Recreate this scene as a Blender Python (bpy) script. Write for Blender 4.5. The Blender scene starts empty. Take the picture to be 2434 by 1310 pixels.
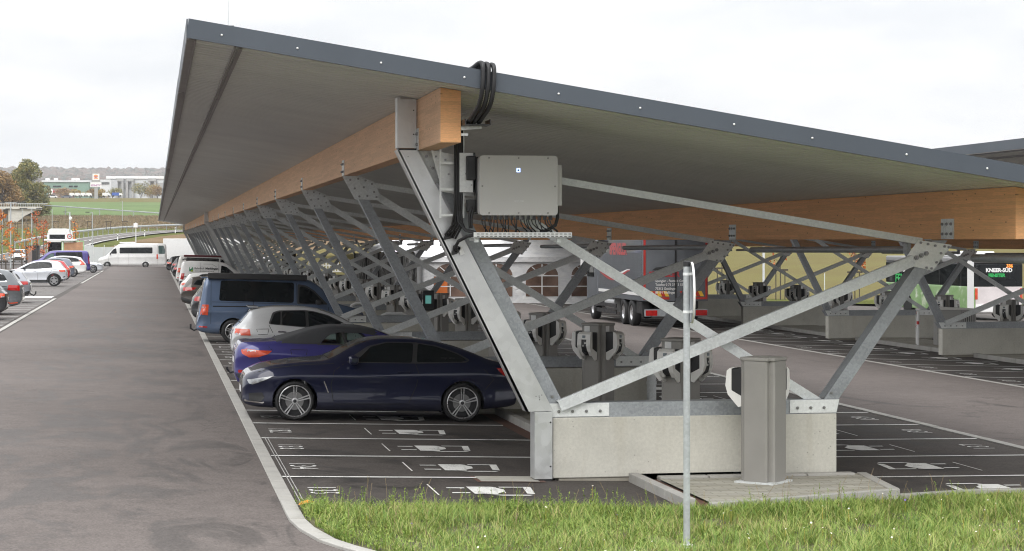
import bpy, bmesh, math, random
import numpy as np
from mathutils import Vector as V, Matrix as MX, geometry as GEO
from mathutils.bvhtree import BVHTree

SC = bpy.context.scene
COL = SC.collection
R = random.Random(7)
PI = math.pi

# ---------------------------------------------------------------- camera, sky, sun, exposure
CH = 2.967
YAW = 0.17630164
cam = bpy.data.objects.new('camera', bpy.data.cameras.new('camera'))
COL.objects.link(cam)
cam.location = (0, 0, CH)
cam.rotation_euler = (PI / 2, 0, -YAW)
cam.data.sensor_width = 36
cam.data.sensor_fit = 'HORIZONTAL'
cam.data.lens = 4760 / 2434 * 36
cam.data.shift_y = -83 / 2434
cam.data.clip_start = 0.1
cam.data.clip_end = 9000
SC.camera = cam

SUN_EL, SUN_AZ = math.radians(42), math.radians(205)     # azimuth from +Y towards +X: behind the camera, a little to the left
world = bpy.data.worlds.new('World')
SC.world = world
world.use_nodes = True
nt = world.node_tree
nt.nodes.clear()
def N(nt, t, **k):
    n = nt.nodes.new(t)
    for a, b in k.items():
        if a == 'inp':
            for i, v in b.items():
                n.inputs[i].default_value = v
        else:
            setattr(n, a, b)
    return n
def ramp(nt, fac, stops, interp='LINEAR'):
    n = nt.nodes.new('ShaderNodeValToRGB')
    n.color_ramp.interpolation = interp
    e = n.color_ramp.elements
    while len(e) < len(stops):
        e.new(0.5)
    for i, (p, c) in enumerate(stops):
        e[i].position = p
        e[i].color = c if len(c) == 4 else (*c, 1)
    nt.links.new(fac, n.inputs[0])
    return n
def math_(nt, op, a, b=None):
    n = nt.nodes.new('ShaderNodeMath')
    n.operation = op
    for i, v in enumerate((a, b)):
        if v is None:
            continue
        if isinstance(v, (int, float)):
            n.inputs[i].default_value = v
        else:
            nt.links.new(v, n.inputs[i])
    return n.outputs[0]
out = N(nt, 'ShaderNodeOutputWorld')
sky = N(nt, 'ShaderNodeTexSky', sky_type='NISHITA', sun_disc=False, sun_elevation=SUN_EL, sun_rotation=SUN_AZ)
bg1 = N(nt, 'ShaderNodeBackground')
bg1.inputs[1].default_value = 0.05
nt.links.new(sky.outputs[0], bg1.inputs[0])
geo = N(nt, 'ShaderNodeTexCoord')
sep = N(nt, 'ShaderNodeSeparateXYZ')
nt.links.new(geo.outputs['Generated'], sep.inputs[0])
# an overcast dome: pale at the horizon, brighter overhead, with soft cloud shapes
el = math_(nt, 'MAXIMUM', sep.outputs[2], 0.0)
mp = N(nt, 'ShaderNodeMapping')
mp.inputs['Scale'].default_value = (2.2, 2.2, 7.5)
nt.links.new(geo.outputs['Generated'], mp.inputs[0])
nz = N(nt, 'ShaderNodeTexNoise', inp={'Scale': 3.1, 'Detail': 7.0, 'Roughness': 0.55})
nt.links.new(mp.outputs[0], nz.inputs['Vector'])
cr = ramp(nt, nz.outputs[0], [(0.36, (0.82, 0.84, 0.865)), (0.53, (0.93, 0.935, 0.94)), (0.62, (1.0, 1.0, 1.0))])
zen = math_(nt, 'MULTIPLY_ADD', math_(nt, 'POWER', el, 1.5), 2.2)
zen.node.inputs[2].default_value = 0.83
mulc = N(nt, 'ShaderNodeVectorMath', operation='SCALE')
nt.links.new(cr.outputs[0], mulc.inputs[0])
nt.links.new(zen, mulc.inputs['Scale'])
bg2 = N(nt, 'ShaderNodeBackground')
bg2.inputs[1].default_value = 1.0
nt.links.new(mulc.outputs[0], bg2.inputs[0])
mixw = N(nt, 'ShaderNodeMixShader')
mixw.inputs[0].default_value = 0.95
nt.links.new(bg1.outputs[0], mixw.inputs[1])
nt.links.new(bg2.outputs[0], mixw.inputs[2])
nt.links.new(mixw.outputs[0], out.inputs[0])

sun = bpy.data.objects.new('sun', bpy.data.lights.new('sun', 'SUN'))
COL.objects.link(sun)
sun.data.energy = 1.1
sun.data.angle = math.radians(40)
sun.data.color = (1.0, 0.965, 0.92)
sd = V((math.sin(SUN_AZ) * math.cos(SUN_EL), math.cos(SUN_AZ) * math.cos(SUN_EL), math.sin(SUN_EL)))
sun.rotation_euler = sd.to_track_quat('Z', 'Y').to_euler()
sun.location = (0, -20, 40)

SC.view_settings.view_transform = 'Standard'
SC.view_settings.look = 'None'
SC.view_settings.exposure = 0.35
SC.view_settings.gamma = 1.0
SC.view_settings.use_curve_mapping = False
SC.render.film_transparent = False
SC.cycles.max_bounces = 8
SC.cycles.transparent_max_bounces = 12
SC.cycles.volume_bounces = 0
SC.cycles.use_denoising = True
SC.cycles.filter_width = 1.1
SC.cycles.caustics_reflective = False
SC.cycles.caustics_refractive = False

# ---------------------------------------------------------------- tags and mesh builder
def tag(o, label=None, cat=None, group=None, kind=None):
    if label: o['label'] = label
    if cat: o['category'] = cat
    if group: o['group'] = group
    if kind: o['kind'] = kind
    return o
def thing(name, label, cat, loc=(0, 0, 0), rz=0.0, group=None):
    o = bpy.data.objects.new(name, None)
    COL.objects.link(o)
    o.empty_display_size = 0.3
    o.location = loc
    o.rotation_euler = (0, 0, rz)
    return tag(o, label, cat, group)
def kids(o):
    return [c for c in bpy.data.objects if c.parent is o]
def dup(o, loc=None, rz=None, parent=None, label=None, group=None, tree=None):
    """a copy of a thing and of every part and sub-part below it; the copies share the meshes"""
    if tree is None:
        tree = {}
        for c in bpy.data.objects:
            if c.parent is not None:
                tree.setdefault(c.parent, []).append(c)
    c = o.copy()
    COL.objects.link(c)
    if loc is not None: c.location = loc
    if rz is not None: c.rotation_euler = (0, 0, rz)
    if parent is not None: c.parent = parent
    if label: c['label'] = label
    if group: c['group'] = group
    for ch in tree.get(o, []):
        dup(ch, parent=c, tree=tree)
    return c

class MB:
    def __init__(s):
        s.v, s.f, s.m, s.sm = [], [], [], []
    def add(s, vs, fs, mi=0, smooth=False):
        n = len(s.v)
        s.v += [tuple(p) for p in vs]
        for f in fs:
            s.f.append([i + n for i in f])
            s.m.append(mi)
            s.sm.append(smooth)
        return s
    def box(s, lo, hi, mi=0, mx=None):
        x0, y0, z0 = lo; x1, y1, z1 = hi
        vs = [V(p) for p in ((x0,y0,z0),(x1,y0,z0),(x1,y1,z0),(x0,y1,z0),(x0,y0,z1),(x1,y0,z1),(x1,y1,z1),(x0,y1,z1))]
        if mx: vs = [mx @ p for p in vs]
        return s.add(vs, [(0,3,2,1),(4,5,6,7),(0,1,5,4),(1,2,6,5),(2,3,7,6),(3,0,4,7)], mi)
    def bar(s, p, q, w, h, up=(0, 0, 1), mi=0):
        p, q = V(p), V(q)
        d = (q - p).normalized()
        a = d.cross(V(up))
        if a.length < 1e-6: a = d.cross(V((1, 0, 0)))
        a.normalize()
        b = a.cross(d).normalized()
        vs = []
        for c in (p, q):
            for i, j in ((-1,-1),(1,-1),(1,1),(-1,1)):
                vs.append(c + a * (i * w / 2) + b * (j * h / 2))
        return s.add(vs, [(3,2,1,0),(4,5,6,7),(0,1,5,4),(1,2,6,5),(2,3,7,6),(3,0,4,7)], mi)
    def tube(s, pts, r, n=8, mi=0, caps=True, smooth=True):
        pts = [V(p) for p in pts]
        rs = r if isinstance(r, (list, tuple)) else [r] * len(pts)
        rings = []
        ref = None
        for i, p in enumerate(pts):
            t = (pts[min(i + 1, len(pts) - 1)] - pts[max(i - 1, 0)]).normalized()
            if ref is None:
                ref = t.cross(V((0, 0, 1)))
                if ref.length < 1e-3: ref = t.cross(V((1, 0, 0)))
            ref = (ref - t * ref.dot(t)).normalized()
            b = t.cross(ref)
            rings.append([p + (ref * math.cos(2*PI*k/n) + b * math.sin(2*PI*k/n)) * rs[i] for k in range(n)])
        vs = [q for g in rings for q in g]
        fs = [(i*n+k, i*n+(k+1)%n, (i+1)*n+(k+1)%n, (i+1)*n+k) for i in range(len(pts)-1) for k in range(n)]
        s.add(vs, fs, mi, smooth)
        if caps:
            s.add(rings[0], [tuple(range(n))[::-1]], mi)
            s.add(rings[-1], [tuple(range(n))], mi)
        return s
    def lathe(s, prof, n=24, mx=None, mi=0, smooth=True):
        """profile of (radius, height) turned about the z axis"""
        vs = []
        for r, z in prof:
            for k in range(n):
                p = V((r * math.cos(2*PI*k/n), r * math.sin(2*PI*k/n), z))
                vs.append(mx @ p if mx else p)
        fs = [(i*n+k, i*n+(k+1)%n, (i+1)*n+(k+1)%n, (i+1)*n+k) for i in range(len(prof)-1) for k in range(n)]
        return s.add(vs, fs, mi, smooth)
    def prism(s, poly, lo, hi, mx=None, mi=0, mi_side=None):
        """2-D polygon in (x, z), extruded along y from lo to hi"""
        n = len(poly)
        ar = sum(poly[i][0]*poly[(i+1)%n][1] - poly[(i+1)%n][0]*poly[i][1] for i in range(n))
        if ar < 0: poly = poly[::-1]
        vs = [V((x, lo, z)) for x, z in poly] + [V((x, hi, z)) for x, z in poly]
        if mx: vs = [mx @ p for p in vs]
        tris = GEO.tessellate_polygon([[V((x, z, 0)) for x, z in poly]])
        fa = []
        for t in tris:
            a, b, c = (V((*poly[i], 0)) for i in t)
            t = tuple(t) if (b - a).cross(c - a).z > 0 else tuple(t)[::-1]
            fa.append(t)
        s.add(vs, fa + [tuple(i + n for i in t)[::-1] for t in fa], mi)
        s.add(vs, [(i, i + n, (i+1) % n + n, (i+1) % n) for i in range(n)], mi if mi_side is None else mi_side)
        return s
    def sheet(s, poly, z=0.0, mi=0):
        """flat polygon in (x, y); z is a number or a function of (x, y)"""
        tris = GEO.tessellate_polygon([[V((x, y, 0)) for x, y in poly]])
        zz = z if callable(z) else (lambda x, y: z)
        fa = []
        for t in tris:
            a, b, c = (V((*poly[i], 0)) for i in t)
            fa.append(tuple(t) if (b - a).cross(c - a).z > 0 else tuple(t)[::-1])
        return s.add([(x, y, zz(x, y)) for x, y in poly], fa, mi)
    def join(s, o, mx=None):
        n = len(s.v)
        s.v += [tuple(mx @ V(p)) for p in o.v] if mx else o.v
        s.f += [[i + n for i in f] for f in o.f]
        s.m += o.m; s.sm += o.sm
        return s
    def build(s, name, mats, parent=None, loc=None, bevel=0.0, angle=40, label=None):
        me = bpy.data.meshes.new(name)
        me.from_pydata(s.v, [], s.f)
        if not isinstance(mats, (list, tuple)): mats = [mats]
        for m in mats: me.materials.append(m)
        me.polygons.foreach_set('material_index', s.m)
        me.polygons.foreach_set('use_smooth', s.sm)
        me.update()
        if any(s.sm): me.set_sharp_from_angle(angle=math.radians(angle))
        o = bpy.data.objects.new(name, me)
        COL.objects.link(o)
        if parent is not None: o.parent = parent
        if loc is not None: o.location = loc
        if bevel:
            b = o.modifiers.new('bevel', 'BEVEL')
            b.width = bevel; b.segments = 2; b.limit_method = 'ANGLE'; b.angle_limit = math.radians(35)
        if label: o['label'] = label
        return o
def rotz(a): return MX.Rotation(a, 4, 'Z')
def tr(x, y, z): return MX.Translation((x, y, z))
def text_mb(txt, size, mx, off=0.0, mi=0, align='CENTER', sx=1.0, shear=0.0, space=1.0):
    """lettering as flat faces in the x-y plane of mx"""
    cu = bpy.data.curves.new('t', 'FONT')
    cu.body = txt; cu.size = size; cu.offset = off; cu.align_x = align; cu.align_y = 'CENTER'; cu.shear = shear; cu.space_character = space
    cu.resolution_u = 3
    o = bpy.data.objects.new('t', cu)
    COL.objects.link(o)
    dg = bpy.context.evaluated_depsgraph_get()
    me = o.evaluated_get(dg).to_mesh()
    m = MB()
    m.add([mx @ V((p.co.x * sx, p.co.y, p.co.z)) for p in me.vertices], [list(p.vertices) for p in me.polygons], mi)
    o.evaluated_get(dg).to_mesh_clear()
    bpy.data.objects.remove(o)
    bpy.data.curves.remove(cu)
    return m

# ---------------------------------------------------------------- materials
def new_mat(name):
    m = bpy.data.materials.new(name)
    m.use_nodes = True
    t = m.node_tree
    return m, t, t.nodes['Principled BSDF']
def coords(t, scale=(1, 1, 1), rot=(0, 0, 0), kind='Object'):
    c = N(t, 'ShaderNodeTexCoord')
    mp = N(t, 'ShaderNodeMapping')
    mp.inputs['Scale'].default_value = scale
    mp.inputs['Rotation'].default_value = rot
    t.links.new(c.outputs[kind], mp.inputs[0])
    return mp.outputs[0]
def world_pos(t, scale=(1, 1, 1)):
    g = N(t, 'ShaderNodeNewGeometry')
    mp = N(t, 'ShaderNodeMapping')
    mp.inputs['Scale'].default_value = scale
    t.links.new(g.outputs['Position'], mp.inputs[0])
    return mp.outputs[0]
def noise(t, vec, scale, detail=4, rough=0.55, dist=0.0):
    n = N(t, 'ShaderNodeTexNoise', inp={'Scale': scale, 'Detail': detail, 'Roughness': rough, 'Distortion': dist})
    t.links.new(vec, n.inputs['Vector'])
    return n.outputs[0]
def voro(t, vec, scale, feat='F1', rnd=1.0):
    n = N(t, 'ShaderNodeTexVoronoi', feature=feat, inp={'Scale': scale, 'Randomness': rnd})
    t.links.new(vec, n.inputs['Vector'])
    return n
def mixc(t, fac, a, b, blend='MIX'):
    n = N(t, 'ShaderNodeMix', data_type='RGBA', blend_type=blend)
    for i, v in ((0, fac), (6, a), (7, b)):
        if isinstance(v, (int, float)): n.inputs[i].default_value = v
        elif isinstance(v, tuple): n.inputs[i].default_value = (*v[:3], 1)
        else: t.links.new(v, n.inputs[i])
    return n.outputs[2]
def bump(t, b, h, dist=0.01, strength=0.5):
    n = N(t, 'ShaderNodeBump', inp={'Strength': strength, 'Distance': dist})
    t.links.new(h, n.inputs['Height'])
    t.links.new(n.outputs[0], b.inputs['Normal'])
def sc(c, k): return tuple(min(1, x * k) for x in c)
def pm(name, col, rough=0.5, metal=0.0, var=0.15, scale=3.0, fine=0.0, fscale=80.0, bmp=0.0, coat=0.0, rvar=0.1, spec=0.5, wp=False):
    """plain surface: base colour broken up by two noises, uneven gloss, slight relief"""
    m, t, b = new_mat(name)
    vec = world_pos(t) if wp else coords(t)
    n1 = noise(t, vec, scale, 5, 0.6)
    c = ramp(t, n1, [(0.3, sc(col, 1 - var)), (0.7, sc(col, 1 + var))]).outputs[0]
    if fine:
        n2 = noise(t, vec, fscale, 3, 0.6)
        c = mixc(t, 1.0, c, ramp(t, n2, [(0.3, (1 - fine,) * 3), (0.7, (1,) * 3)]).outputs[0], 'MULTIPLY')
        if bmp: bump(t, b, n2, bmp, 0.6)
    t.links.new(c, b.inputs['Base Color'])
    rr = ramp(t, n1, [(0.3, (max(0, rough - rvar),) * 3), (0.7, (min(1, rough + rvar),) * 3)])
    t.links.new(rr.outputs[0], b.inputs['Roughness'])
    b.inputs['Metallic'].default_value = metal
    b.inputs['Coat Weight'].default_value = coat
    b.inputs['Coat Roughness'].default_value = 0.04
    b.inputs['Specular IOR Level'].default_value = spec
    return m
def asphalt(name, dry, wet, lo, hi, pscale=0.45, spk=0.3, band=None):
    """asphalt with stone grain, uneven patches, fine cracks and darker damp stains (thickest along the given wheel track)"""
    m, t, b = new_mat(name)
    p = world_pos(t)
    a = noise(t, world_pos(t, (1, 0.45, 1)), pscale, 9, 0.66, 1.2)
    if band:
        sp = N(t, 'ShaderNodeSeparateXYZ'); t.links.new(p, sp.inputs[0])
        dx = math_(t, 'DIVIDE', math_(t, 'SUBTRACT', sp.outputs[0], band[0]), band[1])
        gk = math_(t, 'SUBTRACT', band[2], math_(t, 'MULTIPLY', math_(t, 'MULTIPLY', dx, dx), band[2]))
        a = math_(t, 'ADD', a, math_(t, 'MAXIMUM', gk, -0.14))
    k = ramp(t, a, [(lo, (0, 0, 0)), (hi, (1, 1, 1))])
    c = mixc(t, k.outputs[0], dry, wet)
    broad = noise(t, p, 0.16, 4, 0.55)
    c = mixc(t, 1.0, c, ramp(t, broad, [(0.3, (0.88,) * 3), (0.7, (1.1,) * 3)]).outputs[0], 'MULTIPLY')
    mid = noise(t, p, 3.2, 5, 0.7)
    c = mixc(t, 1.0, c, ramp(t, mid, [(0.28, (0.86,) * 3), (0.72, (1.1,) * 3)]).outputs[0], 'MULTIPLY')
    gr = noise(t, p, 34, 3, 0.75)
    c = mixc(t, 1.0, c, ramp(t, gr, [(0.32, (1 - spk,) * 3), (0.68, (1 + spk,) * 3)]).outputs[0], 'MULTIPLY')
    cr = N(t, 'ShaderNodeTexVoronoi', feature='DISTANCE_TO_EDGE', inp={'Scale': 0.22})
    wv = N(t, 'ShaderNodeVectorMath', operation='ADD')
    nz_ = N(t, 'ShaderNodeTexNoise', inp={'Scale': 1.5, 'Detail': 4.0}); t.links.new(p, nz_.inputs['Vector'])
    t.links.new(p, wv.inputs[0]); t.links.new(nz_.outputs[1], wv.inputs[1]); t.links.new(wv.outputs[0], cr.inputs['Vector'])
    ck = ramp(t, cr.outputs['Distance'], [(0.0, (1, 1, 1)), (0.006, (0, 0, 0))])
    pk = ramp(t, noise(t, p, .12, 2), [(.5, (0, 0, 0)), (.58, (.5, .5, .5))])
    c = mixc(t, math_(t, 'MULTIPLY', ck.outputs[0], pk.outputs[0]), c, sc(dry, .35))
    t.links.new(c, b.inputs['Base Color'])
    t.links.new(ramp(t, k.outputs[0], [(0, (0.8,) * 3), (1, (0.6,) * 3)]).outputs[0], b.inputs['Roughness'])
    b.inputs['Specular IOR Level'].default_value = 0.14
    bump(t, b, gr, 0.005, 0.6)
    return m
def concrete(name, col, pits=True, stain=0.25, sc_=1.0):
    m, t, b = new_mat(name)
    vec = world_pos(t)
    n1 = noise(t, vec, 1.3 * sc_, 6, 0.62)
    n2 = noise(t, vec, 26 * sc_, 4, 0.65)
    c = ramp(t, n1, [(0.25, sc(col, 0.82)), (0.5, col), (0.75, sc(col, 1.1))]).outputs[0]
    c = mixc(t, 1.0, c, ramp(t, n2, [(0.3, (0.9,) * 3), (0.65, (1.04,) * 3)]).outputs[0], 'MULTIPLY')
    vs = world_pos(t, (1.6, 1.6, 0.22))
    st = ramp(t, noise(t, vs, 2.4, 4, 0.6), [(0.56, (0, 0, 0)), (0.74, (1, 1, 1))])
    c = mixc(t, math_(t, 'MULTIPLY', st.outputs[0], stain), c, sc((col[0], col[1] * 0.9, col[2] * 0.72), 0.62))
    if pits:
        v = voro(t, vec, 13)
        k = ramp(t, v.outputs['Distance'], [(0.07, (1, 1, 1)), (0.15, (0, 0, 0))])
        pick = ramp(t, noise(t, vec, 6, 2), [(0.47, (0, 0, 0)), (0.53, (1, 1, 1))])
        c = mixc(t, math_(t, 'MULTIPLY', k.outputs[0], math_(t, 'MULTIPLY', pick.outputs[0], 0.7)), c, sc(col, 0.42))
    t.links.new(c, b.inputs['Base Color'])
    b.inputs['Roughness'].default_value = 0.85
    bump(t, b, n2, 0.004, 0.4)
    return m
def galv(name, col, rough=0.42, var=0.2, metal=0.55, wsc=1.0):
    m, t, b = new_mat(name)
    vec = world_pos(t)
    v = voro(t, vec, 38 * wsc)
    n1 = noise(t, vec, 2.2, 5, 0.65)
    sp = N(t, 'ShaderNodeSeparateColor')
    t.links.new(v.outputs['Color'], sp.inputs[0])
    k = math_(t, 'ADD', math_(t, 'MULTIPLY', sp.outputs[0], 0.25), math_(t, 'MULTIPLY', n1, 0.75))
    c = ramp(t, k, [(0.28, sc(col, 1 - var)), (0.5, col), (0.72, sc(col, 1 + var))]).outputs[0]
    t.links.new(c, b.inputs['Base Color'])
    t.links.new(ramp(t, k, [(0.2, (rough - 0.1,) * 3), (0.8, (rough + 0.15,) * 3)]).outputs[0], b.inputs['Roughness'])
    b.inputs['Metallic'].default_value = metal
    return m
def glulam(name, col, dark):
    m, t, b = new_mat(name)
    c = N(t, 'ShaderNodeNewGeometry')
    sp = N(t, 'ShaderNodeSeparateXYZ'); t.links.new(c.outputs['Position'], sp.inputs[0])
    cb = N(t, 'ShaderNodeCombineXYZ')
    t.links.new(sp.outputs[1], cb.inputs[0]); t.links.new(sp.outputs[2], cb.inputs[1])
    br = N(t, 'ShaderNodeTexBrick', offset=0.37, offset_frequency=2, squash=0.7, squash_frequency=3,
           inp={'Scale': 1.0, 'Mortar Size': 0.0008, 'Brick Width': 1.1, 'Row Height': 0.042, 'Bias': 0.0})
    br.inputs['Color1'].default_value = (*sc(col, 1.06), 1)
    br.inputs['Color2'].default_value = (*sc(col, 0.91), 1)
    br.inputs['Mortar'].default_value = (*sc(col, .74), 1)
    t.links.new(cb.outputs[0], br.inputs['Vector'])
    g = noise(t, world_pos(t, (3, 1.2, 26)), 6, 5, 0.65)
    cc = mixc(t, 1.0, br.outputs[0], ramp(t, g, [(0.3, (0.82,) * 3), (0.6, (1.05,) * 3)]).outputs[0], 'MULTIPLY')
    v = voro(t, world_pos(t, (1, 1.7, 4.2)), 2.3)
    k = ramp(t, v.outputs['Distance'], [(0.055, (1, 1, 1)), (0.12, (0, 0, 0))])
    cc = mixc(t, math_(t, 'MULTIPLY', k.outputs[0], 0.75), cc, dark)
    t.links.new(cc, b.inputs['Base Color'])
    b.inputs['Roughness'].default_value = 0.7
    return m
def clear_glass(name, tint=(0.55, 0.65, 0.62), refl=0.5):
    m = bpy.data.materials.new(name)
    m.use_nodes = True
    t = m.node_tree
    t.nodes.clear()
    o = N(t, 'ShaderNodeOutputMaterial')
    tp = N(t, 'ShaderNodeBsdfTransparent'); tp.inputs[0].default_value = (*tint, 1)
    gl = N(t, 'ShaderNodeBsdfGlossy'); gl.inputs[0].default_value = (1, 1, 1, 1); gl.inputs['Roughness'].default_value = 0.03
    fr = N(t, 'ShaderNodeFresnel'); fr.inputs[0].default_value = 1.5
    mx = N(t, 'ShaderNodeMixShader')
    t.links.new(math_(t, 'MULTIPLY', fr.outputs[0], refl * 2), mx.inputs[0])
    t.links.new(tp.outputs[0], mx.inputs[1]); t.links.new(gl.outputs[0], mx.inputs[2])
    t.links.new(mx.outputs[0], o.inputs[0])
    return m
def paint(name, col, metal=0.35, rough=0.32, coat=1.0):
    m, t, b = new_mat(name)
    vec = coords(t)
    n = noise(t, vec, 1.6, 4, 0.6)
    fl = noise(t, vec, 900, 1, 0.5)
    c = ramp(t, n, [(0.3, sc(col, 0.93)), (0.7, sc(col, 1.07))]).outputs[0]
    c = mixc(t, 1.0, c, ramp(t, fl, [(0.3, (0.9,) * 3), (0.7, (1.1,) * 3)]).outputs[0], 'MULTIPLY')
    # thin road film on the lowest part of the body
    sp = N(t, 'ShaderNodeSeparateXYZ'); t.links.new(N(t, 'ShaderNodeTexCoord').outputs['Object'], sp.inputs[0])
    d = ramp(t, math_(t, 'ADD', sp.outputs[2], math_(t, 'MULTIPLY', n, 0.25)), [(0.28, (0.45,) * 3), (0.62, (0.0,) * 3)])
    c = mixc(t, d.outputs[0], c, mixc(t, 0.5, col, (0.13, 0.12, 0.11)))
    t.links.new(c, b.inputs['Base Color'])
    t.links.new(ramp(t, d.outputs[0], [(0, (rough,) * 3), (0.5, (rough + 0.25,) * 3)]).outputs[0], b.inputs['Roughness'])
    b.inputs['Metallic'].default_value = metal
    b.inputs['Specular IOR Level'].default_value = 0.2
    t.links.new(ramp(t, d.outputs[0], [(0, (coat,) * 3), (0.45, (coat * 0.3,) * 3)]).outputs[0], b.inputs['Coat Weight'])
    b.inputs['Coat Roughness'].default_value = 0.03
    return m
def glow(name, col, strength):
    m, t, b = new_mat(name)
    b.inputs['Base Color'].default_value = (*sc(col, 0.3), 1)
    b.inputs['Emission Color'].default_value = (*col, 1)
    b.inputs['Emission Strength'].default_value = strength
    return m
Mt = {}
Mt['lane'] = asphalt('lane_asphalt', (0.134, 0.1165, 0.1085), (0.090, 0.080, 0.075), 0.53, 0.62, 0.9, 0.3, (-0.6, 2.2, 0.05))
Mt['lane_far'] = asphalt('second_lane_asphalt', (0.150, 0.131, 0.122), (0.075, 0.067, 0.064), 0.60, 0.68, 0.4, 0.25)
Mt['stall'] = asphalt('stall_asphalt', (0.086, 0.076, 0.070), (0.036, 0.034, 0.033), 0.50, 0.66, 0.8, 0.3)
Mt['far_asphalt'] = asphalt('road_asphalt', (0.13, 0.118, 0.112), (0.08, 0.075, 0.07), 0.55, 0.7)
def road_paint(name, col, wear):
    m, t, b = new_mat(name)
    p = world_pos(t)
    a = noise(t, p, 2.2, 5, .65); f = noise(t, p, 48, 3, .7)
    k = ramp(t, math_(t, 'ADD', math_(t, 'MULTIPLY', a, .55), math_(t, 'MULTIPLY', f, .45)), [(wear - .05, (1, 1, 1)), (wear + .09, (0, 0, 0))])
    t.links.new(mixc(t, k.outputs[0], col, (.11, .10, .095)), b.inputs['Base Color']); b.inputs['Roughness'].default_value = .7
    return m
Mt['line'] = road_paint('road_paint', (0.78, 0.78, 0.75), .385)
Mt['wornline'] = pm('worn_road_paint', (0.46, 0.455, 0.44), 0.7, 0, 0.12, 4, 0.35, 30, wp=True)
Mt['kerb'] = concrete('kerb_stone', (0.37, 0.36, 0.335), True, 0.3, 2.0)
Mt['conc'] = concrete('cast_concrete', (0.565, 0.55, 0.49))
Mt['conc_foot'] = concrete('footing_concrete', (0.30, 0.28, 0.235), True, 0.5)
Mt['pave'] = concrete('paving_concrete', (0.40, 0.385, 0.34), False, 0.4, 2.0)
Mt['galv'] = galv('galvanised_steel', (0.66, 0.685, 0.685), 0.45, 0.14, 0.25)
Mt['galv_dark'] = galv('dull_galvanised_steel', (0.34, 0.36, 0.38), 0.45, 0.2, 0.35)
Mt['galv_pale'] = galv('bright_galvanised_steel', (0.80, 0.82, 0.81), 0.4, 0.1, 0.2)
Mt['galv_mid'] = galv('weathered_galvanised_pole', (0.42, 0.445, 0.45), 0.5, 0.15, 0.25)
Mt['alu'] = galv('brushed_aluminium', (0.62, 0.63, 0.63), 0.36, 0.07, 0.7, 0.3)
Mt['bolt'] = pm('bolt_steel', (0.30, 0.30, 0.30), 0.35, 0.8)
Mt['whitebolt'] = pm('white_cap', (0.8, 0.8, 0.78), 0.4)
Mt['deck'] = pm('trapezoidal_sheet', (0.67, 0.68, 0.65), 0.5, 0.1, 0.09, 0.6, 0.06, 40, wp=True)
Mt['eave'] = pm('weathered_eave_sheet', (0.26, 0.24, 0.225), 0.5, 0.3, 0.1, 2, 0.1, 30, wp=True)
Mt['fascia'] = pm('anthracite_fascia', (0.072, 0.086, 0.104), 0.42, 0.1, 0.07, 0.8, 0.05, 60, wp=True)
Mt['wood'] = glulam('larch_glulam', (0.70, 0.44, 0.265), (0.20, 0.10, 0.05))
Mt['wood_orange'] = glulam('stained_glulam', (0.84, 0.445, 0.205), (0.16, 0.055, 0.02))
Mt['black'] = pm('black_plastic', (0.018, 0.018, 0.019), 0.4, 0, 0.1, 8)
Mt['rubber'] = pm('rubber', (0.022, 0.022, 0.023), 0.75, 0, 0.15, 6, 0.2, 60)
Mt['cable'] = pm('cable_sheath', (0.015, 0.015, 0.016), 0.45)
Mt['chgrey'] = pm('charger_grey_powder_coat', (0.28, 0.27, 0.25), 0.5, 0.05, 0.06, 3, 0.08, 300)
Mt['chlight'] = pm('charger_shell_plastic', (0.78, 0.77, 0.74), 0.42, 0, 0.04, 5)
Mt['invgrey'] = pm('inverter_powder_coat', (0.62, 0.615, 0.60), 0.45, 0.05, 0.03, 2, 0.05, 300)
Mt['white'] = pm('white_plastic', (0.78, 0.78, 0.77), 0.45, 0, 0.03, 3)
Mt['red'] = pm('red_plastic', (0.55, 0.02, 0.015), 0.35, 0, 0.1, 3)
Mt['screen'] = glow('lit_screen', (0.25, 0.75, 0.68), 0.22)
Mt['screen_grey'] = pm('dull_display', (0.22, 0.26, 0.28), 0.2)
Mt['brown'] = pm('rusty_brown_strip', (0.13, 0.065, 0.045), 0.8, 0, 0.3, 5, 0.3, 40, wp=True)
# ---------------------------------------------------------------- ground of the car park
BR = [-90, -4.72, 1.55, 9.0, 19.0, 90]
def g(x):
    """height of the car park surface: a cross fall down to the right"""
    if x < -4.72: return 0.163 + 0.004 * (-4.72 - x)
    if x < 9: return -0.026 * (x - 1.55)
    if x < 19: return -0.1937 - 0.010 * (x - 9)
    return -0.2937 - 0.03 * (x - 19)
def strip(m, x0, x1, y0, y1, dz=0.0, mi=0, ny=1):
    """a sheet following the cross fall"""
    xs = sorted({x0, x1} | {b for b in BR if x0 < b < x1})
    for a, b in zip(xs, xs[1:]):
        ys = [y0 + (y1 - y0) * i / ny for i in range(ny + 1)]
        for c, d in zip(ys, ys[1:]):
            m.add([(a, c, g(a) + dz), (b, c, g(b) + dz), (b, d, g(b) + dz), (a, d, g(a) + dz)], [(0, 1, 2, 3)], mi)
    return m
def poly_ground(m, pts, dz, mi=0):
    return m.sheet(pts, lambda x, y: g(x) + dz, mi)
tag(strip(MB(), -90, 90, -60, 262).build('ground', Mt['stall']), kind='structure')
m = strip(MB(), -4.62, 1.40, -60, 250, 0.004)
poly_ground(m, [(1.40, -60), (9, -60), (9, 16.2), (4.3, 16.5), (3.3, 17.2), (2.6, 17.95), (2.15, 18.6), (1.84, 19.25), (1.66, 19.75), (1.53, 20.5), (1.475, 21.2), (1.40, 21.9)], 0.004)
tag(m.build('road', Mt['lane']), kind='structure')
m = MB(); strip(m, 13.25, 18.92, 23.9, 250, 0.004); strip(m, 30.9, 37.2, 25.2, 250, 0.004)
tag(m.build('road', Mt['lane_far']), kind='structure')
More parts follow.
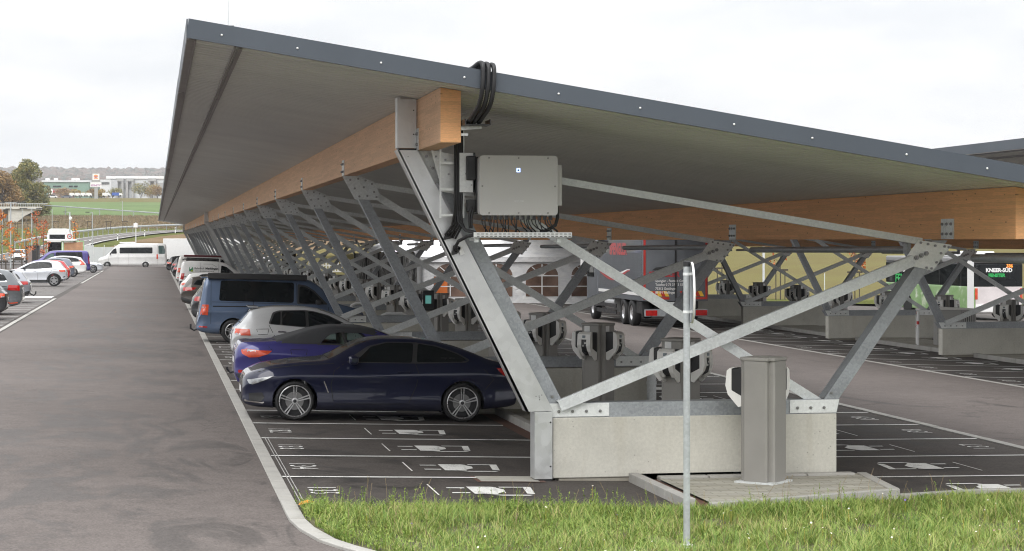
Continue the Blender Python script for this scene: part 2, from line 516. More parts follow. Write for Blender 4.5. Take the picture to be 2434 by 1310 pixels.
tag(strip(MB(), -14.0, -4.95, 40, 240, 0.004).build('parking_apron', Mt['far_asphalt']), kind='structure')

# kerb stones, laid nearly flush, one metre long each
def kerb_run(m, pts, w, up, dz0=-0.1, length=1.0):
    pts = [V((x, y, 0)) for x, y in pts]
    for a, b in zip(pts, pts[1:]):
        L = (b - a).length
        n = max(1, round(L / length))
        d = (b - a) / L
        side = V((d.y, -d.x, 0)) * w / 2
        for i in range(n):
            p, q = a + d * (L * i / n + 0.004), a + d * (L * (i + 1) / n - 0.004)
            vs = []
            j = R.uniform(-0.003, 0.003)
            for z in (dz0, up + j):
                for c in (p - side, p + side, q + side, q - side):
                    vs.append((c.x, c.y, g(c.x) + z))
            m.add(vs, [(0,3,2,1),(4,5,6,7),(0,1,5,4),(1,2,6,5),(2,3,7,6),(3,0,4,7)])
m = MB(); kerb_run(m, [(1.475, 22.7), (1.475, 228)], 0.17, 0.02)
curve = [(1.475, 22.7), (1.47, 21.9), (1.475, 21.2), (1.53, 20.5), (1.66, 19.75), (1.84, 19.25), (2.15, 18.6), (2.6, 17.95), (3.3, 17.2), (4.3, 16.5)]
for i in range(len(curve) - 1):
    kerb_run(m, curve[i:i + 2], 0.17, 0.035, -0.1, 0.5)
kerb_run(m, [(13.15, 23.5), (13.15, 228)], 0.17, 0.02)
kerb_run(m, [(18.98, 26), (18.98, 228)], 0.12, 0.014)
kerb_run(m, [(30.75, 26), (30.75, 228)], 0.17, 0.02)
kerb_run(m, [(8.95, 23.33), (10.2, 23.75), (13.1, 23.85)], 0.12, 0.05)
tag(m.build('kerb', Mt['kerb'], bevel=0.008), kind='structure')
m = MB(); kerb_run(m, [(-4.76, 40), (-4.76, 99)], 0.15, 0.015); kerb_run(m, [(-4.76, 134), (-4.76, 190)], 0.15, 0.015)
tag(m.build('kerb', Mt['kerb'], bevel=0.008), kind='structure')

# central islands: a paved strip between kerbs, interrupted by the foundation walls
def island(cx, y0, y1, dz):
    m = MB()
    for a, b in [(y0, 25.0)] + [(25.3 + 10 * k, 35.0 + 10 * k) for k in range(int((y1 - 25) / 10))]:
        m.box((cx - 0.78, a, g(cx) - 0.3), (cx + 1.1, b, g(cx) + dz))
    return m
def paving_mat(name, base='pave'):
    m, t, b = new_mat(name)
    p = world_pos(t)
    br = N(t, 'ShaderNodeTexBrick', inp={'Scale': 1.0, 'Mortar Size': 0.004, 'Brick Width': 0.3, 'Row Height': 0.15})
    br.inputs['Color1'].default_value = (0.40, 0.385, 0.335, 1); br.inputs['Color2'].default_value = (0.33, 0.32, 0.285, 1)
    br.inputs['Mortar'].default_value = (0.13, 0.12, 0.09, 1)
    t.links.new(p, br.inputs['Vector'])
    n = noise(t, world_pos(t, (0.35, 2.2, 1)), 2.6, 5, 0.7)
    c = mixc(t, 1.0, br.outputs[0], ramp(t, n, [(0.3, (0.62, 0.59, 0.52)), (0.62, (1.05, 1.05, 1.03))]).outputs[0], 'MULTIPLY')
    t.links.new(c, b.inputs['Base Color']); b.inputs['Roughness'].default_value = 0.85
    bump(t, b, br.outputs['Fac'], 0.004, -0.6)
    return m
Mt['paving'] = paving_mat('block_paving')
tag(island(6.85, 25.0, 225, 0.115).build('paving', Mt['paving']), kind='structure')
tag(island(24.35, 25.0, 225, 0.115).build('paving', Mt['paving']), kind='structure')
m = MB()
front_pave = [(6.33, 24.99), (6.35, 22.42), (8.85, 23.3), (9.04, 25.0)]
m.sheet(front_pave, -0.075)
tag(m.build('paving', Mt['paving']), kind='structure')
m = MB()
def stones(m, a, b, w, z0, z1, n):
    a, b = V((*a, 0)), V((*b, 0)); d = (b - a) / n; s = V((d.y, -d.x, 0)).normalized() * w / 2
    for i in range(n):
        p, q = a + d * (i + 0.012), a + d * (i + 0.988)
        vs = [(c.x, c.y, z) for z in (z0, z1) for c in (p - s, p + s, q + s, q - s)]
        m.add(vs, [(0,3,2,1),(4,5,6,7),(0,1,5,4),(1,2,6,5),(2,3,7,6),(3,0,4,7)])
stones(m, (6.02, 24.95), (6.06, 22.3), 0.13, -0.3, 0.0, 3)            # the light kerb in front of the wall
stones(m, (6.33, 24.88), (8.95, 24.88), 0.16, -0.3, -0.045, 4)          # strip along the foot of the wall
stones(m, (9.1, 25.0), (8.9, 23.3), 0.13, -0.3, -0.062, 3)
stones(m, (6.3, 22.38), (8.95, 23.28), 0.08, -0.3, -0.062, 4)
for cx in (6.85, 24.35):
    for k in range(20):
        y = 25.3 + 10 * k
        for x in (cx - 0.86, cx + 1.17):
            stones(m, (x, y), (x, y + 9.7), 0.13, g(x) - 0.2, g(x) + 0.125, 10)
tag(m.build('kerb', Mt['kerb'], bevel=0.01), kind='structure')
m = MB(); m.sheet([(6.08, 24.98), (6.1, 22.35), (6.36, 22.35), (6.34, 24.98)], -0.10)
for k in range(20):
    y = 25.3 + 10 * k
    m.add([(5.68, y, g(5.68) + .006), (5.92, y, g(5.92) + .006), (5.92, y + 9.7, g(5.92) + .006), (5.68, y + 9.7, g(5.68) + .006)], [(0, 1, 2, 3)])
tag(m.build('drainage_strip', Mt['brown']), kind='structure')
# cover slab with its rusty frame
poly = [(3.98, 24.78), (4.86, 24.78), (4.86, 25.42), (3.98, 25.42)]
tag(poly_ground(poly_ground(MB(), poly, 0.006, 0), [(4.03, 24.81), (4.78, 24.81), (4.78, 25.39), (4.03, 25.39)], 0.011, 1).build('ground_slab', [Mt['brown'], Mt['pave']]),
    'pale square concrete slab with rusty rim set in the asphalt by the end wall', 'slab')

# ---------------------------------------------------------------- painted markings
def line(m, x0, x1, y, w=0.1, dz=0.008, mi=0):
    xs = sorted({x0, x1} | {b for b in BR if x0 < b < x1})
    for a, b in zip(xs, xs[1:]):
        m.add([(a, y - w/2, g(a)+dz), (b, y - w/2, g(b)+dz), (b, y + w/2, g(b)+dz), (a, y + w/2, g(a)+dz)], [(0, 1, 2, 3)], mi)
m = MB()
for k in range(80):
    y = 25.25 + 2.5 * k
    wall = k % 4 == 0
    line(m, 1.57, 4.2 if wall else 5.68, y)
    line(m, 9.4 if wall else 8.2, 13.05, y + 0.25)
    line(m, 19.06, 21.6 if wall else 23.2, y + (0 if k > 5 else 0))
    line(m, 26.9 if wall else 25.7, 30.6, y + 0.25)
for k in range(56):
    y = 45.6 + 2.5 * k
    if not 99 < y < 104: line(m, -10.0, -4.95, y, 0.12)
for y in (100.5, ):
    for d in (0, 0.6): m.add([(-8.6, y + d*0, g(-8.6)+.008), (-5.0, y, g(-5)+.008), (-5.0, y + 2.4, g(-5)+.008), (-8.2, y + 2.4, g(-8.2)+.008)], [(0, 1, 2, 3)]) if d == 0 else None
tag(m.build('stall_lines', Mt['line']), kind='structure')
m = MB()
def glyph_mx(x, y, flip):
    """lettering laid on the asphalt, read from the lane: its top points away from the lane"""
    s = -1 if flip else 1
    z = g(x) + 0.009
    sl = (g(x + 0.3) - g(x - 0.3)) / 0.6
    return MX(((0, s, 0, x), (-s, 0, 0, y), (0, s * sl, 1, z), (0, 0, 0, 1)))
def plug(m, x, y, flip, mi=0):
    mx = glyph_mx(x, y, flip)
    # u across the stall, w away from the lane: two prongs, the body, the looping cable
    def q(pts): m.add([mx @ V((u, w, 0)) for u, w in pts], [tuple(range(len(pts)))], mi)
    q([(-0.28, -0.46), (-0.2, -0.46), (-0.2, -0.24), (-0.28, -0.24)])
    q([(0.2, -0.46), (0.28, -0.46), (0.28, -0.24), (0.2, -0.24)])
    q([(-0.36, -0.2), (0.36, -0.2), (0.38, 0.08), (-0.3, 0.16), (-0.36, 0.1)])
    q([(-0.32, 0.13), (0.3, 0.08), (0.1, 0.21), (-0.1, 0.22)])
    q([(-0.36, 0.2), (-0.29, 0.2), (-0.29, 0.5), (-0.36, 0.5)])
    q([(-0.36, 0.5), (0.3, 0.44), (0.34, 0.53), (-0.36, 0.6)])
    q([(0.42, -0.02), (0.5, 0.1), (0.5, 0.44), (0.42, 0.5)])
def corner(m, x, y, flip):
    mx = glyph_mx(x, y, flip)
    m.add([mx @ V(p) for p in ((-0.6, -0.66, 0), (0.45, -0.66, 0), (0.45, -0.64, 0), (-0.6, -0.64, 0))], [(0, 1, 2, 3)])
for k in range(-1, 20):
    y = 26.5 + 2.5 * k
    if k < 14:
        m.join(text_mb(str(134 - k), 0.5, glyph_mx(1.95 if k < 0 else 1.9, y + (-0.15 if k < 0 else -.05), False), 0.0, sx=0.8, space=1.25))
        if k < 4:
            m.join(text_mb(str(136 + k), 0.5, glyph_mx(12.55, y + 0.25, True), 0.0, sx=0.8, space=1.25))
    plug(m, 3.95, y - 0.1, False); plug(m, 10.6, y + 0.2, True)
    corner(m, 3.95, y - 0.1, False); corner(m, 10.6, y + 0.2, True)
    if k >= 2:
        plug(m, 22.0, y, False)
        m.join(text_mb(str(100 + k), 0.5, glyph_mx(19.6, y, False), 0.0, sx=0.8, space=1.25)) if k < 14 else None
tag(m.build('bay_markings', Mt['line']), kind='structure')
m = MB()
for x, a, b in [(1.615, 22.5, 30.2), (1.655, 22.5, 30.2)]:
    m.add([(x, a, g(x)+.009), (x + .012, a, g(x)+.009), (x + .012, b, g(x)+.009), (x, b, g(x)+.009)], [(0, 1, 2, 3)])
tag(m.build('setting_out_lines', Mt['wornline']), kind='structure')

# ---------------------------------------------------------------- canopies
def zr(x): return 4.74 - 0.158 * (x - 3.24)        # underside of the roof
YF = 22.3
NF = 21
def bolts(m, pts, r=0.018, d=0.02, mi=1, axis='y'):
    for x, y, z in pts:
        if axis == 'y': mx = tr(x, y, z) @ MX.Rotation(PI / 2, 4, 'X')
        else: mx = tr(x, y, z) @ MX.Rotation(-PI / 2, 4, 'Y')
        m.lathe([(r, -0.002), (r, d * 0.6), (r * 0.6, d * 0.6), (r * 0.5, d), (0.0005, d)], 6, mx, mi, False)
def make_frame(parent, y):
    """one steel V frame: two leaning legs and a sill (the frame itself), gussets, diagonals and a tie as pieces of it"""
    m = MB()
    m.prism([(4.91, 0.90), (5.12, 0.90), (3.52, 4.02), (3.31, 4.09)], 0.03, 0.26)          # high leg
    m.prism([(8.60, 0.90), (8.80, 0.90), (10.30, 2.97), (10.10, 2.97)], 0.03, 0.28)          # low leg
    m.prism([(4.95, 0.71), (8.77, 0.71), (8.81, 0.897), (4.83, 0.897)], 0.03, 0.27)         # sill on the wall
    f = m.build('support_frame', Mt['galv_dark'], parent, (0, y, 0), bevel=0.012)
    m = MB()
    P = [(3.22, 4.10), (3.52, 4.10), (3.78, 4.0), (3.90, 3.74), (3.88, 3.68), (3.44, 3.69)]
    m.prism(P, 0.012, 0.028)
    bolts(m, [(x, 0.012, z) for x, z in ((3.36, 4.03), (3.5, 4.05), (3.63, 4.02), (3.74, 3.96), (3.44, 3.88), (3.6, 3.9), (3.78, 3.82), (3.52, 3.74), (3.66, 3.75), (3.82, 3.73))], 0.02, 0.03)
    m.build('gusset_plate', [Mt['galv'], Mt['bolt']], f)
    m = MB()
    m.prism([(9.89, 2.975), (10.36, 2.91), (10.09, 2.57), (9.76, 2.64), (9.71, 2.73)], 0.012, 0.028)
    bolts(m, [(x, 0.012, z) for x, z in ((9.92, 2.94), (10.02, 2.92), (10.12, 2.9), (10.25, 2.89), (10.31, 2.88), (10.2, 2.8), (10.27, 2.79), (10.14, 2.68), (10.2, 2.7), (10.0, 2.61), (10.07, 2.60))], 0.018, 0.03)
    bolts(m, [(9.79 + 0.068 * i, 0.012, 2.715 + 0.028 * i) for i in range(4)], 0.032, 0.05)
    m.build('gusset_plate', [Mt['galv_pale'], Mt['bolt']], f)
    m = MB()
    m.bar((5.06, -0.06, 0.86), (9.80, -0.06, 2.70), 0.02, 0.13, (0, 0, 1)); m.bar((5.03, -0.02, 0.925), (9.77, -0.02, 2.765), 0.07, 0.014)
    m.build('diagonal_brace', Mt['galv'], f)
    m = MB()
    m.bar((8.62, 0.12, 0.80), (3.82, 0.12, 3.76), 0.02, 0.12, (0, 0, 1)); m.bar((8.64, 0.15, 0.86), (3.85, 0.15, 3.81), 0.06, 0.012)
    m.build('diagonal_brace', Mt['galv'], f)
    m = MB(); m.bar((3.78, 0.08, 3.94), (9.95, 0.08, 2.955), 0.1, 0.09)
    m.build('tie_bar', Mt['galv'], f)
    m = MB()
    m.prism([(4.97, 0.722), (5.72, 0.722), (5.72, 0.892), (4.87, 0.892)], 0.014, 0.028)
    bolts(m, [(5.06 + 0.18 * i, 0.014, 0.79) for i in range(4)], 0.02, 0.03)
    bolts(m, [(4.98, 0.03, 0.98)], 0.02, 0.03)
    m.build('foot_plate', [Mt['galv_pale'], Mt['bolt']], f)
    m = MB()
    m.prism([(8.13, 0.722), (8.76, 0.722), (8.8, 0.892), (8.13, 0.892)], 0.014, 0.028)
    bolts(m, [(8.23 + 0.18 * i, 0.014, 0.79) for i in range(3)], 0.02, 0.03)
    bolts(m, [(8.70, 0.03, 0.98)], 0.02, 0.03)
    m.build('foot_plate', [Mt['galv_pale'], Mt['bolt']], f)
    return f
def wall_mesh():
    m = MB(); m.box((4.98, 0, -0.06), (8.76, 0.3, 0.71)); m.box((5.06, 0.02, -0.5), (8.70, 0.28, -0.06), 1)
    return m
def carport(dx, dz, label, far=False):
    root = thing('solar_carport', label, 'carport', (dx, 0, dz))
    y1 = 229.0
    # trapezoidal roof sheet: ribs run down the slope, real folds
    m = MB()
    X0, X1 = 0.43, 13.3
    p = 0.27
    ys = []
    y = YF + 0.03
    while y < y1:
        ys += [(y, 0), (y + 0.12, 0), (y + 0.145, 0.019), (y + 0.245, 0.019)]
        y += p
    xs = [X0, 3.24, 7, 10.3, X1]
    vs = [(x, yy, zr(x) + h) for yy, h in ys for x in xs]
    nx = len(xs)
    m.add(vs, [(i*nx+j, i*nx+j+1, (i+1)*nx+j+1, (i+1)*nx+j) for i in range(len(ys)-1) for j in range(nx-1)])
    m.add([(X0, YF, zr(X0) + .18), (X1, YF, zr(X1) + .18), (X1, y1, zr(X1) + .18), (X0, y1, zr(X0) + .18)], [(0, 1, 2, 3)], 1)
    m.build('roof_deck', [Mt['deck'], Mt['fascia']], root)
    m = MB()                                                          # end fascia following the slope
    m.prism([(0.34, zr(.34) - .005), (13.4, zr(13.4) - .005), (13.4, zr(13.4) + .205), (0.36, zr(.36) + .21)], YF - 0.05, YF)
    fa = m.build('end_fascia', Mt['fascia'], root)
    for x in [0.72, 1.55, 2.48, 3.42, 4.5, 5.45, 6.56, 7.5, 8.65, 9.65]:
        m = MB(); m.lathe([(0.0125, 0), (0.0125, 0.008), (0.008, 0.014), (0.0005, 0.016)], 10, tr(x, YF - 0.05, zr(x) + 0.09) @ MX.Rotation(PI/2, 4, 'X'))
        m.build('bolt', Mt['whitebolt'], fa)
    m = MB()                                                          # eave flashing and the stiffening strip below the overhang
    n = 26
    for i in range(n):
        a, b = YF + (y1 - YF) * i / n, YF + (y1 - YF) * (i + 1) / n - 0.01
        j = R.uniform(-0.012, 0.012)
        m.box((0.34 + j * .4, a, zr(.4) - 0.02 + j), (0.425 + j * .4, b, zr(.4) - 0.006 + j)); m.box((0.335 + j * .4, a, zr(.4) - 0.006 + j), (0.35 + j * .4, b, zr(.4) + 0.21 + j), 1)
    m.box((0.425, YF + .02, zr(.43) - 0.03), (0.445, y1, zr(.43) + 0.0))
    m.build('eave_flashing', [Mt['eave'], Mt['fascia']], root)
    m = MB()
    for i in range(n):
        a, b = YF + (y1 - YF) * i / n + 0.05, YF + (y1 - YF) * (i + 1) / n
        m.box((0.86, a, zr(.86) - 0.035), (0.875, b, zr(.86) + 0.0)); m.box((0.9, a, zr(.9) - 0.03), (0.95, b, zr(.95) - 0.018))
    m.build('purlin_strip', Mt['eave'], root)
    m = MB(); m.box((13.3, YF, zr(13.3) - 0.1), (13.4, y1, zr(13.3) + 0.16)); m.build('gutter', Mt['fascia'], root)
    for xa, zb in ((3.24, 4.10), (10.30, 2.985)):
        m = MB()
        m.prism([(xa, zb), (xa + .24, zb), (xa + .24, zr(xa + .24) - .004), (xa, zr(xa) - .004)], 22.9, 226.5, mi=0)
        m.prism([(xa + .003, zb + .003), (xa + .237, zb + .003), (xa + .237, zr(xa + .24) - .008), (xa + .003, zr(xa) - .008)], 22.896, 22.9, mi=1)
        bm_ = m.build('timber_beam', [Mt['wood'] if xa < 5 else Mt['wood_orange'], Mt['wood_orange']], root)
        for k in range(NF):
            m = MB()
            yk = 25.0 + 10 * k - 0.2
            w = 0.42 if xa > 5 else 0.36
            m.box((xa - 0.012, yk, zb + 0.0), (xa, yk + w, zb + 0.27))
            bolts(m, [(xa - 0.012, yk + w * a, zb + c) for a in (0.15, 0.5, 0.85) for c in (0.07, 0.2)], 0.02, 0.03, 1, 'x')
            m.build('beam_shoe', [Mt['galv'], Mt['bolt']], bm_)
    f0 = make_frame(root, 25.0)
    frames = [f0]
    for k in range(1, NF):
        c = dup(f0, loc=(0, 25.0 + 10 * k, 0), parent=root); frames.append(c)
    # lighter sheet-metal covers at the front, the middle joint and the far end
    for k in ((0, 10, 20) if not far else (0,)):
        m = MB()
        y = 25.0 + 10 * k
        m.prism([(4.62, 0.80), (4.98, 0.80), (3.24, 4.10), (2.99, 4.10)], y - 0.06, y - 0.052)
        m.prism([(4.62, 0.80), (4.66, 0.80), (3.01, 4.10), (2.97, 4.10)], y - 0.06, y + 0.16)
        bolts(m, [(4.8 + R.uniform(-.05, .05), y - .06, 0.98 + R.uniform(-.05, .05)) for _ in range(6)] + [(3.4, y - .06, 3.9), (3.5, y - .06, 3.7), (3.12, y - .06, 4.02)], 0.008, 0.004, 1)
        m.build('leg_cover', [Mt['alu'], Mt['bolt']], root)
        m = MB()
        m.box((2.985, y - 0.06, 4.13), (3.02, y + 0.16, 4.76)); m.box((3.02, y - 0.05, 4.13), (3.225, y - 0.03, 4.74))
        m.box((3.0, y - 0.055, 4.085), (3.24, y + 0.16, 4.125), 1)
        bolts(m, [(3.19, y - .05, 4.6), (3.19, y - .05, 4.3)], 0.01, 0.006, 1)
        m.build('beam_end_plate', [Mt['alu'], Mt['black']], root)
    # rain pipes hung below the low beam, one length per bay
    for k in range(0, NF - 1):
        m = MB()
        y = 25.0 + 10 * k
        a = y + 2.3
        m.tube([(10.62, a, 2.84), (10.62, y + 9.9, 2.80)], 0.05, 12)
        m.tube([(10.62, a, 2.78), (10.62, a, 2.92)], 0.056, 12); m.lathe([(0.055, 0), (0.055, 0.02), (0.1, 0.09), (0.1, 0.12)], 12, tr(10.62, a, 2.90))
        m.build('rain_pipe', Mt['galv_dark'], root)
    m = MB(); m.tube([(10.62, 22.6, 2.735), (10.62, 24.9, 2.735)], 0.055, 12); m.build('rain_pipe', Mt['galv_dark'], root)
    return root
cp1 = carport(0, 0, 'nearest carport with larch beams and ribbed grey roof over the parked cars')
cp2 = carport(17.5, -0.3, 'second carport with a ribbed roof standing behind the lane with the lorry', True)
tag(MB().join(wall_mesh()).build('foundation_wall', [Mt['conc'], Mt['conc_foot']], bevel=0.012), 'pale pitted concrete foundation wall behind the grass verge, nearest of all', 'concrete wall', 'concrete foundation walls under the carport legs')
w0 = bpy.data.objects['foundation_wall']
w0.location = (0, 25.0, 0)
ORD = ['second', 'third', 'fourth', 'fifth', 'sixth', 'seventh', 'eighth', 'ninth', 'tenth', 'eleventh', 'twelfth', 'thirteenth', 'fourteenth', 'fifteenth', 'sixteenth', 'seventeenth', 'eighteenth', 'nineteenth', 'twentieth', 'twenty-first', 'twenty-second', 'twenty-third', 'twenty-fourth', 'twenty-fifth']
wd = None
for k in range(1, NF):
    c = dup(w0, loc=(0, 25.0 + 10 * k, -0.02), label='concrete foundation wall under the nearest carport, %s from the front' % ORD[k - 1])
for k in range(3, NF):
    c = dup(w0, loc=(17.5, 25.0 + 10 * k, -0.3))
    c['label'] = 'concrete foundation wall under the second carport, %s' % ('nearest one in view beside the grey cabinet' if k == 3 else '%s from the picture edge' % ORD[k - 4])

# cable duct of the front leg: the aluminium box at the end of the wall
m = MB(); m.box((4.735, 24.94, -0.06), (4.965, 25.24, 0.79)); m.box((4.745, 24.95, -0.1), (4.96, 25.23, -0.06), 1)
bolts(m, [(4.94, 24.94, 0.1), (4.94, 24.94, 0.66)], 0.012, 0.012, 1)
tag(m.build('cable_duct', [Mt['alu'], Mt['black']], bevel=0.006), 'scuffed aluminium cable duct standing at the end of the nearest concrete wall', 'cable duct')

# ---------------------------------------------------------------- charging posts
def rrect(w, r, n=4):
    pts = []
    for cx, cy, a0 in ((w-r, w-r, 0), (-w+r, w-r, 90), (-w+r, -w+r, 180), (w-r, -w+r, 270)):
        for i in range(n + 1):
            a = math.radians(a0 + 90 * i / n)
            pts.append((cx + r * math.cos(a), cy + r * math.sin(a)))
    return pts
def grooved(w, gr):
    """square column outline (half width w) with a rounded groove let into each corner"""
    pts = []
    for k in range(4):
        a = k * PI / 2
        loc = [(w, -(w - gr * 1.25)), (w, w - gr * 1.25), (w - gr * .3, w - gr), (w - gr, w - gr * 0.98), (w - gr * 0.98, w - gr * .3)]
        for x, y in loc:
            pts.append((x * math.cos(a) - y * math.sin(a), x * math.sin(a) + y * math.cos(a)))
    return pts
def column(m, pts, z0, z1, mi=0, smooth=False):
    n = len(pts)
    m.add([(x, y, z0) for x, y in pts] + [(x, y, z1) for x, y in pts],
          [tuple(range(n))[::-1], tuple(range(n, 2*n))] + [(i, (i+1) % n, (i+1) % n + n, i + n) for i in range(n)], mi, smooth)
def wallbox_meshes():
    """a charging unit on a face whose normal is -y: pale shell sweeping out and down, black core, display"""
    sh = MB()
    prof = [(-0.145, 1.352), (-0.17, 1.345), (-0.215, 1.30), (-0.235, 1.05), (-0.20, 0.90), (-0.05, 0.70), (-0.002, 0.72), (-0.002, 0.88), (-0.148, 0.975), (-0.148, 1.30)]
    for x0 in (-0.155, 0.123): sh.prism(prof, x0, x0 + 0.032, rotz(PI / 2))
    # front skin: full width round the display, two strips beside the socket panel
    def skin(x0, x1, P):
        for (y0, z0), (y1, z1) in zip(P, P[1:]):
            sh.add([(x0, y0, z0), (x1, y0, z0), (x1, y1, z1), (x0, y1, z1), (x0, y0 + .03, z0), (x1, y0 + .03, z0), (x1, y1 + .03, z1), (x0, y1 + .03, z1)],
                   [(0, 3, 2, 1), (4, 5, 6, 7), (0, 1, 5, 4), (2, 3, 7, 6), (1, 2, 6, 5), (3, 0, 4, 7)])
    skin(-0.124, 0.124, [(-0.135, 1.353), (-0.168, 1.342), (-0.212, 1.30), (-0.224, 1.18)])
    for a, b in ((-0.124, -0.062), (0.062, 0.124)): skin(a, b, [(-0.2245, 1.18), (-0.233, 1.05), (-0.198, 0.925), (-0.12, 0.80)])
    co = MB()
    co.prism([(-0.001, 1.31), (-0.15, 1.32), (-0.2, 1.16), (-0.218, 1.02), (-0.195, 0.90), (-0.12, 0.84), (-0.07, 0.86), (-0.001, 0.92)], -0.061, 0.061, rotz(PI / 2))
    co.prism([(-0.001, 1.34), (-0.1475, 1.335), (-0.1475, 0.97), (-0.001, 0.80)], -0.121, 0.121, rotz(PI / 2))
    co.prism([(-0.001, 1.335), (-0.1475, 1.33), (-0.1475, 0.976), (-0.001, 0.882)], -0.15, 0.15, rotz(PI / 2))
    return sh, co
def make_charger(name, label, group, faces=(0, 1, 2, 3), stickers=True):
    t = thing(name, label, 'charging post', (0, 0, 0), 0, group)
    rot = rotz(PI / 4)
    m = MB(); column(m, [tuple((rot @ V((x, y, 0)))[:2]) for x, y in grooved(0.24, 0.075)], 0.02, 1.53)
    for k in range(4):                                                # the flat panel let into each face
        mx = rot @ rotz(k * PI / 2)
        for a, b in (((-0.135, 0.95), (0.135, 0.953)), ((-0.135, 1.455), (0.135, 1.458)), ((-0.135, 0.95), (-0.132, 1.455)), ((0.132, 0.95), (0.135, 1.455))):
            m.box((a[0], -0.2412, a[1]), (b[0], -0.239, b[1]), 0, mx)
    post = m.build('post', Mt['chgrey'], t, bevel=0.016)
    m = MB(); column(m, [tuple((rot @ V((x, y, 0)))[:2]) for x, y in grooved(0.246, 0.06)], 1.532, 1.575)
    m.build('cap', Mt['chgrey'], t, bevel=0.01)
    m = MB(); m.box((-0.27, -0.27, 0), (0.27, 0.27, 0.022), 0, rot); m.build('base_plate', Mt['galv'], t)
    sh, co = wallbox_meshes()
    for k in faces:
        mx = rot @ rotz(k * PI / 2) @ tr(0, -0.24, 0.406) @ MX.Diagonal((.84, 1.0, .76, 1))
        a = MB().join(sh, mx).build('charging_unit', Mt['chlight'], t, bevel=0.012)
        MB().join(co, mx).build('socket_panel', Mt['black'], a, bevel=0.012)
        MB().box((-0.035, -0.2245, 1.215), (0.035, -0.21, 1.275), 0, mx @ tr(0, 0.0, 0)).build('display', Mt['screen_grey'], a)
        d = MB()
        d.lathe([(0.018, 0), (0.018, 0.01), (0.0005, 0.01)], 12, mx @ tr(0.03, -0.212, 1.10) @ MX.Rotation(PI/2, 4, 'X'))
        d.lathe([(0.02, 0), (0.02, 0.008), (0.012, 0.008), (0.012, 0.002)], 12, mx @ tr(-0.02, -0.216, 1.04) @ MX.Rotation(PI/2, 4, 'X'))
        d.build('key_switch', Mt['chlight'], a)
        if stickers:
            MB().box((-0.13 , -0.0035, 1.40), (-0.02, 0.003, 1.50), 0, rot @ rotz(k * PI / 2) @ tr(0, -0.24, 0.03)).build('sticker', Mt['white'], t)
    return t
GC = 'charging posts along the carport islands'
ch = make_charger('charging_post', 'grey charging post with pale units, right behind the nearest concrete wall', GC)
ch.location = (7.62, 28.6, g(7.62) + 0.115)
def place_charger(x, y, label):
    return dup(ch, loc=(x, y, g(x) + 0.115), label=label, group=GC)
fr = make_charger('charging_post', 'nearest charging post, plain grey panels towards the grass, on the paved apron', GC, (1, 2), False)
fr.location = (7.55, 24.3, -0.075)
for k in range(1, 25):
    y = 24.1 + 5 * k
    if k in (1,): continue
    place_charger(7.6, y, 'grey charging post with pale units on the nearest carport island, %s from the grass' % ORD[k - 1])
for k in range(6, 25):
    y = 26.0 + 5 * k
    place_charger(25.0, y, 'grey charging post on the second carport island, %s from the picture edge' % (ORD[k - 7] if k > 6 else 'nearest'))

tag(MB().tube([(8.72, 34.75, -0.2), (8.72, 34.75, 0.62)], 0.085, 14).tube([(8.72, 34.75, 0.40), (8.72, 34.75, 0.46)], 0.092, 14).build('downpipe', Mt['galv']),
    'galvanised round downpipe at the end of the second concrete wall', 'downpipe')
# ---------------------------------------------------------------- vehicles
Mt['arch'] = pm('wheel_arch_liner', (0.012, 0.012, 0.012), 0.9)
Mt['glass'] = pm('tinted_glass', (0.006, 0.008, 0.009), 0.05, 0, 0.1, 1.0, rvar=0.02, spec=0.28)
Mt['glass_green'] = pm('pale_tinted_glass', (0.06, 0.10, 0.095), 0.06, 0, 0.35, 1.2, coat=0.5, rvar=0.02)
Mt['glass_clear'] = clear_glass('clear_glass')
Mt['trim'] = pm('dark_trim', (0.022, 0.022, 0.023), 0.5, 0, 0.1, 4)
Mt['seam'] = pm('shut_line', (0.008, 0.008, 0.009), 0.8)
Mt['chrome'] = pm('chrome', (0.75, 0.75, 0.76), 0.15, 1.0, 0.03)
Mt['silverrim'] = pm('alloy', (0.55, 0.55, 0.56), 0.3, 0.7, 0.05)
Mt['darkrim'] = pm('dark_alloy', (0.045, 0.045, 0.048), 0.4, 0.5)
Mt['tail'] = pm('red_lamp_lens', (0.42, 0.012, 0.010), 0.12, 0, 0.25, 8, coat=0.6, rvar=0.03)
Mt['tail2'] = pm('orange_red_lamp_lens', (0.62, 0.075, 0.03), 0.12, 0, 0.25, 8, coat=0.6, rvar=0.03)
Mt['lampclear'] = pm('clear_lamp_lens', (0.33, 0.345, 0.36), 0.1, 0.2, 0.4, 9, coat=0.8, rvar=0.03)
Mt['fabric'] = pm('black_roof_fabric', (0.030, 0.031, 0.034), 0.92, 0, 0.12, 3, 0.15, 240)
Mt['seat'] = pm('seat_leather', (0.45, 0.44, 0.40), 0.6, 0, 0.1, 5)
PAL = dict(navy=(0.004, 0.007, 0.033), violet=(0.042, 0.039, 0.185), silver=(0.50, 0.51, 0.52), blue=(0.10, 0.145, 0.235), white=(0.74, 0.74, 0.73),
           pearl=(0.60, 0.62, 0.66), grey=(0.135, 0.145, 0.155), midgrey=(0.27, 0.28, 0.31), red=(0.42, 0.012, 0.016), purple=(0.055, 0.043, 0.20),
           brown=(0.085, 0.074, 0.066), black=(0.012, 0.012, 0.014), dark=(0.045, 0.046, 0.05), cream=(0.7, 0.69, 0.66), slate=(0.14, 0.16, 0.20))
_pc = {}
def pnt(k):
    if k not in _pc:
        solid = k in ('white', 'cream', 'black', 'red')
        _pc[k] = paint('car_paint_' + k, PAL[k], 0.0 if solid else 0.3, 0.35)
    return _pc[k]
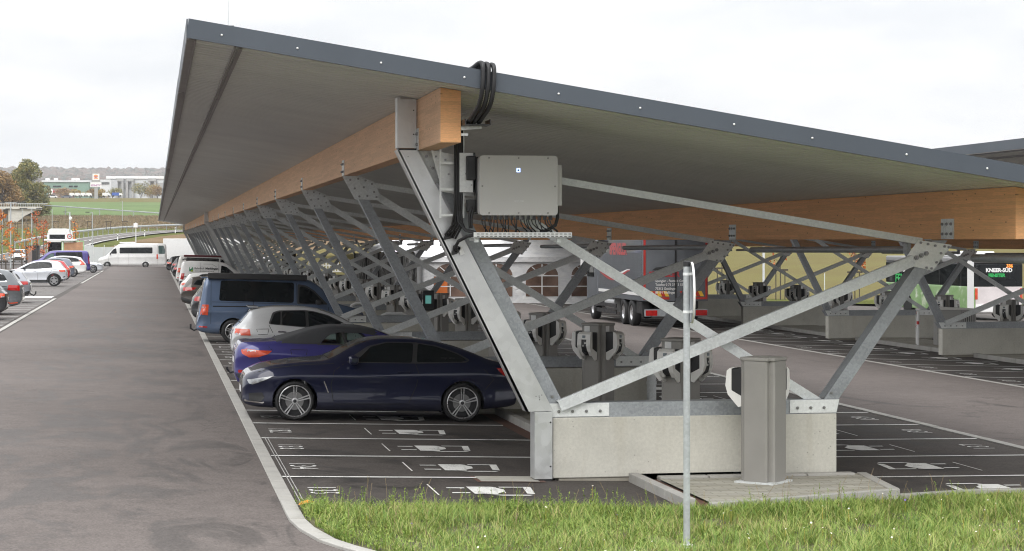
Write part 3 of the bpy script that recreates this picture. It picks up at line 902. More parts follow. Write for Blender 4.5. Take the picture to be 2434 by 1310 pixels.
def pchip(pts):
    x = np.array([p[0] for p in pts], float); y = np.array([p[1] for p in pts], float)
    h = np.diff(x); d = np.diff(y) / h
    m = np.zeros(len(x)); m[0], m[-1] = d[0], d[-1]
    for i in range(1, len(x) - 1):
        if d[i-1] * d[i] > 0:
            w1, w2 = 2*h[i] + h[i-1], h[i] + 2*h[i-1]
            m[i] = (w1 + w2) / (w1 / d[i-1] + w2 / d[i])
    def f(q):
        q = min(max(q, x[0]), x[-1])
        i = min(max(int(np.searchsorted(x, q) - 1), 0), len(h) - 1)
        t = (q - x[i]) / h[i]
        return float((2*t**3 - 3*t*t + 1)*y[i] + (t**3 - 2*t*t + t)*h[i]*m[i] + (-2*t**3 + 3*t*t)*y[i+1] + (t**3 - t*t)*h[i]*m[i+1])
    return f
def fillet(poly, r, n=4):
    out = []
    k = len(poly)
    for i in range(k):
        p, a, b = V(poly[i]), V(poly[i-1]), V(poly[(i+1) % k])
        da, db = (a - p), (b - p)
        rr = min(r, da.length * 0.45, db.length * 0.45)
        u, w = p + da.normalized() * rr, p + db.normalized() * rr
        for j in range(n + 1):
            t = j / n
            out.append(tuple(u * (1-t)**2 + p * 2*t*(1-t) + w * t*t))
    return out
def subdiv(poly, d, closed=True):
    out = []
    n = len(poly)
    for i in range(n if closed else n - 1):
        a, b = V(poly[i]), V(poly[(i+1) % n])
        k = max(1, int((b - a).length / d))
        for j in range(k): out.append(tuple(a + (b - a) * j / k))
    if not closed: out.append(tuple(poly[-1]))
    return out
def inpoly(p, poly):
    c = False
    n = len(poly)
    for i in range(n):
        (x1, y1), (x2, y2) = poly[i][:2], poly[i-1][:2]
        if (y1 > p[1]) != (y2 > p[1]) and p[0] < (x2 - x1) * (p[1] - y1) / (y2 - y1) + x1: c = not c
    return c
class Body:
    """lofted vehicle shell; x runs from the nose (0) to the tail (L), z up from the ground"""
    def __init__(s, sp):
        s.sp = sp
        s.L, s.W = sp['L'], sp['W'] / 2
        s.top, s.belt, s.bot, s.plan = pchip(sp['top']), pchip(sp['belt']), pchip(sp['bot']), pchip(sp['plan'])
        s.rw = sp.get('rw', 0.72)
        s.box = sp.get('box', 0)
        m = MB()
        xs = sorted(set([round(v, 4) for v in np.linspace(0, s.L, sp.get('n', 64))] + [0.012, 0.03, 0.055, s.L - 0.012, s.L - 0.03, s.L - 0.055]))
        rings = [s.section(x) for x in xs]
        vs, n = [], 0
        for x, half in zip(xs, rings):
            ring = half + [(-y, z) for y, z in half[-2:0:-1]]
            n = len(ring)
            vs += [(x, y, z) for y, z in ring]
        fs = [(i*n+k, i*n+(k+1) % n, (i+1)*n+(k+1) % n, (i+1)*n+k) for i in range(len(xs)-1) for k in range(n)]
        m.add(vs, [f[::-1] for f in fs], 0, True)
        a, b = tuple(range(n)), tuple(range((len(xs)-1)*n, len(xs)*n))
        m.f += [list(a), list(b[::-1])]; m.m += [0, 0]; m.sm += [True, True]
        s.mb = m
        s.bvh = BVHTree.FromPolygons([V(v) for v in m.v], m.f)
    def section(s, x):
        zb, zt, W = s.bot(x), s.belt(x), s.plan(x) * s.W
        zp = max(s.top(x), zt + 0.012)
        h, gh = zt - zb, zp - zt
        k = min(1, gh / 0.32)
        e = 0.955 if s.box else 0.935
        wr = W * (0.89 * (1 - k) + s.rw * k)
        p = [(0, zb), (.72*W, zb), (.92*W, zb+.015*h), (.972*W, zb+.07*h), (.99*W, zb+.20*h), (.972*W, zb+.29*h), (.976*W, zb+.50*h), (.98*W, zb+.67*h), (W, zb+.775*h), (.984*W, zb+.83*h), (.966*W, zb+.92*h), (e*W, zt)]
        for t in (.3, .62, .88):
            p.append((e*W + (wr - e*W) * (t/.88)**1.25, zt + t*gh))
        p += [(wr*.955, zt+.945*gh), (wr*.86, zt+.978*gh), (wr*.6, zt+.993*gh), (wr*.3, zp), (0, zp)]
        return p
    def hit(s, o, d):
        r = s.bvh.ray_cast(V(o), V(d))
        return r
    def side(s, x, z, sg, off):
        h = s.hit((x, sg*4, z), (0, -sg, 0))
        if h[0] is None:
            q = s.bvh.find_nearest(V((x, sg*s.W, z)))
            return q[0] + V((0, sg * off, 0))
        return h[0] + V((0, sg * off, 0)) + (h[1] * (off * 0.6) if h[1].y * sg > 0 else V((0, 0, 0)))
    def end(s, y, z, sg, off):
        h = s.hit((s.L/2 + sg*12, y, z), (-sg, 0, 0))
        if h[0] is None:
            q = s.bvh.find_nearest(V((s.L/2 + sg*s.L/2, y, z)))
            return q[0] + V((sg*off, 0, 0))
        return h[0] + V((sg*off, 0, 0))
    def down(s, x, y, off):
        h = s.hit((x, y, 6), (0, 0, -1))
        if h[0] is None: return V((x, y, s.top(x) + off))
        return h[0] + V((0, 0, off))
    def patch(s, poly, fn, d=0.07):
        """polygon in two coordinates, wrapped on the shell by fn(u, v)"""
        P = subdiv(poly, d)
        n = len(P)
        us, vs_ = [p[0] for p in P], [p[1] for p in P]
        inner = []
        u = min(us) + d * 0.5
        while u < max(us):
            v = min(vs_) + d * 0.5
            while v < max(vs_):
                if inpoly((u, v), P) and min((u-a)**2 + (v-b)**2 for a, b in P) > (d*0.4)**2: inner.append((u, v))
                v += d
            u += d
        r = GEO.delaunay_2d_cdt([V(p[:2]) for p in P + inner], [(i, (i+1) % n) for i in range(n)], [], 1, 1e-6)
        m = MB()
        m.add([fn(p.x, p.y) for p in r[0]], [list(f) for f in r[2]], 0, True)
        return m
    def strip(s, path, w, fn, d=0.08):
        P = [V(p) for p in subdiv(path, d, False)]
        m = MB()
        vs = []
        for i, p in enumerate(P):
            t = (P[min(i+1, len(P)-1)] - P[max(i-1, 0)]).normalized()
            nrm = V((-t.y, t.x)) * w / 2
            for q in (p - nrm, p + nrm): vs.append(fn(q.x, q.y))
        m.add(vs, [(2*i, 2*i+1, 2*i+3, 2*i+2) for i in range(len(P)-1)], 0, True)
        return m
_wm = {}
def wheel_meshes(Rr, rim, w, style):
    key = (Rr, rim, w, style)
    if key in _wm: return _wm[key]
    t = MB()
    rx = MX.Rotation(PI/2, 4, 'X')         # lathe axis to -y (outer side at -y... z+ of the profile)
    prof = [(rim, -w*.42), (rim+.02, -w*.5), (Rr-.03, -w*.5), (Rr-.006, -w*.4), (Rr, -w*.25), (Rr, w*.25), (Rr-.006, w*.4), (Rr-.028, w*.49), (rim+.03, w*.51), (rim+.008, w*.47), (rim-.004, w*.40)]
    t.lathe(prof, 40, rx)
    r = MB()
    if style[0] == 'steel':
        r.lathe([(rim, w*.4), (rim-.02, w*.42), (rim*.8, w*.25), (rim*.5, w*.3), (rim*.25, w*.36), (0.001, w*.37)], 28, rx, 0)
        return _wm.setdefault(key, (t, r))
    n, kind, c2 = style[0], style[1], style[2]
    r.lathe([(rim, w*.2), (rim+.004, w*.44), (rim-.010, w*.46), (rim-.016, w*.42)], 40, rx, 1)
    r.lathe([(rim-.016, w*.42), (rim-.03, w*.05)], 40, rx, c2)
    r.lathe([(rim-.02, w*.02), (0.0005, w*.02)], 28, rx, 2)
    r.lathe([(rim*.58, w*.08), (rim*.58, w*.1), (rim*.2, w*.1)], 24, rx, 3)   # brake disc
    for i in range(n):
        a = 2*PI*i/n + PI/2
        prs = [(-1, 1)] if kind == 'single' else [(-1, -.35), (.35, 1)]
        for lo, hi in prs:
            hw0, hw1 = style[3] if len(style) > 3 else 0.03, style[4] if len(style) > 4 else 0.035
            pts = [(rim*.16, hw0*lo), (rim*.16, hw0*hi), (rim-.015, hw1*hi), (rim-.015, hw1*lo)]
            vs = []
            for zz in (w*.2, w*.40):
                for rr, tt in pts:
                    ztop = zz + (0.0 if rr < rim*.5 else 0.01)
                    vs.append(rx @ V((rr*math.cos(a) - tt*math.sin(a), rr*math.sin(a) + tt*math.cos(a), ztop)))
            r.add(vs, [(4,5,6,7)], 0); r.add(vs, [(0,1,5,4),(1,2,6,5),(2,3,7,6),(3,0,4,7)], c2)
    r.lathe([(rim*.2, w*.2), (rim*.2, w*.41), (rim*.11, w*.43)], 20, rx, 0)
    r.lathe([(rim*.11, w*.43), (0.0005, w*.44)], 16, rx, 2)
    return _wm.setdefault(key, (t, r))
def boolean_cut(mesh_mb, cutters, mats, name):
    """the shell with wheel arches (and window openings) cut out; cut faces take the second material"""
    b = mesh_mb.build('tmp', mats)
    cut = []
    for c in cutters:
        o = c.build('tmpc', mats)
        md = b.modifiers.new('b', 'BOOLEAN'); md.operation = 'DIFFERENCE'; md.solver = 'EXACT'; md.object = o
        cut.append(o)
    dg = bpy.context.evaluated_depsgraph_get()
    me = bpy.data.meshes.new_from_object(b.evaluated_get(dg))
    me.name = name
    for o in cut + [b]:
        md = o.data
        bpy.data.objects.remove(o); bpy.data.meshes.remove(md)
    bad = [p for p in me.polygons if p.material_index == 1]
    for p in bad: p.use_smooth = False
    me.set_sharp_from_angle(angle=math.radians(42))
    return me
def make_vehicle(name, sp, label, cat, loc, rz=0.0, tilt=0.0, group=None):
    B = Body(sp)
    L, W = B.L, B.W
    t = thing(name, label, cat, loc, rz, group)
    t.rotation_euler = (0, tilt, rz)
    sh = tr(-L/2, 0, 0)
    col = sp['paint'] if not isinstance(sp['paint'], str) else pnt(sp['paint'])
    cutters = []
    for xa in sp['axles']:
        for sg in (1, -1):
            c = MB()
            yo = B.plan(xa) * W
            ra = sp.get('arch', sp['R'] + 0.05)
            c.lathe([(0.0005, 0), (ra, 0), (ra, 0.7), (0.0005, 0.7)], 36, tr(xa, sg*(yo - 0.36), sp['R']) @ MX.Rotation(-sg*PI/2, 4, 'X'), 1, False)
            cutters.append(c)
    for poly in sp.get('cut', []):
        cutters.append(MB().prism(fillet(poly, 0.05), -1.5, 1.5, mi=1))
    me = boolean_cut(MB().join(B.mb, sh), [MB().join(c, sh) for c in cutters], [col, Mt['arch']], 'body')
    if 'fabric_over' in sp:
        me.materials.append(Mt['fabric'])
        for p_ in me.polygons:
            if p_.material_index == 0 and sp['fabric_over'](p_.center.x + L/2, p_.center.z): p_.material_index = 2
    body = bpy.data.objects.new('body', me); COL.objects.link(body); body.parent = t
    def part(m, nm, mat, par=t, lab=None): return MB().join(m, sh).build(nm, mat, par, angle=50, label=lab)
    both = (1, -1)
    S = lambda sg, off: (lambda u, v: B.side(u, v, sg, off))
    E = lambda sg, off: (lambda u, v: B.end(u, v, sg, off))
    D = lambda off: (lambda u, v: B.down(u, v, off))
    for sg in both:
        for poly in sp.get('frame', []): part(B.patch(fillet(poly, .05), S(sg, .003)), 'window_frame', Mt['trim'])
        for it in sp.get('win', []):
            poly, mk = it if isinstance(it[1], str) else (it, 'glass')
            part(B.patch(fillet(poly, sp.get('wfil', .04)), S(sg, .007)), 'window', Mt[mk])
        for it in sp.get('clear', []):
            part(B.patch(fillet(it, .05), S(sg, -.006)), 'window', Mt['glass_clear'])
        for poly, mk, nm in sp.get('sidep', []):
            part(B.patch(fillet(poly, .03), S(sg, .006)), nm, Mt[mk] if mk in Mt else pnt(mk))
        for poly, mk, nm in sp.get('sidep2', []):
            part(B.patch(fillet(poly, .015), S(sg, .010), .05), nm, Mt[mk] if mk in Mt else pnt(mk))
        for path in sp.get('seams', []): part(B.strip(path, 0.012, S(sg, .002)), 'shut_line', Mt['seam'])
        for path, w, mk, nm in sp.get('strips', []):
            part(B.strip(path, w, S(sg, .006)), nm, Mt[mk] if mk in Mt else pnt(mk))
        if 'mirror' in sp:
            x, z = sp['mirror']
            q = B.side(x, z, sg, 0)
            m = MB(); m.box((x - .07, q.y + sg*.06 if sg > 0 else q.y - .24, z - .03), (x + .09, q.y + .24 if sg > 0 else q.y - .06, z + .12))
            mo = MB().join(m, sh).build('mirror', [sp.get('mirrorm', col)], t, bevel=.045)
            m = MB(); m.bar((x + .02, q.y - sg*.01, z - .02), (x + .02, q.y + sg*.1, z + .02), .05, .04)
            MB().join(m, sh).build('mirror_arm', Mt['trim'], mo)
        for x, z in sp.get('handles', []):
            q = B.side(x, z, sg, 0.012)
            m = MB(); m.bar((x - .10, q.y, z), (x + .10, q.y, z + .01), .03, .03)
            MB().join(m, sh).build('door_handle', sp.get('handlem', col), t, bevel=.008)
    def grid(x0, x1, nx, yf, off):
        m = MB(); ny = 12
        vs = []
        for i in range(nx + 1):
            x = x0 + (x1 - x0) * i / nx
            for j in range(ny + 1): vs.append(B.down(x, yf(x, i / nx) * (2*j/ny - 1), off))
        return m.add(vs, [(i*(ny+1)+j, i*(ny+1)+j+1, (i+1)*(ny+1)+j+1, (i+1)*(ny+1)+j) for i in range(nx) for j in range(ny)], 0, True)
    def yroof(x, f=0.9):
        s_ = B.section(x); return s_[14][0] * f
    if 'screen' in sp:
        x0, x1 = sp['screen'][:2]
        part(grid(x0, x1, 12, lambda x, q: yroof(x, .95), .006), 'windscreen', Mt[sp.get('screenm', 'glass')])
    if 'rscreen' in sp:
        x0, x1 = sp['rscreen'][:2]
        part(grid(x0, x1, 10, lambda x, q: yroof(x, .86), .006), 'rear_window', Mt[sp.get('rscreenm', 'glass')])
    if 'roofp' in sp:
        x0, x1, mk = sp['roofp']
        part(grid(x0, x1, 16, lambda x, q: yroof(x, 1.1), .006), 'roof_panel', Mt[mk] if mk in Mt else pnt(mk))
    for nm, mk, pts, sg in sp.get('ends', []):                       # patches on the nose (-1) or the tail (1), given for y >= 0 and mirrored
        if all(abs(p[0]) < 1e-6 or p[0] > 0 for p in pts) and any(abs(p[0]) < 1e-6 for p in pts):
            poly = pts + [(-y, z) for y, z in pts[::-1] if y > 1e-6]
            part(B.patch(poly, E(sg, .008)), nm, Mt[mk] if mk in Mt else pnt(mk))
        else:
            for k in both:
                part(B.patch([(k*y, z) for y, z in pts], E(sg, .010)), nm, Mt[mk] if mk in Mt else pnt(mk))
    # wheels
    tm, rm = wheel_meshes(sp['R'], sp['rim'], sp.get('tw', .215), sp['style'])
    mats = sp.get('rimm', ['silverrim', 'silverrim', 'black', 'bolt'])
    tyre_o = None
    for xa in sp['axles']:
        for sg in both:
            yo = B.plan(xa) * W
            mx = tr(xa - L/2, sg*(yo - sp.get('tw', .215)*.5 - .012), sp['R'])
            if sg > 0: mx = mx @ rotz(PI)
            if tyre_o is None:
                tyre_o = tm.build('wheel', Mt['rubber'], t, angle=50)
                rim_o = rm.build('rim', [Mt[k] for k in mats], tyre_o, angle=35)
                tyre_o.matrix_local = mx
            else:
                c = tyre_o.copy(); COL.objects.link(c); c.parent = t; c.matrix_local = mx
                r_ = rim_o.copy(); COL.objects.link(r_); r_.parent = c
    # dark underside so that no light shows through under the sills
    return t, B, sh

def rear_to(xrear, y, L, dz=0):
    """pose of a vehicle standing in the right-hand bays with its tail at xrear towards the lane"""
    xc = xrear + L / 2
    return (xc, y, g(xc) + dz), PI, -0.026
PLAN = [(0, .66), (.05, .78), (.18, .88), (.5, .965), (1.0, .995), (2.2, 1), (3.4, .995)]
def plan(L, tail=.86):
    return PLAN + [(L - .5, .975), (L - .16, tail + .06), (L - .04, tail), (L, tail - .07)]
STAR5 = (5, 'double', 2, .020, .036)
# --- dark blue coupe, nose to the lane
coupe = dict(L=4.64, W=1.83, R=.325, rim=.262, axles=(.86, 3.67), arch=.372, paint='navy', style=STAR5, rimm=['silverrim', 'silverrim', 'darkrim', 'bolt'], rw=.66,
  top=[(0, .62), (.04, .72), (.16, .80), (.45, .895), (.9, .965), (1.34, 1.005), (1.5, 1.06), (1.75, 1.205), (2.05, 1.335), (2.35, 1.382), (2.75, 1.388), (3.15, 1.355), (3.5, 1.275), (3.85, 1.165), (4.15, 1.055), (4.4, 1.0), (4.56, .965), (4.62, .90), (4.64, .82)],
  belt=[(0, .55), (.06, .66), (.2, .76), (.5, .845), (1.0, .90), (1.6, .915), (2.4, .935), (3.2, .965), (3.9, .975), (4.4, .94), (4.6, .87), (4.64, .76)],
  bot=[(0, .30), (.05, .25), (.3, .205), (.9, .185), (1.4, .165), (3.2, .165), (3.8, .2), (4.3, .235), (4.6, .30), (4.64, .42)],
  plan=plan(4.64, .84), n=90,
  frame=[[(1.70, .97), (1.80, 1.07), (2.08, 1.25), (2.38, 1.322), (2.85, 1.325), (3.25, 1.27), (3.6, 1.155), (3.80, 1.045), (3.72, 1.0), (2.9, .975)]],
  win=[[(1.86, .99), (2.12, 1.235), (2.40, 1.305), (2.84, 1.305), (2.80, .99)], [(2.88, 1.0), (2.92, 1.3), (3.22, 1.253), (3.55, 1.15), (3.72, 1.06), (3.66, 1.015)]],
  seams=[[(1.50, .30), (1.45, .6), (1.50, .84), (1.66, .95)], [(2.76, .32), (2.88, .6), (2.92, .8), (2.86, .98)], [(1.52, .285), (2.76, .30)], [(.18, .77), (.45, .86), (1.0, .93), (1.5, .955)], [(.16, .58), (.5, .72)], [(4.02, .9), (4.2, .73), (4.05, .55)]],
  sidep2=[([(.07, .66), (.20, .685), (.50, .735), (.36, .665), (.16, .585), (.10, .60)], 'lampclear', 'headlight'), ([(.11, .655), (.30, .69), (.26, .62), (.15, .595)], 'bolt', 'headlight_projector'),
          ([(4.24, .92), (4.60, .925), (4.62, .80), (4.50, .765), (4.36, .80)], 'tail', 'taillight'),
          ([(.10, .44), (.32, .46), (.36, .38), (.30, .31), (.12, .30)], 'black', 'air_intake'),
          ([(.03, .30), (.34, .275), (.36, .31), (.33, .30), (.10, .315), (.03, .34)], 'chrome', 'bumper_strip'),
          ([(1.325, .66), (1.345, .66), (1.42, .47), (1.40, .47)], 'chrome', 'fender_vent')],
  ends=[('kidney_grille', 'black', [(.03, .56), (.20, .57), (.21, .70), (.04, .715)], -1), ('number_plate', 'white', [(0, .42), (.26, .42), (.26, .53), (0, .53)], -1), ('lower_grille', 'black', [(0, .28), (.45, .28), (.5, .38), (0, .40)], -1),
        ('number_plate', 'white', [(0, .62), (.26, .62), (.26, .73), (0, .73)], 1)],
  strips=[([(1.5, .335), (2.6, .345)], .03, 'navy', 'sill_ridge')],
  mirror=(1.80, .98), handles=[(2.66, .83)], screen=(1.42, 2.04), rscreen=(3.35, 4.05))
make_vehicle('parked_car', coupe, 'dark navy coupe parked nose towards the lane with five-spoke wheels', 'car', (1.41 + 2.32, 34.2, g(3.73)), 0, .026, 'cars parked under the nearest carport')

# --- violet convertible, tail to the lane
LC = 4.77
rv = lambda pts, L: [(L - x, z) for x, z in pts][::-1]
conv = dict(L=LC, W=1.85, R=.33, rim=.262, axles=(.88, 3.73), arch=.375, paint='violet', style=STAR5, rimm=['darkrim', 'silverrim', 'black', 'bolt'], rw=.66, n=90,
  top=[(0, .64), (.05, .76), (.2, .83), (.6, .92), (1.0, .985), (1.38, 1.02), (1.5, 1.06), (1.85, 1.24), (2.15, 1.345), (2.5, 1.395), (2.9, 1.395), (3.3, 1.335), (3.65, 1.225), (3.95, 1.13), (4.05, 1.105), (4.4, 1.085), (4.66, 1.065), (4.72, 1.0), (4.77, .9)],
  belt=[(0, .58), (.06, .69), (.2, .79), (.6, .87), (1.2, .92), (2.4, .965), (3.3, 1.01), (4.0, 1.045), (4.5, 1.02), (4.7, .94), (4.77, .82)],
  bot=[(0, .30), (.05, .25), (.3, .2), (.9, .18), (1.4, .16), (3.3, .16), (3.9, .2), (4.4, .24), (4.7, .31), (4.77, .45)], plan=plan(LC, .84),
  cut=[[(2.15, 1.07), (2.42, 1.285), (2.72, 1.30), (3.02, 1.235), (3.2, 1.07)]],
  clear=[[(2.12, 1.06), (2.42, 1.295), (2.72, 1.31), (3.04, 1.24), (3.22, 1.06)]],
  strips=[([(2.70, 1.05), (2.78, 1.30)], .05, 'trim', 'window_post'), ([(2.1, 1.055), (3.25, 1.06)], .03, 'trim', 'window_sill')],
  sidep2=[(rv([(.10, .93), (.2, .955), (.42, .93), (.68, .925), (.60, .86), (.42, .80), (.25, .79), (.12, .86)], LC), 'tail2', 'taillight'),
          (rv([(.13, .925), (.24, .943), (.42, .915), (.36, .875), (.22, .89)], LC), 'lampclear', 'taillight_lens'),
          (rv([(.0, .40), (.34, .38), (.40, .55), (.33, .55), (.28, .46), (0, .5)], LC), 'black', 'diffuser'), (rv([(.06, .50), (.14, .5), (.14, .555), (.06, .555)], LC), 'tail', 'reflector')],
  seams=[rv([(.55, 1.06), (.68, .93)], LC), rv([(.42, .79), (.55, .66), (.9, .58)], LC), rv([(1.02, .95), (1.05, .78), (1.3, .78), (1.33, .95), (1.02, .95)], LC), [(1.5, .3), (1.48, .85)], [(2.8, .32), (2.9, .95)]],
  ends=[('number_plate', 'white', [(0, .66), (.26, .66), (.26, .77), (0, .77)], 1), ('kidney_grille', 'black', [(.03, .45), (.20, .45), (.22, .72), (.04, .73)], -1)],
  mirror=(1.95, 1.03), screen=(1.45, 2.1), roofp=(2.1, 4.0, 'fabric'), fabric_over=lambda x, z: 2.12 < x < 4.02 and z > (1.30 if x < 2.8 else 1.09))
loc, rz, tl = rear_to(1.45, 38.5, LC)
t, B, sh = make_vehicle('parked_car', conv, 'violet blue convertible with black fabric roof beside the navy coupe', 'car', loc, rz, tl, 'cars parked under the nearest carport')
for sg in (1, -1):                                                  # the soft top wraps down over the sides
    m = MB().join(B.patch([(3.22, 1.06), (3.03, 1.235), (2.74, 1.30), (2.42, 1.29), (2.2, 1.24), (2.10, 1.29), (2.3, 1.36), (2.6, 1.393), (2.9, 1.393), (3.3, 1.335), (3.65, 1.225), (3.98, 1.12), (3.9, 1.07), (3.5, 1.055)], lambda u, v, sg=sg: B.side(u, v, sg, .009), .05))
    MB().join(m, sh).build('soft_top', Mt['fabric'], t, angle=60)
m = MB()
for sg in (.38, -.38):
    m.lathe([(0.001, 0), (.1, .0), (.13, .05), (.13, .2), (.09, .27), (0.001, .28)], 14, tr(2.72, sg, 1.04) @ MX.Diagonal((.55, 1, 1, 1)))
MB().join(m, sh).build('headrest', Mt['seat'], t)
MB().join(MB().tube([(LC - .1, .02, .5), (LC + .06, .02, .45), (LC + .12, .02, .52), (LC + .12, .02, .56)], .022), sh).build('tow_bar', Mt['black'], t)

# --- silver hatchback
LG = 4.25
golf = dict(L=LG, W=1.79, R=.32, rim=.225, axles=(.87, 3.50), arch=.365, paint='silver', style=(5, 'single', 2, .035, .05), rw=.70, n=80,
  top=[(0, .60), (.05, .72), (.2, .80), (.6, .90), (1.0, .96), (1.25, 1.0), (1.5, 1.13), (1.9, 1.325), (2.3, 1.44), (2.8, 1.485), (3.2, 1.475), (3.62, 1.43), (3.80, 1.385), (3.95, 1.22), (4.10, 1.03), (4.2, .93), (4.25, .80)],
  belt=[(0, .54), (.05, .66), (.2, .76), (.6, .86), (1.2, .93), (2.4, .985), (3.3, 1.03), (3.7, 1.03), (4.0, .985), (4.18, .88), (4.25, .72)],
  bot=[(0, .3), (.05, .24), (.3, .2), (.9, .18), (3.4, .18), (3.8, .24), (4.15, .32), (4.25, .45)], plan=plan(LG, .87),
  frame=[[(1.42, 1.0), (2.06, 1.30), (2.40, 1.385), (2.62, 1.405), (3.2, 1.385), (3.34, 1.335), (3.43, 1.07), (2.5, 1.0)]],
  win=[([(1.50, 1.015), (2.08, 1.285), (2.40, 1.365), (2.52, 1.37), (2.50, 1.02)], 'glass'), [(2.57, 1.03), (2.59, 1.385), (3.12, 1.37), (3.13, 1.06)], [(3.165, 1.06), (3.155, 1.365), (3.29, 1.32), (3.39, 1.075)]],
  seams=[[(1.42, .3), (1.42, .94)], [(2.52, .28), (2.54, 1.0)], [(3.02, .5), (3.3, .82), (3.42, 1.05)], [(1.42, .29), (2.52, .27)], [(3.42, .95), (3.45, .83), (3.66, .83), (3.70, .95), (3.42, .96)]],
  sidep2=[([(3.86, .95), (4.18, .955), (4.20, .84), (4.05, .80), (3.83, .80)], 'tail2', 'taillight'), ([(4.06, .86), (4.18, .86), (4.18, .81), (4.06, .81)], 'lampclear', 'taillight_lens'), ([(.1, .68), (.5, .78), (.45, .68), (.12, .6)], 'lampclear', 'headlight')],
  ends=[('rear_window', 'glass', [(0, 1.07), (.56, 1.07), (.48, 1.36), (0, 1.38)], 1), ('number_plate', 'white', [(0, .68), (.26, .68), (.26, .79), (0, .79)], 1), ('bumper_trim', 'trim', [(0, .35), (.6, .35), (.6, .42), (0, .42)], 1)],
  mirror=(1.72, 1.0), handles=[(3.12, .90), (2.35, .88)], handlem=Mt['chrome'], screen=(1.3, 2.25))
loc, rz, tl = rear_to(1.72, 47.2, LG)
t, B, sh = make_vehicle('parked_car', golf, 'silver hatchback with an orange-red tail lamp between the convertible and the blue van', 'car', loc, rz, tl, 'cars parked under the nearest carport')
m = MB(); m.box((3.66, -.55, 1.435), (3.90, .55, 1.46)); MB().join(m, sh).build('spoiler', pnt('silver'), t, bevel=.012)
m = MB(); m.bar((4.17, 0, 1.05), (4.27, .0, 1.08), .03, .03); m.bar((4.02, 0.3, 1.1), (4.2, -.05, 1.06), .015, .015); MB().join(m, sh).build('rear_wiper', Mt['black'], t)

# --- blue camper van
LT = 4.9
t6 = dict(L=LT, W=1.90, R=.345, rim=.232, axles=(.92, 3.85), arch=.40, paint='blue', style=(5, 'double', 2, .03, .05), rw=.86, box=1, n=80, tw=.235,
  top=[(0, .75), (.04, .92), (.18, 1.04), (.5, 1.14), (.8, 1.22), (1.0, 1.38), (1.35, 1.70), (1.6, 1.86), (1.85, 1.925), (2.4, 1.955), (4.2, 1.945), (4.6, 1.91), (4.7, 1.82), (4.78, 1.4), (4.83, 1.0), (4.9, .62)],
  belt=[(0, .66), (.05, .84), (.2, .94), (.6, 1.03), (1.0, 1.08), (2.0, 1.12), (4.4, 1.12), (4.7, 1.08), (4.82, .9), (4.9, .58)],
  bot=[(0, .32), (.05, .26), (.4, .22), (3.5, .24), (4.4, .26), (4.8, .32), (4.9, .38)], plan=plan(LT, .92),
  frame=[[(1.12, 1.18), (1.52, 1.58), (1.75, 1.72), (2.02, 1.76), (2.02, 1.17)]],
  win=[([(1.22, 1.20), (1.56, 1.55), (1.78, 1.68), (1.96, 1.70), (1.96, 1.20)], 'glass'), [(2.12, 1.21), (2.12, 1.80), (4.24, 1.82), (4.28, 1.23)]], wfil=.07,
  seams=[[(2.05, .3), (2.05, 1.78)], [(3.28, .3), (3.28, 1.82)], [(4.5, .55), (4.52, 1.86)], [(1.1, .35), (1.1, 1.1)], [(2.05, 1.18), (4.48, 1.19)]],
  strips=[([(3.28, 1.075), (4.45, 1.065)], .03, 'seam', 'door_rail'), ([(3.3, 1.20), (3.3, 1.82)], .012, 'seam', 'window_joint')],
  sidep2=[([(4.57, 1.11), (4.76, 1.11), (4.82, .82), (4.59, .80)], 'tail2', 'taillight'), ([(4.66, 1.06), (4.755, 1.06), (4.76, 1.0), (4.66, 1.0)], 'lampclear', 'taillight_lens'), ([(4.6, .48), (4.84, .49), (4.84, .45), (4.6, .44)], 'tail', 'reflector'), ([(.1, .9), (.45, .98), (.4, .86), (.1, .8)], 'lampclear', 'headlight')],
  ends=[('rear_window', 'glass', [(0, 1.2), (.70, 1.2), (.66, 1.75), (0, 1.77)], 1), ('number_plate', 'white', [(0, .75), (.26, .75), (.26, .86), (0, .86)], 1)],
  mirror=(1.4, 1.2), mirrorm=Mt['trim'], handles=[(3.4, 1.0), (2.2, 1.0)], screen=(.95, 1.6))
loc, rz, tl = rear_to(1.17, 59.6, LT)
t, B, sh = make_vehicle('parked_van', t6, 'blue camper van with rolled black awning on its roof edge, tail to the lane', 'van', loc, rz, tl, 'cars parked under the nearest carport')
q = B.section(3)[14]
MB().join(MB().box((1.75, -q[0] - .03 if False else q[0] - .06, 1.86), (4.62, q[0] + .09, 2.03)), sh).build('roof_awning', Mt['trim'], t, bevel=.02)
m = MB(); m.box((4.56, -.62, 1.87), (4.8, .62, 1.9)); MB().join(m, sh).build('spoiler', pnt('blue'), t, bevel=.01)
MB().join(MB().tube([(LT - .15, -.02, .42), (LT + .06, -.02, .32), (LT + .16, -.02, .38), (LT + .16, -.02, .5)], .03), sh).build('tow_bar', Mt['black'], t)
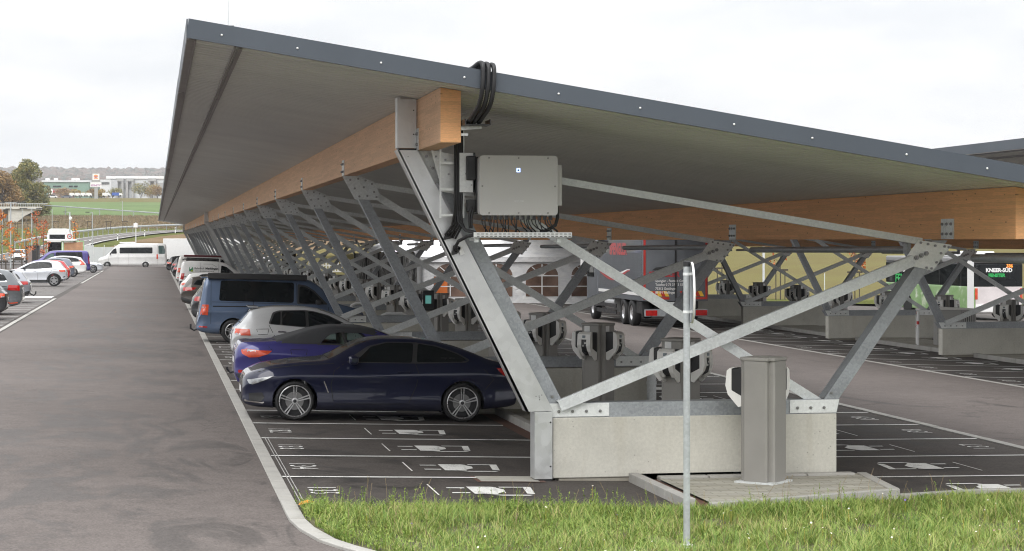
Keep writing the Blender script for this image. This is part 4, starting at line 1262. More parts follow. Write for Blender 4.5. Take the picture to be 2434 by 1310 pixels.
# ---------------------------------------------------------------- more cars, built from the same shells
def variant(sp, L=None, H=None, W=None, **over):
    L0, H0 = sp['L'], max(z for _, z in sp['top'])
    kx, kz = (L or L0) / L0, (H or H0) / H0
    q = dict(sp)
    sp2 = lambda pts: [(x*kx, z*kz) for x, z in pts]
    for k in ('top', 'belt', 'bot'): q[k] = sp2(sp[k])
    q['plan'] = [(x*kx, f) for x, f in sp['plan']]
    for k in ('frame', 'seams', 'cut', 'clear'):
        if k in sp: q[k] = [sp2(p) for p in sp[k]]
    if 'win' in sp: q['win'] = [(sp2(p[0]), p[1]) if isinstance(p[1], str) else sp2(p) for p in sp['win']]
    for k in ('sidep', 'sidep2'):
        if k in sp: q[k] = [(sp2(p), a, b) for p, a, b in sp[k]]
    if 'strips' in sp: q['strips'] = [(sp2(p), w, a, b) for p, w, a, b in sp['strips']]
    if 'ends' in sp: q['ends'] = [(n, a, [(y, z*kz) for y, z in p], sg) for n, a, p, sg in sp['ends']]
    if 'mirror' in sp: q['mirror'] = (sp['mirror'][0]*kx, sp['mirror'][1]*kz)
    if 'handles' in sp: q['handles'] = sp2(sp['handles'])
    for k in ('screen', 'rscreen'):
        if k in sp: q[k] = (sp[k][0]*kx, sp[k][1]*kx)
    q['axles'] = tuple(x*kx for x in sp['axles'])
    q['L'] = sp['L'] * kx
    if W: q['W'] = W
    q.update(over)
    return q
LE = 4.7
estate = dict(L=LE, W=1.83, R=.33, rim=.24, axles=(.92, 3.72), arch=.38, paint='brown', style=(5, 'double', 2, .03, .05), rw=.70, n=70,
  top=[(0, .60), (.05, .72), (.2, .80), (.6, .90), (1.0, .96), (1.3, 1.0), (1.55, 1.13), (1.95, 1.32), (2.35, 1.43), (2.9, 1.475), (3.5, 1.455), (4.05, 1.40), (4.25, 1.36), (4.42, 1.18), (4.56, 1.0), (4.66, .88), (4.7, .74)],
  belt=[(0, .54), (.05, .66), (.2, .76), (.6, .86), (1.2, .92), (2.4, .97), (3.6, 1.02), (4.2, 1.01), (4.5, .95), (4.65, .82), (4.7, .68)],
  bot=[(0, .3), (.05, .24), (.3, .2), (.9, .18), (3.7, .18), (4.2, .24), (4.6, .32), (4.7, .45)], plan=plan(LE, .86),
  frame=[[(1.48, .99), (2.1, 1.285), (2.5, 1.375), (3.0, 1.39), (3.7, 1.36), (4.1, 1.28), (4.28, 1.07), (2.5, .99)]],
  win=[[(1.58, 1.0), (2.12, 1.265), (2.5, 1.35), (2.58, 1.35), (2.56, 1.01)], [(2.64, 1.015), (2.66, 1.365), (3.3, 1.35), (3.36, 1.04)], [(3.43, 1.045), (3.4, 1.345), (3.72, 1.325), (4.05, 1.245), (4.18, 1.08)]],
  seams=[[(1.45, .3), (1.45, .93)], [(2.58, .28), (2.6, .98)], [(3.1, .5), (3.35, .8), (3.45, 1.03)]],
  sidep2=[([(4.05, .96), (4.60, .95), (4.62, .82), (4.35, .80), (4.15, .86)], 'tail', 'taillight'), ([(.1, .68), (.5, .78), (.45, .68), (.12, .6)], 'lampclear', 'headlight'), ([(4.2, .26), (4.68, .42), (4.68, .55), (4.15, .4)], 'trim', 'bumper_trim')],
  ends=[('rear_window', 'glass', [(0, 1.04), (.58, 1.04), (.5, 1.32), (0, 1.34)], 1), ('number_plate', 'white', [(0, .66), (.26, .66), (.26, .77), (0, .77)], 1), ('grille', 'black', [(0, .5), (.42, .5), (.45, .66), (0, .68)], -1), ('lower_grille', 'black', [(0, .3), (.6, .3), (.6, .4), (0, .42)], -1)],
  mirror=(1.75, .99), handles=[(3.2, .88), (2.4, .86)], screen=(1.35, 2.3))
clad = [([(.2, .2), (.42, .32), (1.5, .36), (3.0, .36), (3.2, .2)], 'trim', 'sill_cladding')]
def ring(xa, zc, r0, r1, a0=-12, a1=192, n=14):
    A = [math.radians(a0 + (a1 - a0) * i / n) for i in range(n + 1)]
    return [(xa + r1 * math.cos(a), zc + r1 * math.sin(a)) for a in A] + [(xa + r0 * math.cos(a), zc + r0 * math.sin(a)) for a in A[::-1]]
G1 = 'cars parked under the nearest carport'
def right(sp, xr, y, label, cat='car', name='parked_car'):
    loc, rz, tl = rear_to(xr, y, sp['L']); return make_vehicle(name, sp, label, cat, loc, rz, tl, G1)
right(variant(estate, 4.65, 1.64, paint='dark', rim=.23), 1.2, 69.8, 'dark grey sport utility car showing its red tail lamp just behind the blue van')
right(variant(golf, 4.3, 1.5, paint='midgrey'), 1.75, 78.2, 'mid-grey hatchback wedged between the brown estate and the dark sport utility car')
right(variant(estate, 4.75, 1.50, paint='brown'), 1.05, 87.2, 'dark brown estate car with bright red tail lamp, beyond the dark sport utility car')
right(variant(golf, 4.2, 1.48, paint='white'), 1.15, 97.5, 'white hatchback just in front of the white delivery van')
LCI = 4.5
citan = dict(L=LCI, W=1.83, R=.32, rim=.2, axles=(.85, 3.57), arch=.37, paint='white', rimm=['bolt', 'bolt', 'black', 'bolt'], style=('steel',), rw=.84, box=1, n=60,
  top=[(0, .66), (.05, .84), (.2, .96), (.6, 1.06), (.95, 1.13), (1.1, 1.24), (1.5, 1.55), (1.9, 1.72), (2.4, 1.79), (3.6, 1.80), (4.2, 1.76), (4.34, 1.66), (4.42, 1.2), (4.47, .9), (4.5, .6)],
  belt=[(0, .6), (.05, .78), (.2, .87), (.6, .97), (1.0, 1.03), (2.0, 1.08), (4.2, 1.08), (4.4, 1.0), (4.5, .55)],
  bot=[(0, .3), (.05, .25), (.4, .2), (3.4, .2), (4.0, .24), (4.4, .3), (4.5, .38)], plan=plan(LCI, .9),
  win=[[(1.30, 1.12), (1.75, 1.48), (2.05, 1.56), (2.10, 1.12)]],
  seams=[[(2.2, .3), (2.2, 1.7)], [(3.25, .3), (3.25, 1.7)], [(1.15, .3), (1.2, 1.05)], [(2.3, 1.45), (2.6, 1.62), (3.1, 1.62)]],
  strips=[([(3.28, .88), (4.2, .86)], .035, 'seam', 'door_rail')],
  sidep2=[([(4.18, 1.05), (4.36, 1.05), (4.42, .72), (4.25, .66)], 'tail', 'taillight'), ([(4.1, .25), (4.48, .33), (4.47, .60), (4.2, .62), (4.12, .45)], 'trim', 'bumper_trim'), ([(.1, .8), (.5, .92), (.4, .78), (.1, .7)], 'lampclear', 'headlight')],
  ends=[('number_plate', 'white', [(0, .8), (.26, .8), (.26, .91), (0, .91)], 1)],
  mirror=(1.45, 1.1), mirrorm=Mt['trim'], screen=(1.05, 1.75))
t, B, sh = right(citan, 1.35, 120.0, 'white delivery van with a green emblem and station lettering on its side', 'van', 'parked_van')
for i in range(5):                                                    # red and white warning stripes
    x = 4.12 - i * .22
    part_ = B.patch([(x, .80), (x - .11, .80), (x - .20, .66), (x - .09, .66)], lambda u, v: B.side(u, v, 1, .008), .08)
    MB().join(part_, sh).build('warning_stripe', Mt['red'], t)
def side_text(txt, size, x, z, y, bold=0.0, sx=1.0):
    # lettering on the side that faces +y of the vehicle (the one turned towards the camera after the half turn)
    return text_mb(txt, size, MX(((-1, 0, 0, x), (0, 0, 1, y), (0, 1, 0, z), (0, 0, 0, 1))), bold, align='LEFT', sx=sx)
ys = B.side(3.0, 1.3, 1, .03).y
tm = side_text('Bahnhof', .16, 3.62, 1.36, ys, 0, 1.05).join(side_text('Merklingen', .16, 2.98, 1.36, ys, .006, 1.05)).join(side_text('SCHWÄBISCHE ALB', .085, 3.6, 1.20, ys, 0, 1.5))
MB().join(tm, sh).build('lettering', Mt['trim'], t)
Mt['green'] = pm('green_vinyl', (0.02, 0.22, 0.10), 0.4)
Mt['lime'] = pm('lime_vinyl', (0.30, 0.42, 0.03), 0.4)
m = MB()
def rec(m, x0, x1, z0, z1, y, mi): m.add([(x0, y, z0), (x1, y, z0), (x1, y, z1), (x0, y, z1)], [(0, 1, 2, 3)], mi)
rec(m, 3.92, 3.72, 1.18, 1.43, ys, 0); rec(m, 3.82, 3.70, 1.16, 1.26, ys + .003, 1)
m.add([(3.90, ys + .004, 1.42), (3.74, ys + .004, 1.42), (3.80, ys + .004, 1.33), (3.86, ys + .004, 1.30)], [(0, 1, 2, 3)], 2)
MB().join(m, sh).build('emblem', [Mt['green'], Mt['lime'], Mt['white']], t)
m = MB()
for y in (.55, -.55): m.tube([(2.2, y, 1.84), (2.3, y, 1.90), (4.2, y, 1.88), (4.3, y, 1.82)], .035, 8)
MB().join(m, sh).build('roof_rack', Mt['trim'], t)
t, B, sh = right(variant(t6, 5.0, 1.98, paint='cream', rimm=['silverrim', 'silverrim', 'black', 'bolt']), 1.35, 137.5, 'cream white van with dark red roof edge behind the white delivery van', 'van', 'parked_van')
m = MB(); m.box((1.9, .62, 1.90), (4.5, .86, 2.02)); MB().join(m, sh).build('roof_awning', pm('wine_red_cover', (.12, .015, .02), .4), t, bevel=.02)
right(variant(estate, 4.5, 1.5, paint='black'), 1.25, 151.0, 'low black estate car next to the kerb, beyond the cream van')
right(variant(estate, 4.6, 1.66, paint='dark'), 1.3, 168.0, 'dark sport utility car second from the far end of the row')
right(variant(golf, 4.3, 1.62, paint='black'), 0.95, 182.0, 'black hatchback at the far end of the row')

# left-hand bays: tails to the lane, so the nose points away from it
G2 = 'cars parked in the open bays left of the lane'
def left(sp, xr, y, label, cat='car', name='parked_car', nose=False):
    xc = xr - sp['L'] / 2
    return make_vehicle(name, sp, label, cat, (xc, y, g(xc) + .004), PI if nose else 0.0, 0, G2)
mpv = variant(estate, 4.85, 1.78, 1.9, paint='grey', rim=.235, frame=[], rw=.78)
mpv['win'] = [[(x, z) for x, z in p] for p in mpv['win']]
mpv['strips'] = [([(4.30, 1.24), (4.10, 1.52), (3.72, 1.63), (2.7, 1.665)], .03, 'chrome', 'window_trim'), ([(2.0, 1.19), (4.28, 1.245)], .03, 'chrome', 'window_trim'), ([(3.2, 1.06), (4.3, 1.06)], .02, 'seam', 'door_rail')]
mpv['sidep2'] = [([(4.36, 1.12), (4.76, 1.10), (4.78, .90), (4.32, .92)], 'tail', 'taillight'), ([(4.4, .45), (4.7, .47), (4.7, .43), (4.4, .41)], 'tail2', 'reflector')]
t, B, sh = left(mpv, -4.95, 78.4, 'grey people carrier with chrome window trim, tail to the lane', 'car')
m = MB(); m.box((4.25, -.6, 1.63), (4.50, .6, 1.655)); MB().join(m, sh).build('spoiler', Mt['trim'], t, bevel=.012)
left(variant(golf, 4.2, 1.46, paint='dark'), -5.15, 73.2, 'dark hatchback cut off by the picture edge, only its tail in view')
t, B, sh = left(variant(estate, 4.6, 1.50, paint='midgrey'), -5.5, 92.6, 'mid-grey estate car partly hidden behind the grey people carrier')
MB().join(MB().tube([(4.5, 0, .42), (4.72, 0, .32), (4.80, 0, .40), (4.80, 0, .5)], .03), sh).build('tow_bar', Mt['black'], t)
troc = variant(golf, 4.23, 1.58, 1.82, paint='pearl', R=.345, rim=.235, arch=.385, style=(5, 'double', 2, .03, .055))
troc['sidep'] = [([(1.25, .2), (1.25, .40), (3.05, .40), (3.05, .2)], 'trim', 'sill_cladding'), (ring(troc['axles'][0], .345, .375, .46), 'trim', 'arch_trim'), (ring(troc['axles'][1], .345, .375, .46), 'trim', 'arch_trim'), ([(3.86, .32), (3.9, .42), (4.2, .48), (4.2, .36)], 'trim', 'bumper_trim')]
troc['sidep2'] = [([(3.76, .99), (4.12, 1.0), (4.16, .90), (3.98, .865), (3.80, .90)], 'tail2', 'taillight'), ([(.1, .72), (.5, .84), (.45, .72), (.12, .64)], 'lampclear', 'headlight'), ([(4.0, .58), (4.15, .62), (4.15, .56), (4.0, .53)], 'black', 'vent')]
troc['rimm'] = ['silverrim', 'silverrim', 'darkrim', 'bolt']
troc['roofp'] = (1.9, 3.6, 'midgrey')
troc['mirrorm'] = Mt['trim']
left(troc, -5.33, 126.0, 'pearl white crossover with black wheel arch trim and sill, clear of its neighbours')
left(variant(golf, 4.1, 1.50, paint='red'), -5.62, 137.5, 'bright red hatchback right behind the pearl white crossover')
left(variant(golf, 3.9, 1.58, paint='slate', rw=.76), -5.6, 145.0, 'slate grey tall hatchback between the red car and the white estate')
left(variant(estate, 4.75, 1.62, paint='white', sidep2=[([(4.22, 1.30), (4.36, 1.30), (4.62, 1.06), (4.66, .92), (4.28, .92), (4.42, 1.06)], 'tail2', 'taillight')]), -5.25, 158.5, 'white estate car with tall orange-red tail lamps beside the purple van')
vt = variant(t6, 5.0, 1.97, paint='purple', sidep2=[([(4.80, 1.55), (4.88, 1.3), (4.92, .85), (4.84, .85)], 'tail', 'taillight')])
vt['win'] = [(vt['win'][0][0], 'glass_green'), vt['win'][1]]
left(vt, -5.3, 171.0, 'purple passenger van with dark side windows in the open bays', 'van', 'parked_van')
left(variant(golf, 4.4, 1.46, paint='pearl', axles=(.85, 3.6), style=STAR5), -4.45, 178.0, 'pearl white car at the far end of the open bays, nose to the lane', nose=True)

# minibus crossing at the end of the lane
LS = 7.4
mini = dict(L=LS, W=2.0, R=.35, rim=.2, axles=(.98, 5.1), arch=.41, paint='white', rimm=['bolt', 'bolt', 'black', 'bolt'], style=('steel',), rw=.86, box=1, n=80, tw=.24,
  top=[(0, .8), (.05, 1.0), (.3, 1.15), (.8, 1.32), (1.0, 1.5), (1.5, 2.0), (1.9, 2.4), (2.3, 2.62), (3.0, 2.70), (6.9, 2.70), (7.2, 2.64), (7.34, 2.4), (7.4, 1.0)],
  belt=[(0, .7), (.05, .9), (.3, 1.02), (.8, 1.2), (1.4, 1.4), (2, 1.5), (7.2, 1.5), (7.4, .95)],
  bot=[(0, .34), (.1, .28), (.6, .26), (7.0, .28), (7.4, .4)], plan=plan(LS, .93),
  win=[[(1.22, 1.58), (1.66, 2.08), (1.95, 2.2), (2.02, 1.58)], [(2.3, 1.60), (2.32, 2.24), (5.85, 2.26), (5.85, 1.60)], ([(6.5, 1.55), (6.48, 2.45), (7.05, 2.45), (7.22, 1.95), (7.2, 1.55)], 'glass_green')], wfil=.1,
  seams=[[(2.15, .3), (2.15, 2.3)], [(1.1, .4), (1.15, 1.4)], [(3.3, .3), (3.3, 1.58)], [(6.4, .4), (6.4, 2.6)]],
  sidep2=[([(6.28, 1.5), (6.45, 1.5), (6.45, .98), (6.28, .98)], 'tail2', 'taillight')], mirror=(1.3, 1.5), mirrorm=Mt['trim'], screen=(.95, 1.9))
t, B, sh = make_vehicle('minibus', mini, 'white minibus with long dark side window crossing the end of the lane', 'minibus', (-2.45, 224.0, -0.04), 0, 0)
m = MB(); m.box((2.3, -.7, 2.68), (4.0, .7, 2.85)); MB().join(m, sh).build('roof_unit', Mt['white'], t, bevel=.08)

# white box trailer behind the minibus
t = thing('box_trailer', 'big plain white box trailer standing behind the minibus', 'trailer', (5.5, 236, -0.1))
MB().box((-4.6, -1.25, .9), (5.4, 1.25, 3.3)).build('cargo_box', Mt['white'], t, bevel=.03)
MB().box((-4.4, -1.0, .6), (5.2, 1.0, .9)).build('chassis', Mt['trim'], t)
tw = MB(); tw.lathe([(.3, -.15), (.45, -.15), (.5, -.1), (.5, .1), (.45, .15), (.3, .15), (.1, .1), (0.001, .1)], 20, MX.Rotation(PI/2, 4, 'X'))
for x in (-3.2, -1.9, 2.9, 4.2): tw.build('wheel', Mt['rubber'], t, (x, -1.1, .5))

# lorry in the second lane
t = thing('lorry', 'grey box lorry with red outline and firm lettering seen from behind, under the far carport', 'lorry', (17.88, 72.6, g(19.2) + .02))
Mt['lorry'] = paint('lorry_grey', (0.135, 0.145, 0.16), 0.1, .45, .5)
Mt['signred'] = pm('reflective_red', (0.45, 0.03, 0.02), 0.5)
Mt['signyellow'] = pm('reflective_yellow', (0.75, 0.45, 0.04), 0.45)
Mt['wine'] = pm('wine_red_vinyl', (0.42, 0.045, 0.05), 0.4)
W_, Lb = 2.52, 7.6
cb = MB().box((0, 0, .98), (W_, Lb, 3.85)).build('cargo_box', Mt['lorry'], t, bevel=.02)
m = MB()
for i in range(26): m.box((-.012, .15, 1.42 + i * .09), (-.001, Lb - .15, 1.42 + i * .09 + .045))
m.build('side_ribs', Mt['lorry'], cb)
m = MB()
for x in (.03, W_ - .11): m.box((x, -.012, 1.05), (x + .08, -.002, 3.8))
m.box((.11, -.012, 1.05), (1.02, -.002, 1.13)); m.box((1.5, -.012, 1.05), (W_ - .11, -.002, 1.13))
m.build('reflective_outline', Mt['signred'], cb)
for x0 in (.18, 1.52):
    m = MB()
    for i in range(6):
        a, b = x0 + i * .14, x0 + (i + 1) * .14
        m.add([(a, -.013, 1.16), (b, -.013, 1.16), (b - .1, -.013, 1.36), (a - .1, -.013, 1.36)], [(0, 1, 2, 3)], i % 2)
    m.build('warning_panel', [Mt['signred'], Mt['signyellow']], cb)
m = MB()
for x in (1.24, 1.28): m.tube([(x, -.03, 1.1), (x, -.03, 3.8)], .014, 6)
m.box((1.255, -.004, 1.0), (1.265, 0.001, 3.83))
m.build('door_bars', Mt['trim'], cb)
bk = lambda x, z: MX(((1, 0, 0, x), (0, 0, 1, -.014), (0, 1, 0, z), (0, 0, 0, 1)))
text_mb('SPENGLER', .27, bk(.82, 1.98), .012, sx=.95).build('lettering', Mt['wine'], cb)
m = MB()
for i, s_ in enumerate(('Spengler - Festzelt GmbH', 'Telefon 0 73 37 / 3 55', '73312 Geislingen', '89191 Nellingen')):
    m.join(text_mb(s_, .125, bk(.48, 1.74 - i * .145), .002, align='LEFT', sx=.95))
m.build('lettering', Mt['white'], cb)
m = MB()
m.prism([(.35, 2.14), (1.25, 2.14), (1.18, 2.28), (.95, 2.30), (.5, 2.24)], -.012, -.003)
m.build('emblem', Mt['trim'], cb)
sd_ = lambda y, z: MX(((0, 0, -1, -.016), (-1, 0, 0, y), (0, 1, 0, z), (0, 0, 0, 1)))
text_mb('SPENGLER', .6, sd_(4.0, 2.9), .03, sx=1.05).build('lettering', Mt['wine'], cb)
text_mb('Ihr Zelt', .42, sd_(2.6, 1.62), .015, shear=.3).build('lettering', Mt['wine'], cb)
m = MB()
n = 24
for lo, hi, mi in ((.0, .10, 0), (-.16, .0, 1)):
    vs = []
    for i in range(n + 1):
        y = 7.2 - 5.2 * i / n
        z = 2.0 - .20 * math.sin(PI * min(1, i / n * 1.1)) + .12 * (i / n) ** 1.5
        th = math.sin(PI * i / n) * .8 + .2
        vs += [(-.0145 - .001 * mi, y, z + lo * th), (-.0145 - .001 * mi, y, z + hi * th)]
    m.add(vs, [(2*i, 2*i+1, 2*i+3, 2*i+2) for i in range(n)], mi)
m.build('swoosh', [Mt['white'], Mt['wine']], cb)
m = MB(); m.box((-.014, .05, 1.18), (-.002, Lb - .1, 1.3)); m.build('side_strip', Mt['white'], cb)
MB().box((.3, .3, .7), (W_ - .3, Lb + 2, .98)).build('chassis', Mt['trim'], t)
m = MB()
m.box((0.02, Lb + .25, .55), (W_ - .02, Lb + 2.3, 3.1)); m.prism([(0.05, 3.1), (W_ - .05, 3.1), (W_ - .1, 3.8), (.1, 3.8)], Lb + .25, Lb + 1.9)
cab = m.build('cab', Mt['lorry'], t, bevel=.06)
MB().box((-.0, Lb + .9, 1.75), (.03, Lb + 2.1, 2.75)).build('window', Mt['glass'], cab)
MB().box((-.28, Lb + 2.05, 1.9), (-.06, Lb + 2.2, 2.75)).build('mirror', Mt['white'], cab, bevel=.03)
tw, rw_ = wheel_meshes(.5, .29, .3, ('steel',))
for y in (1.9, 3.25, 8.75):
    for s_ in (0, 1):
        mx = tr(.16, y, .5) @ rotz(-PI/2) if s_ == 0 else tr(W_ - .16, y, .5) @ rotz(PI/2)
        a = MB().join(tw, mx).build('wheel', Mt['rubber'], t, angle=50)
        MB().join(rw_, mx).build('rim', Mt['silverrim'], a)
m = MB(); m.tube([(.35, 5.0, .72), (.35, 6.6, .72)], .32, 20); m.build('fuel_tank', Mt['alu'], t)
m = MB(); m.box((0.02, 4.5, .35), (.06, 8.0, .5)); m.box((0.02, 4.5, .6), (.06, 8.0, .75)); m.build('side_guard', Mt['trim'], t)
m = MB(); m.box((.05, .3, .5), (.7, 1.2, .95)); m.build('tool_box', Mt['trim'], t, bevel=.02)
m = MB(); m.box((.05, -.15, .42), (W_ - .05, -.03, .68)); bp = m.build('bumper', Mt['galv_dark'], t, bevel=.01)
for x in (.1, W_ - .5): MB().box((x - .02, -.165, .45), (x + .42, -.152, .65)).build('taillight', Mt['tail'], bp)
m = MB().box((.95, -.162, .47), (1.5, -.153, .6)).build('number_plate', Mt['white'], bp)
text_mb('PX 621', .13, MX(((1, 0, 0, 1.22), (0, 0, 1, -.164), (0, 1, 0, .535), (0, 0, 0, 1))), .004).build('lettering', Mt['black'], m)
MB().box((.75, .02, .72), (1.35, .3, .95)).build('valve_box', Mt['galv'], t, bevel=.02)

# ---------------------------------------------------------------- buses beyond the second carport
Mt['busgreen'] = None
mm, tt, bb = new_mat('green_white_bus_wrap')
v_ = coords(tt)
nn = noise(tt, v_, .9, 3, .5, 1.2)
cc = ramp(tt, nn, [(.34, (.55, .62, .5)), (.40, (.25, .38, .18)), (.58, (.18, .32, .12)), (.68, (.45, .52, .38))])
tt.links.new(cc.outputs[0], bb.inputs['Base Color']); bb.inputs['Roughness'].default_value = .35
Mt['busgreen'] = mm
def bus(label, loc, rz, skin, roofm=None):
    t = thing('bus', label, 'bus', loc, rz, None)
    L, W, H = 12.0, 2.55, 3.05
    b = MB().box((-L/2, -W/2, .32), (L/2, W/2, 1.62)).build('lower_body', skin, t, bevel=.05)
    MB().box((-L/2 + .02, -W/2 + .01, 1.622), (L/2 - .02, W/2 - .01, 2.75)).build('window_band', Mt['glass'], t, bevel=.05)
    MB().box((-L/2, -W/2, 2.752), (L/2, W/2, H)).build('roof', roofm or Mt['white'], t, bevel=.08)
    MB().box((-3.5, -.9, H), (-.5, .9, H + .28)).build('roof_unit', Mt['white'], t, bevel=.06)
    m = MB()
    for x in (-4.4, -1.6, 1.4, 4.4):
        for s_ in (-1, 1): m.box((x - .03, s_ * (W/2 - .01) - .008, 1.63), (x + .03, s_ * (W/2 - .01) + .008, 2.74))
    m.build('window_posts', Mt['black'], t)
    tw, rw_ = wheel_meshes(.48, .28, .28, ('steel',))
    for x in (-3.2, 2.7):
        for s_ in (-1, 1):
            mx = tr(x, s_ * (W/2 - .13), .48) @ (rotz(0) if s_ < 0 else rotz(PI))
            a = MB().join(tw, mx).build('wheel', Mt['rubber'], t, angle=50); MB().join(rw_, mx).build('rim', Mt['silverrim'], a)
        m = MB()
        for s_ in (-1, 1): m.lathe([(.60, 0), (.60, .02), (0.001, .02)], 24, tr(x, s_ * W/2, .48) @ MX.Rotation(-s_ * PI/2, 4, 'X'))
        m.build('wheel_arch', Mt['arch'], t)
    return t
Mt['orange_led'] = glow('orange_led', (1.0, .3, .05), 1.2)
Mt['greentxt'] = pm('green_lettering', (.03, .42, .1), .4)
# the one seen from behind
t = bus('green and white city bus with firm lettering, seen from behind beyond the charging posts', (40.5, 98.0, g(40) + .02), PI/2, Mt['busgreen'], pm('grey_bus_roof', (.2, .2, .2), .5))
fr_ = lambda x, z: MX(((-1, 0, 0, x), (0, 0, 1, 1.295), (0, 1, 0, z), (0, 0, 0, 1)))
text_mb('KNEER-SÜD', .62, fr_(2.2, 2.42), .02, sx=1.35).build('lettering', Mt['white'], t)
text_mb('FENSTER', .62, fr_(2.9, 1.85), .02, sx=1.3).build('lettering', Mt['greentxt'], t)
MB().box((4.3, 1.277, .65), (5.2, 1.287, 1.5)).build('poster', Mt['white'], t)
MB().box((-6.0, 1.277, .34), (-5.2, 1.284, 2.9)).build('rear_corner', Mt['white'], t)
bk2 = lambda y, z: MX(((0, 0, -1, -6.03), (-1, 0, 0, y), (0, 1, 0, z), (0, 0, 0, 1)))
MB().box((-6.03, -1.0, 1.95), (-6.005, 1.0, 2.72)).build('rear_window', Mt['glass'], t, bevel=.05)
MB().box((-6.02, -1.2, .33), (-6.005, 1.2, 1.62)).build('rear_panel', pm('pale_rear_wrap', (.62, .57, .57), .4, 0, .15, 1.2), t, bevel=.04)
MB().box((-6.1, -1.22, .36), (-6.0, 1.22, .75)).build('bumper', Mt['white'], t, bevel=.05)
for y in (1.16, -1.16): MB().box((-6.04, y - .07, 1.0), (-6.0, y + .07, 1.55)).build('taillight', Mt['tail2'], t, bevel=.02)
text_mb('KNEER-SÜD', .26, bk2(0.0, 2.42) @ tr(0, 0, .02), .012).build('lettering', Mt['white'], t)
text_mb('FENSTER', .22, bk2(.12, 2.17) @ tr(0, 0, .02), .012).build('lettering', Mt['greentxt'], t)
text_mb('336', .22, bk2(-.55, 2.63) @ tr(0, 0, .02), .01).build('line_number', Mt['orange_led'], t)
# ---------------------------------------------------------------- land beyond the car park
Mt['grassfar'] = pm('far_grass', (0.115, 0.125, 0.045), 0.9, 0, 0.3, 0.25, 0.25, 3.0, wp=True, spec=0.0)
Mt['meadow'] = pm('green_field_crop', (0.135, 0.185, 0.085), 0.9, 0, 0.16, 0.035, 0.15, 0.6, wp=True, spec=0.0)
Mt['brownfield'] = pm('ploughed_field', (0.185, 0.135, 0.085), 0.95, 0, 0.15, 0.06, 0.2, 1.2, wp=True, spec=0.0)
def fieldmat(name, soil, green):
    m, t, b = new_mat(name)
    p = world_pos(t)
    w = N(t, 'ShaderNodeTexWave', wave_type='BANDS', bands_direction='Y', inp={'Scale': .42, 'Distortion': 1.2, 'Detail': 3.0, 'Detail Scale': .6})
    t.links.new(world_pos(t, (.25, 1, 0)), w.inputs['Vector'])
    k = math_(t, 'ADD', math_(t, 'MULTIPLY', w.outputs['Fac'], .3), math_(t, 'ADD', math_(t, 'MULTIPLY', noise(t, p, .07, 5, .6), .5), math_(t, 'MULTIPLY', noise(t, p, 1.6, 4, .7), .35)))
    t.links.new(ramp(t, k, [(.38, soil), (.55, sc(green, .85)), (.75, green)]).outputs[0], b.inputs['Base Color'])
    b.inputs['Roughness'].default_value = .95; b.inputs['Specular IOR Level'].default_value = 0.0
    return m
Mt['stubble'] = fieldmat('sown_field', (.125, .095, .055), (.155, .142, .062))
Mt['bank'] = pm('dry_bank_scrub', (0.19, 0.145, 0.09), 0.95, 0, 0.35, 0.12, 0.4, 1.4, wp=True, spec=0.0)
LP = [(0, .1), (232, .1), (262, .35), (300, 1.6), (330, 2.7), (420, 5.3), (436, 5.6), (470, 8.2), (492, 8.8), (700, 16.2), (850, 19.6), (1000, 23.8), (1300, 30), (2600, 66), (3300, 105), (3800, 109), (4600, 109)]
RP = [(0, -.9), (122, -.9), (131, -.75), (180, .35), (300, 4.2), (500, 11), (900, 24), (1300, 32), (2600, 68), (3300, 105), (4600, 109)]
def prof(P, r):
    for (a, za), (b, zb) in zip(P, P[1:]):
        if r <= b: return za + (zb - za) * (r - a) / (b - a)
    return P[-1][1]
def tz(x, y):
    r = math.hypot(x, y)
    th = math.degrees(math.atan2(x, y))
    k = min(1, max(0, (th - 2.0) / 5.0))
    return prof(LP, r) * (1 - k) + prof(RP, r) * k
def polar(th0, th1, r0, r1, nt_, nr, dz=0.0, mat=None, name='field', rfun=None):
    m = MB()
    vs = []
    for i in range(nr + 1):
        for j in range(nt_ + 1):
            th = math.radians(th0 + (th1 - th0) * j / nt_)
            a, b = (r0, r1) if rfun is None else rfun(math.degrees(th))
            r = a + (b - a) * i / nr
            x, y = r * math.sin(th), r * math.cos(th)
            vs.append((x, y, tz(x, y) + dz))
    n = nt_ + 1
    m.add(vs, [(i*n+j, i*n+j+1, (i+1)*n+j+1, (i+1)*n+j) for i in range(nr) for j in range(nt_)], 0, True)
    return tag(m.build(name, mat, angle=80), kind='structure')
for a_, b_ in ((262, 300), (300, 330), (330, 420), (420, 436)): polar(-25, 3.2, a_, b_, 60, 3, -.04, Mt['grassfar'], 'verge')
polar(-25, 3.2, 436, 470, 60, 6, -.04, Mt['bank'], 'embankment'); polar(-25, 3.2, 470, 492, 60, 4, -.04, Mt['bank'], 'embankment')
polar(-25, 3.2, 492, 700, 30, 8, -.04, Mt['meadow'], 'meadow')
polar(-25, 3.2, 700, 1010, 30, 10, -.04, Mt['stubble'], 'field')
polar(-25, 40, 1010, 2600, 40, 20, -.04, Mt['bank'], 'hill')
polar(-25, 40, 2600, 4600, 40, 20, -.04, Mt['grassfar'], 'hill')
polar(3.2, 40, 128, 1010, 40, 30, 0.0, Mt['stubble'], 'field')
polar(3.2, 40, 123, 129, 40, 2, 0.02, Mt['grassfar'], 'verge')
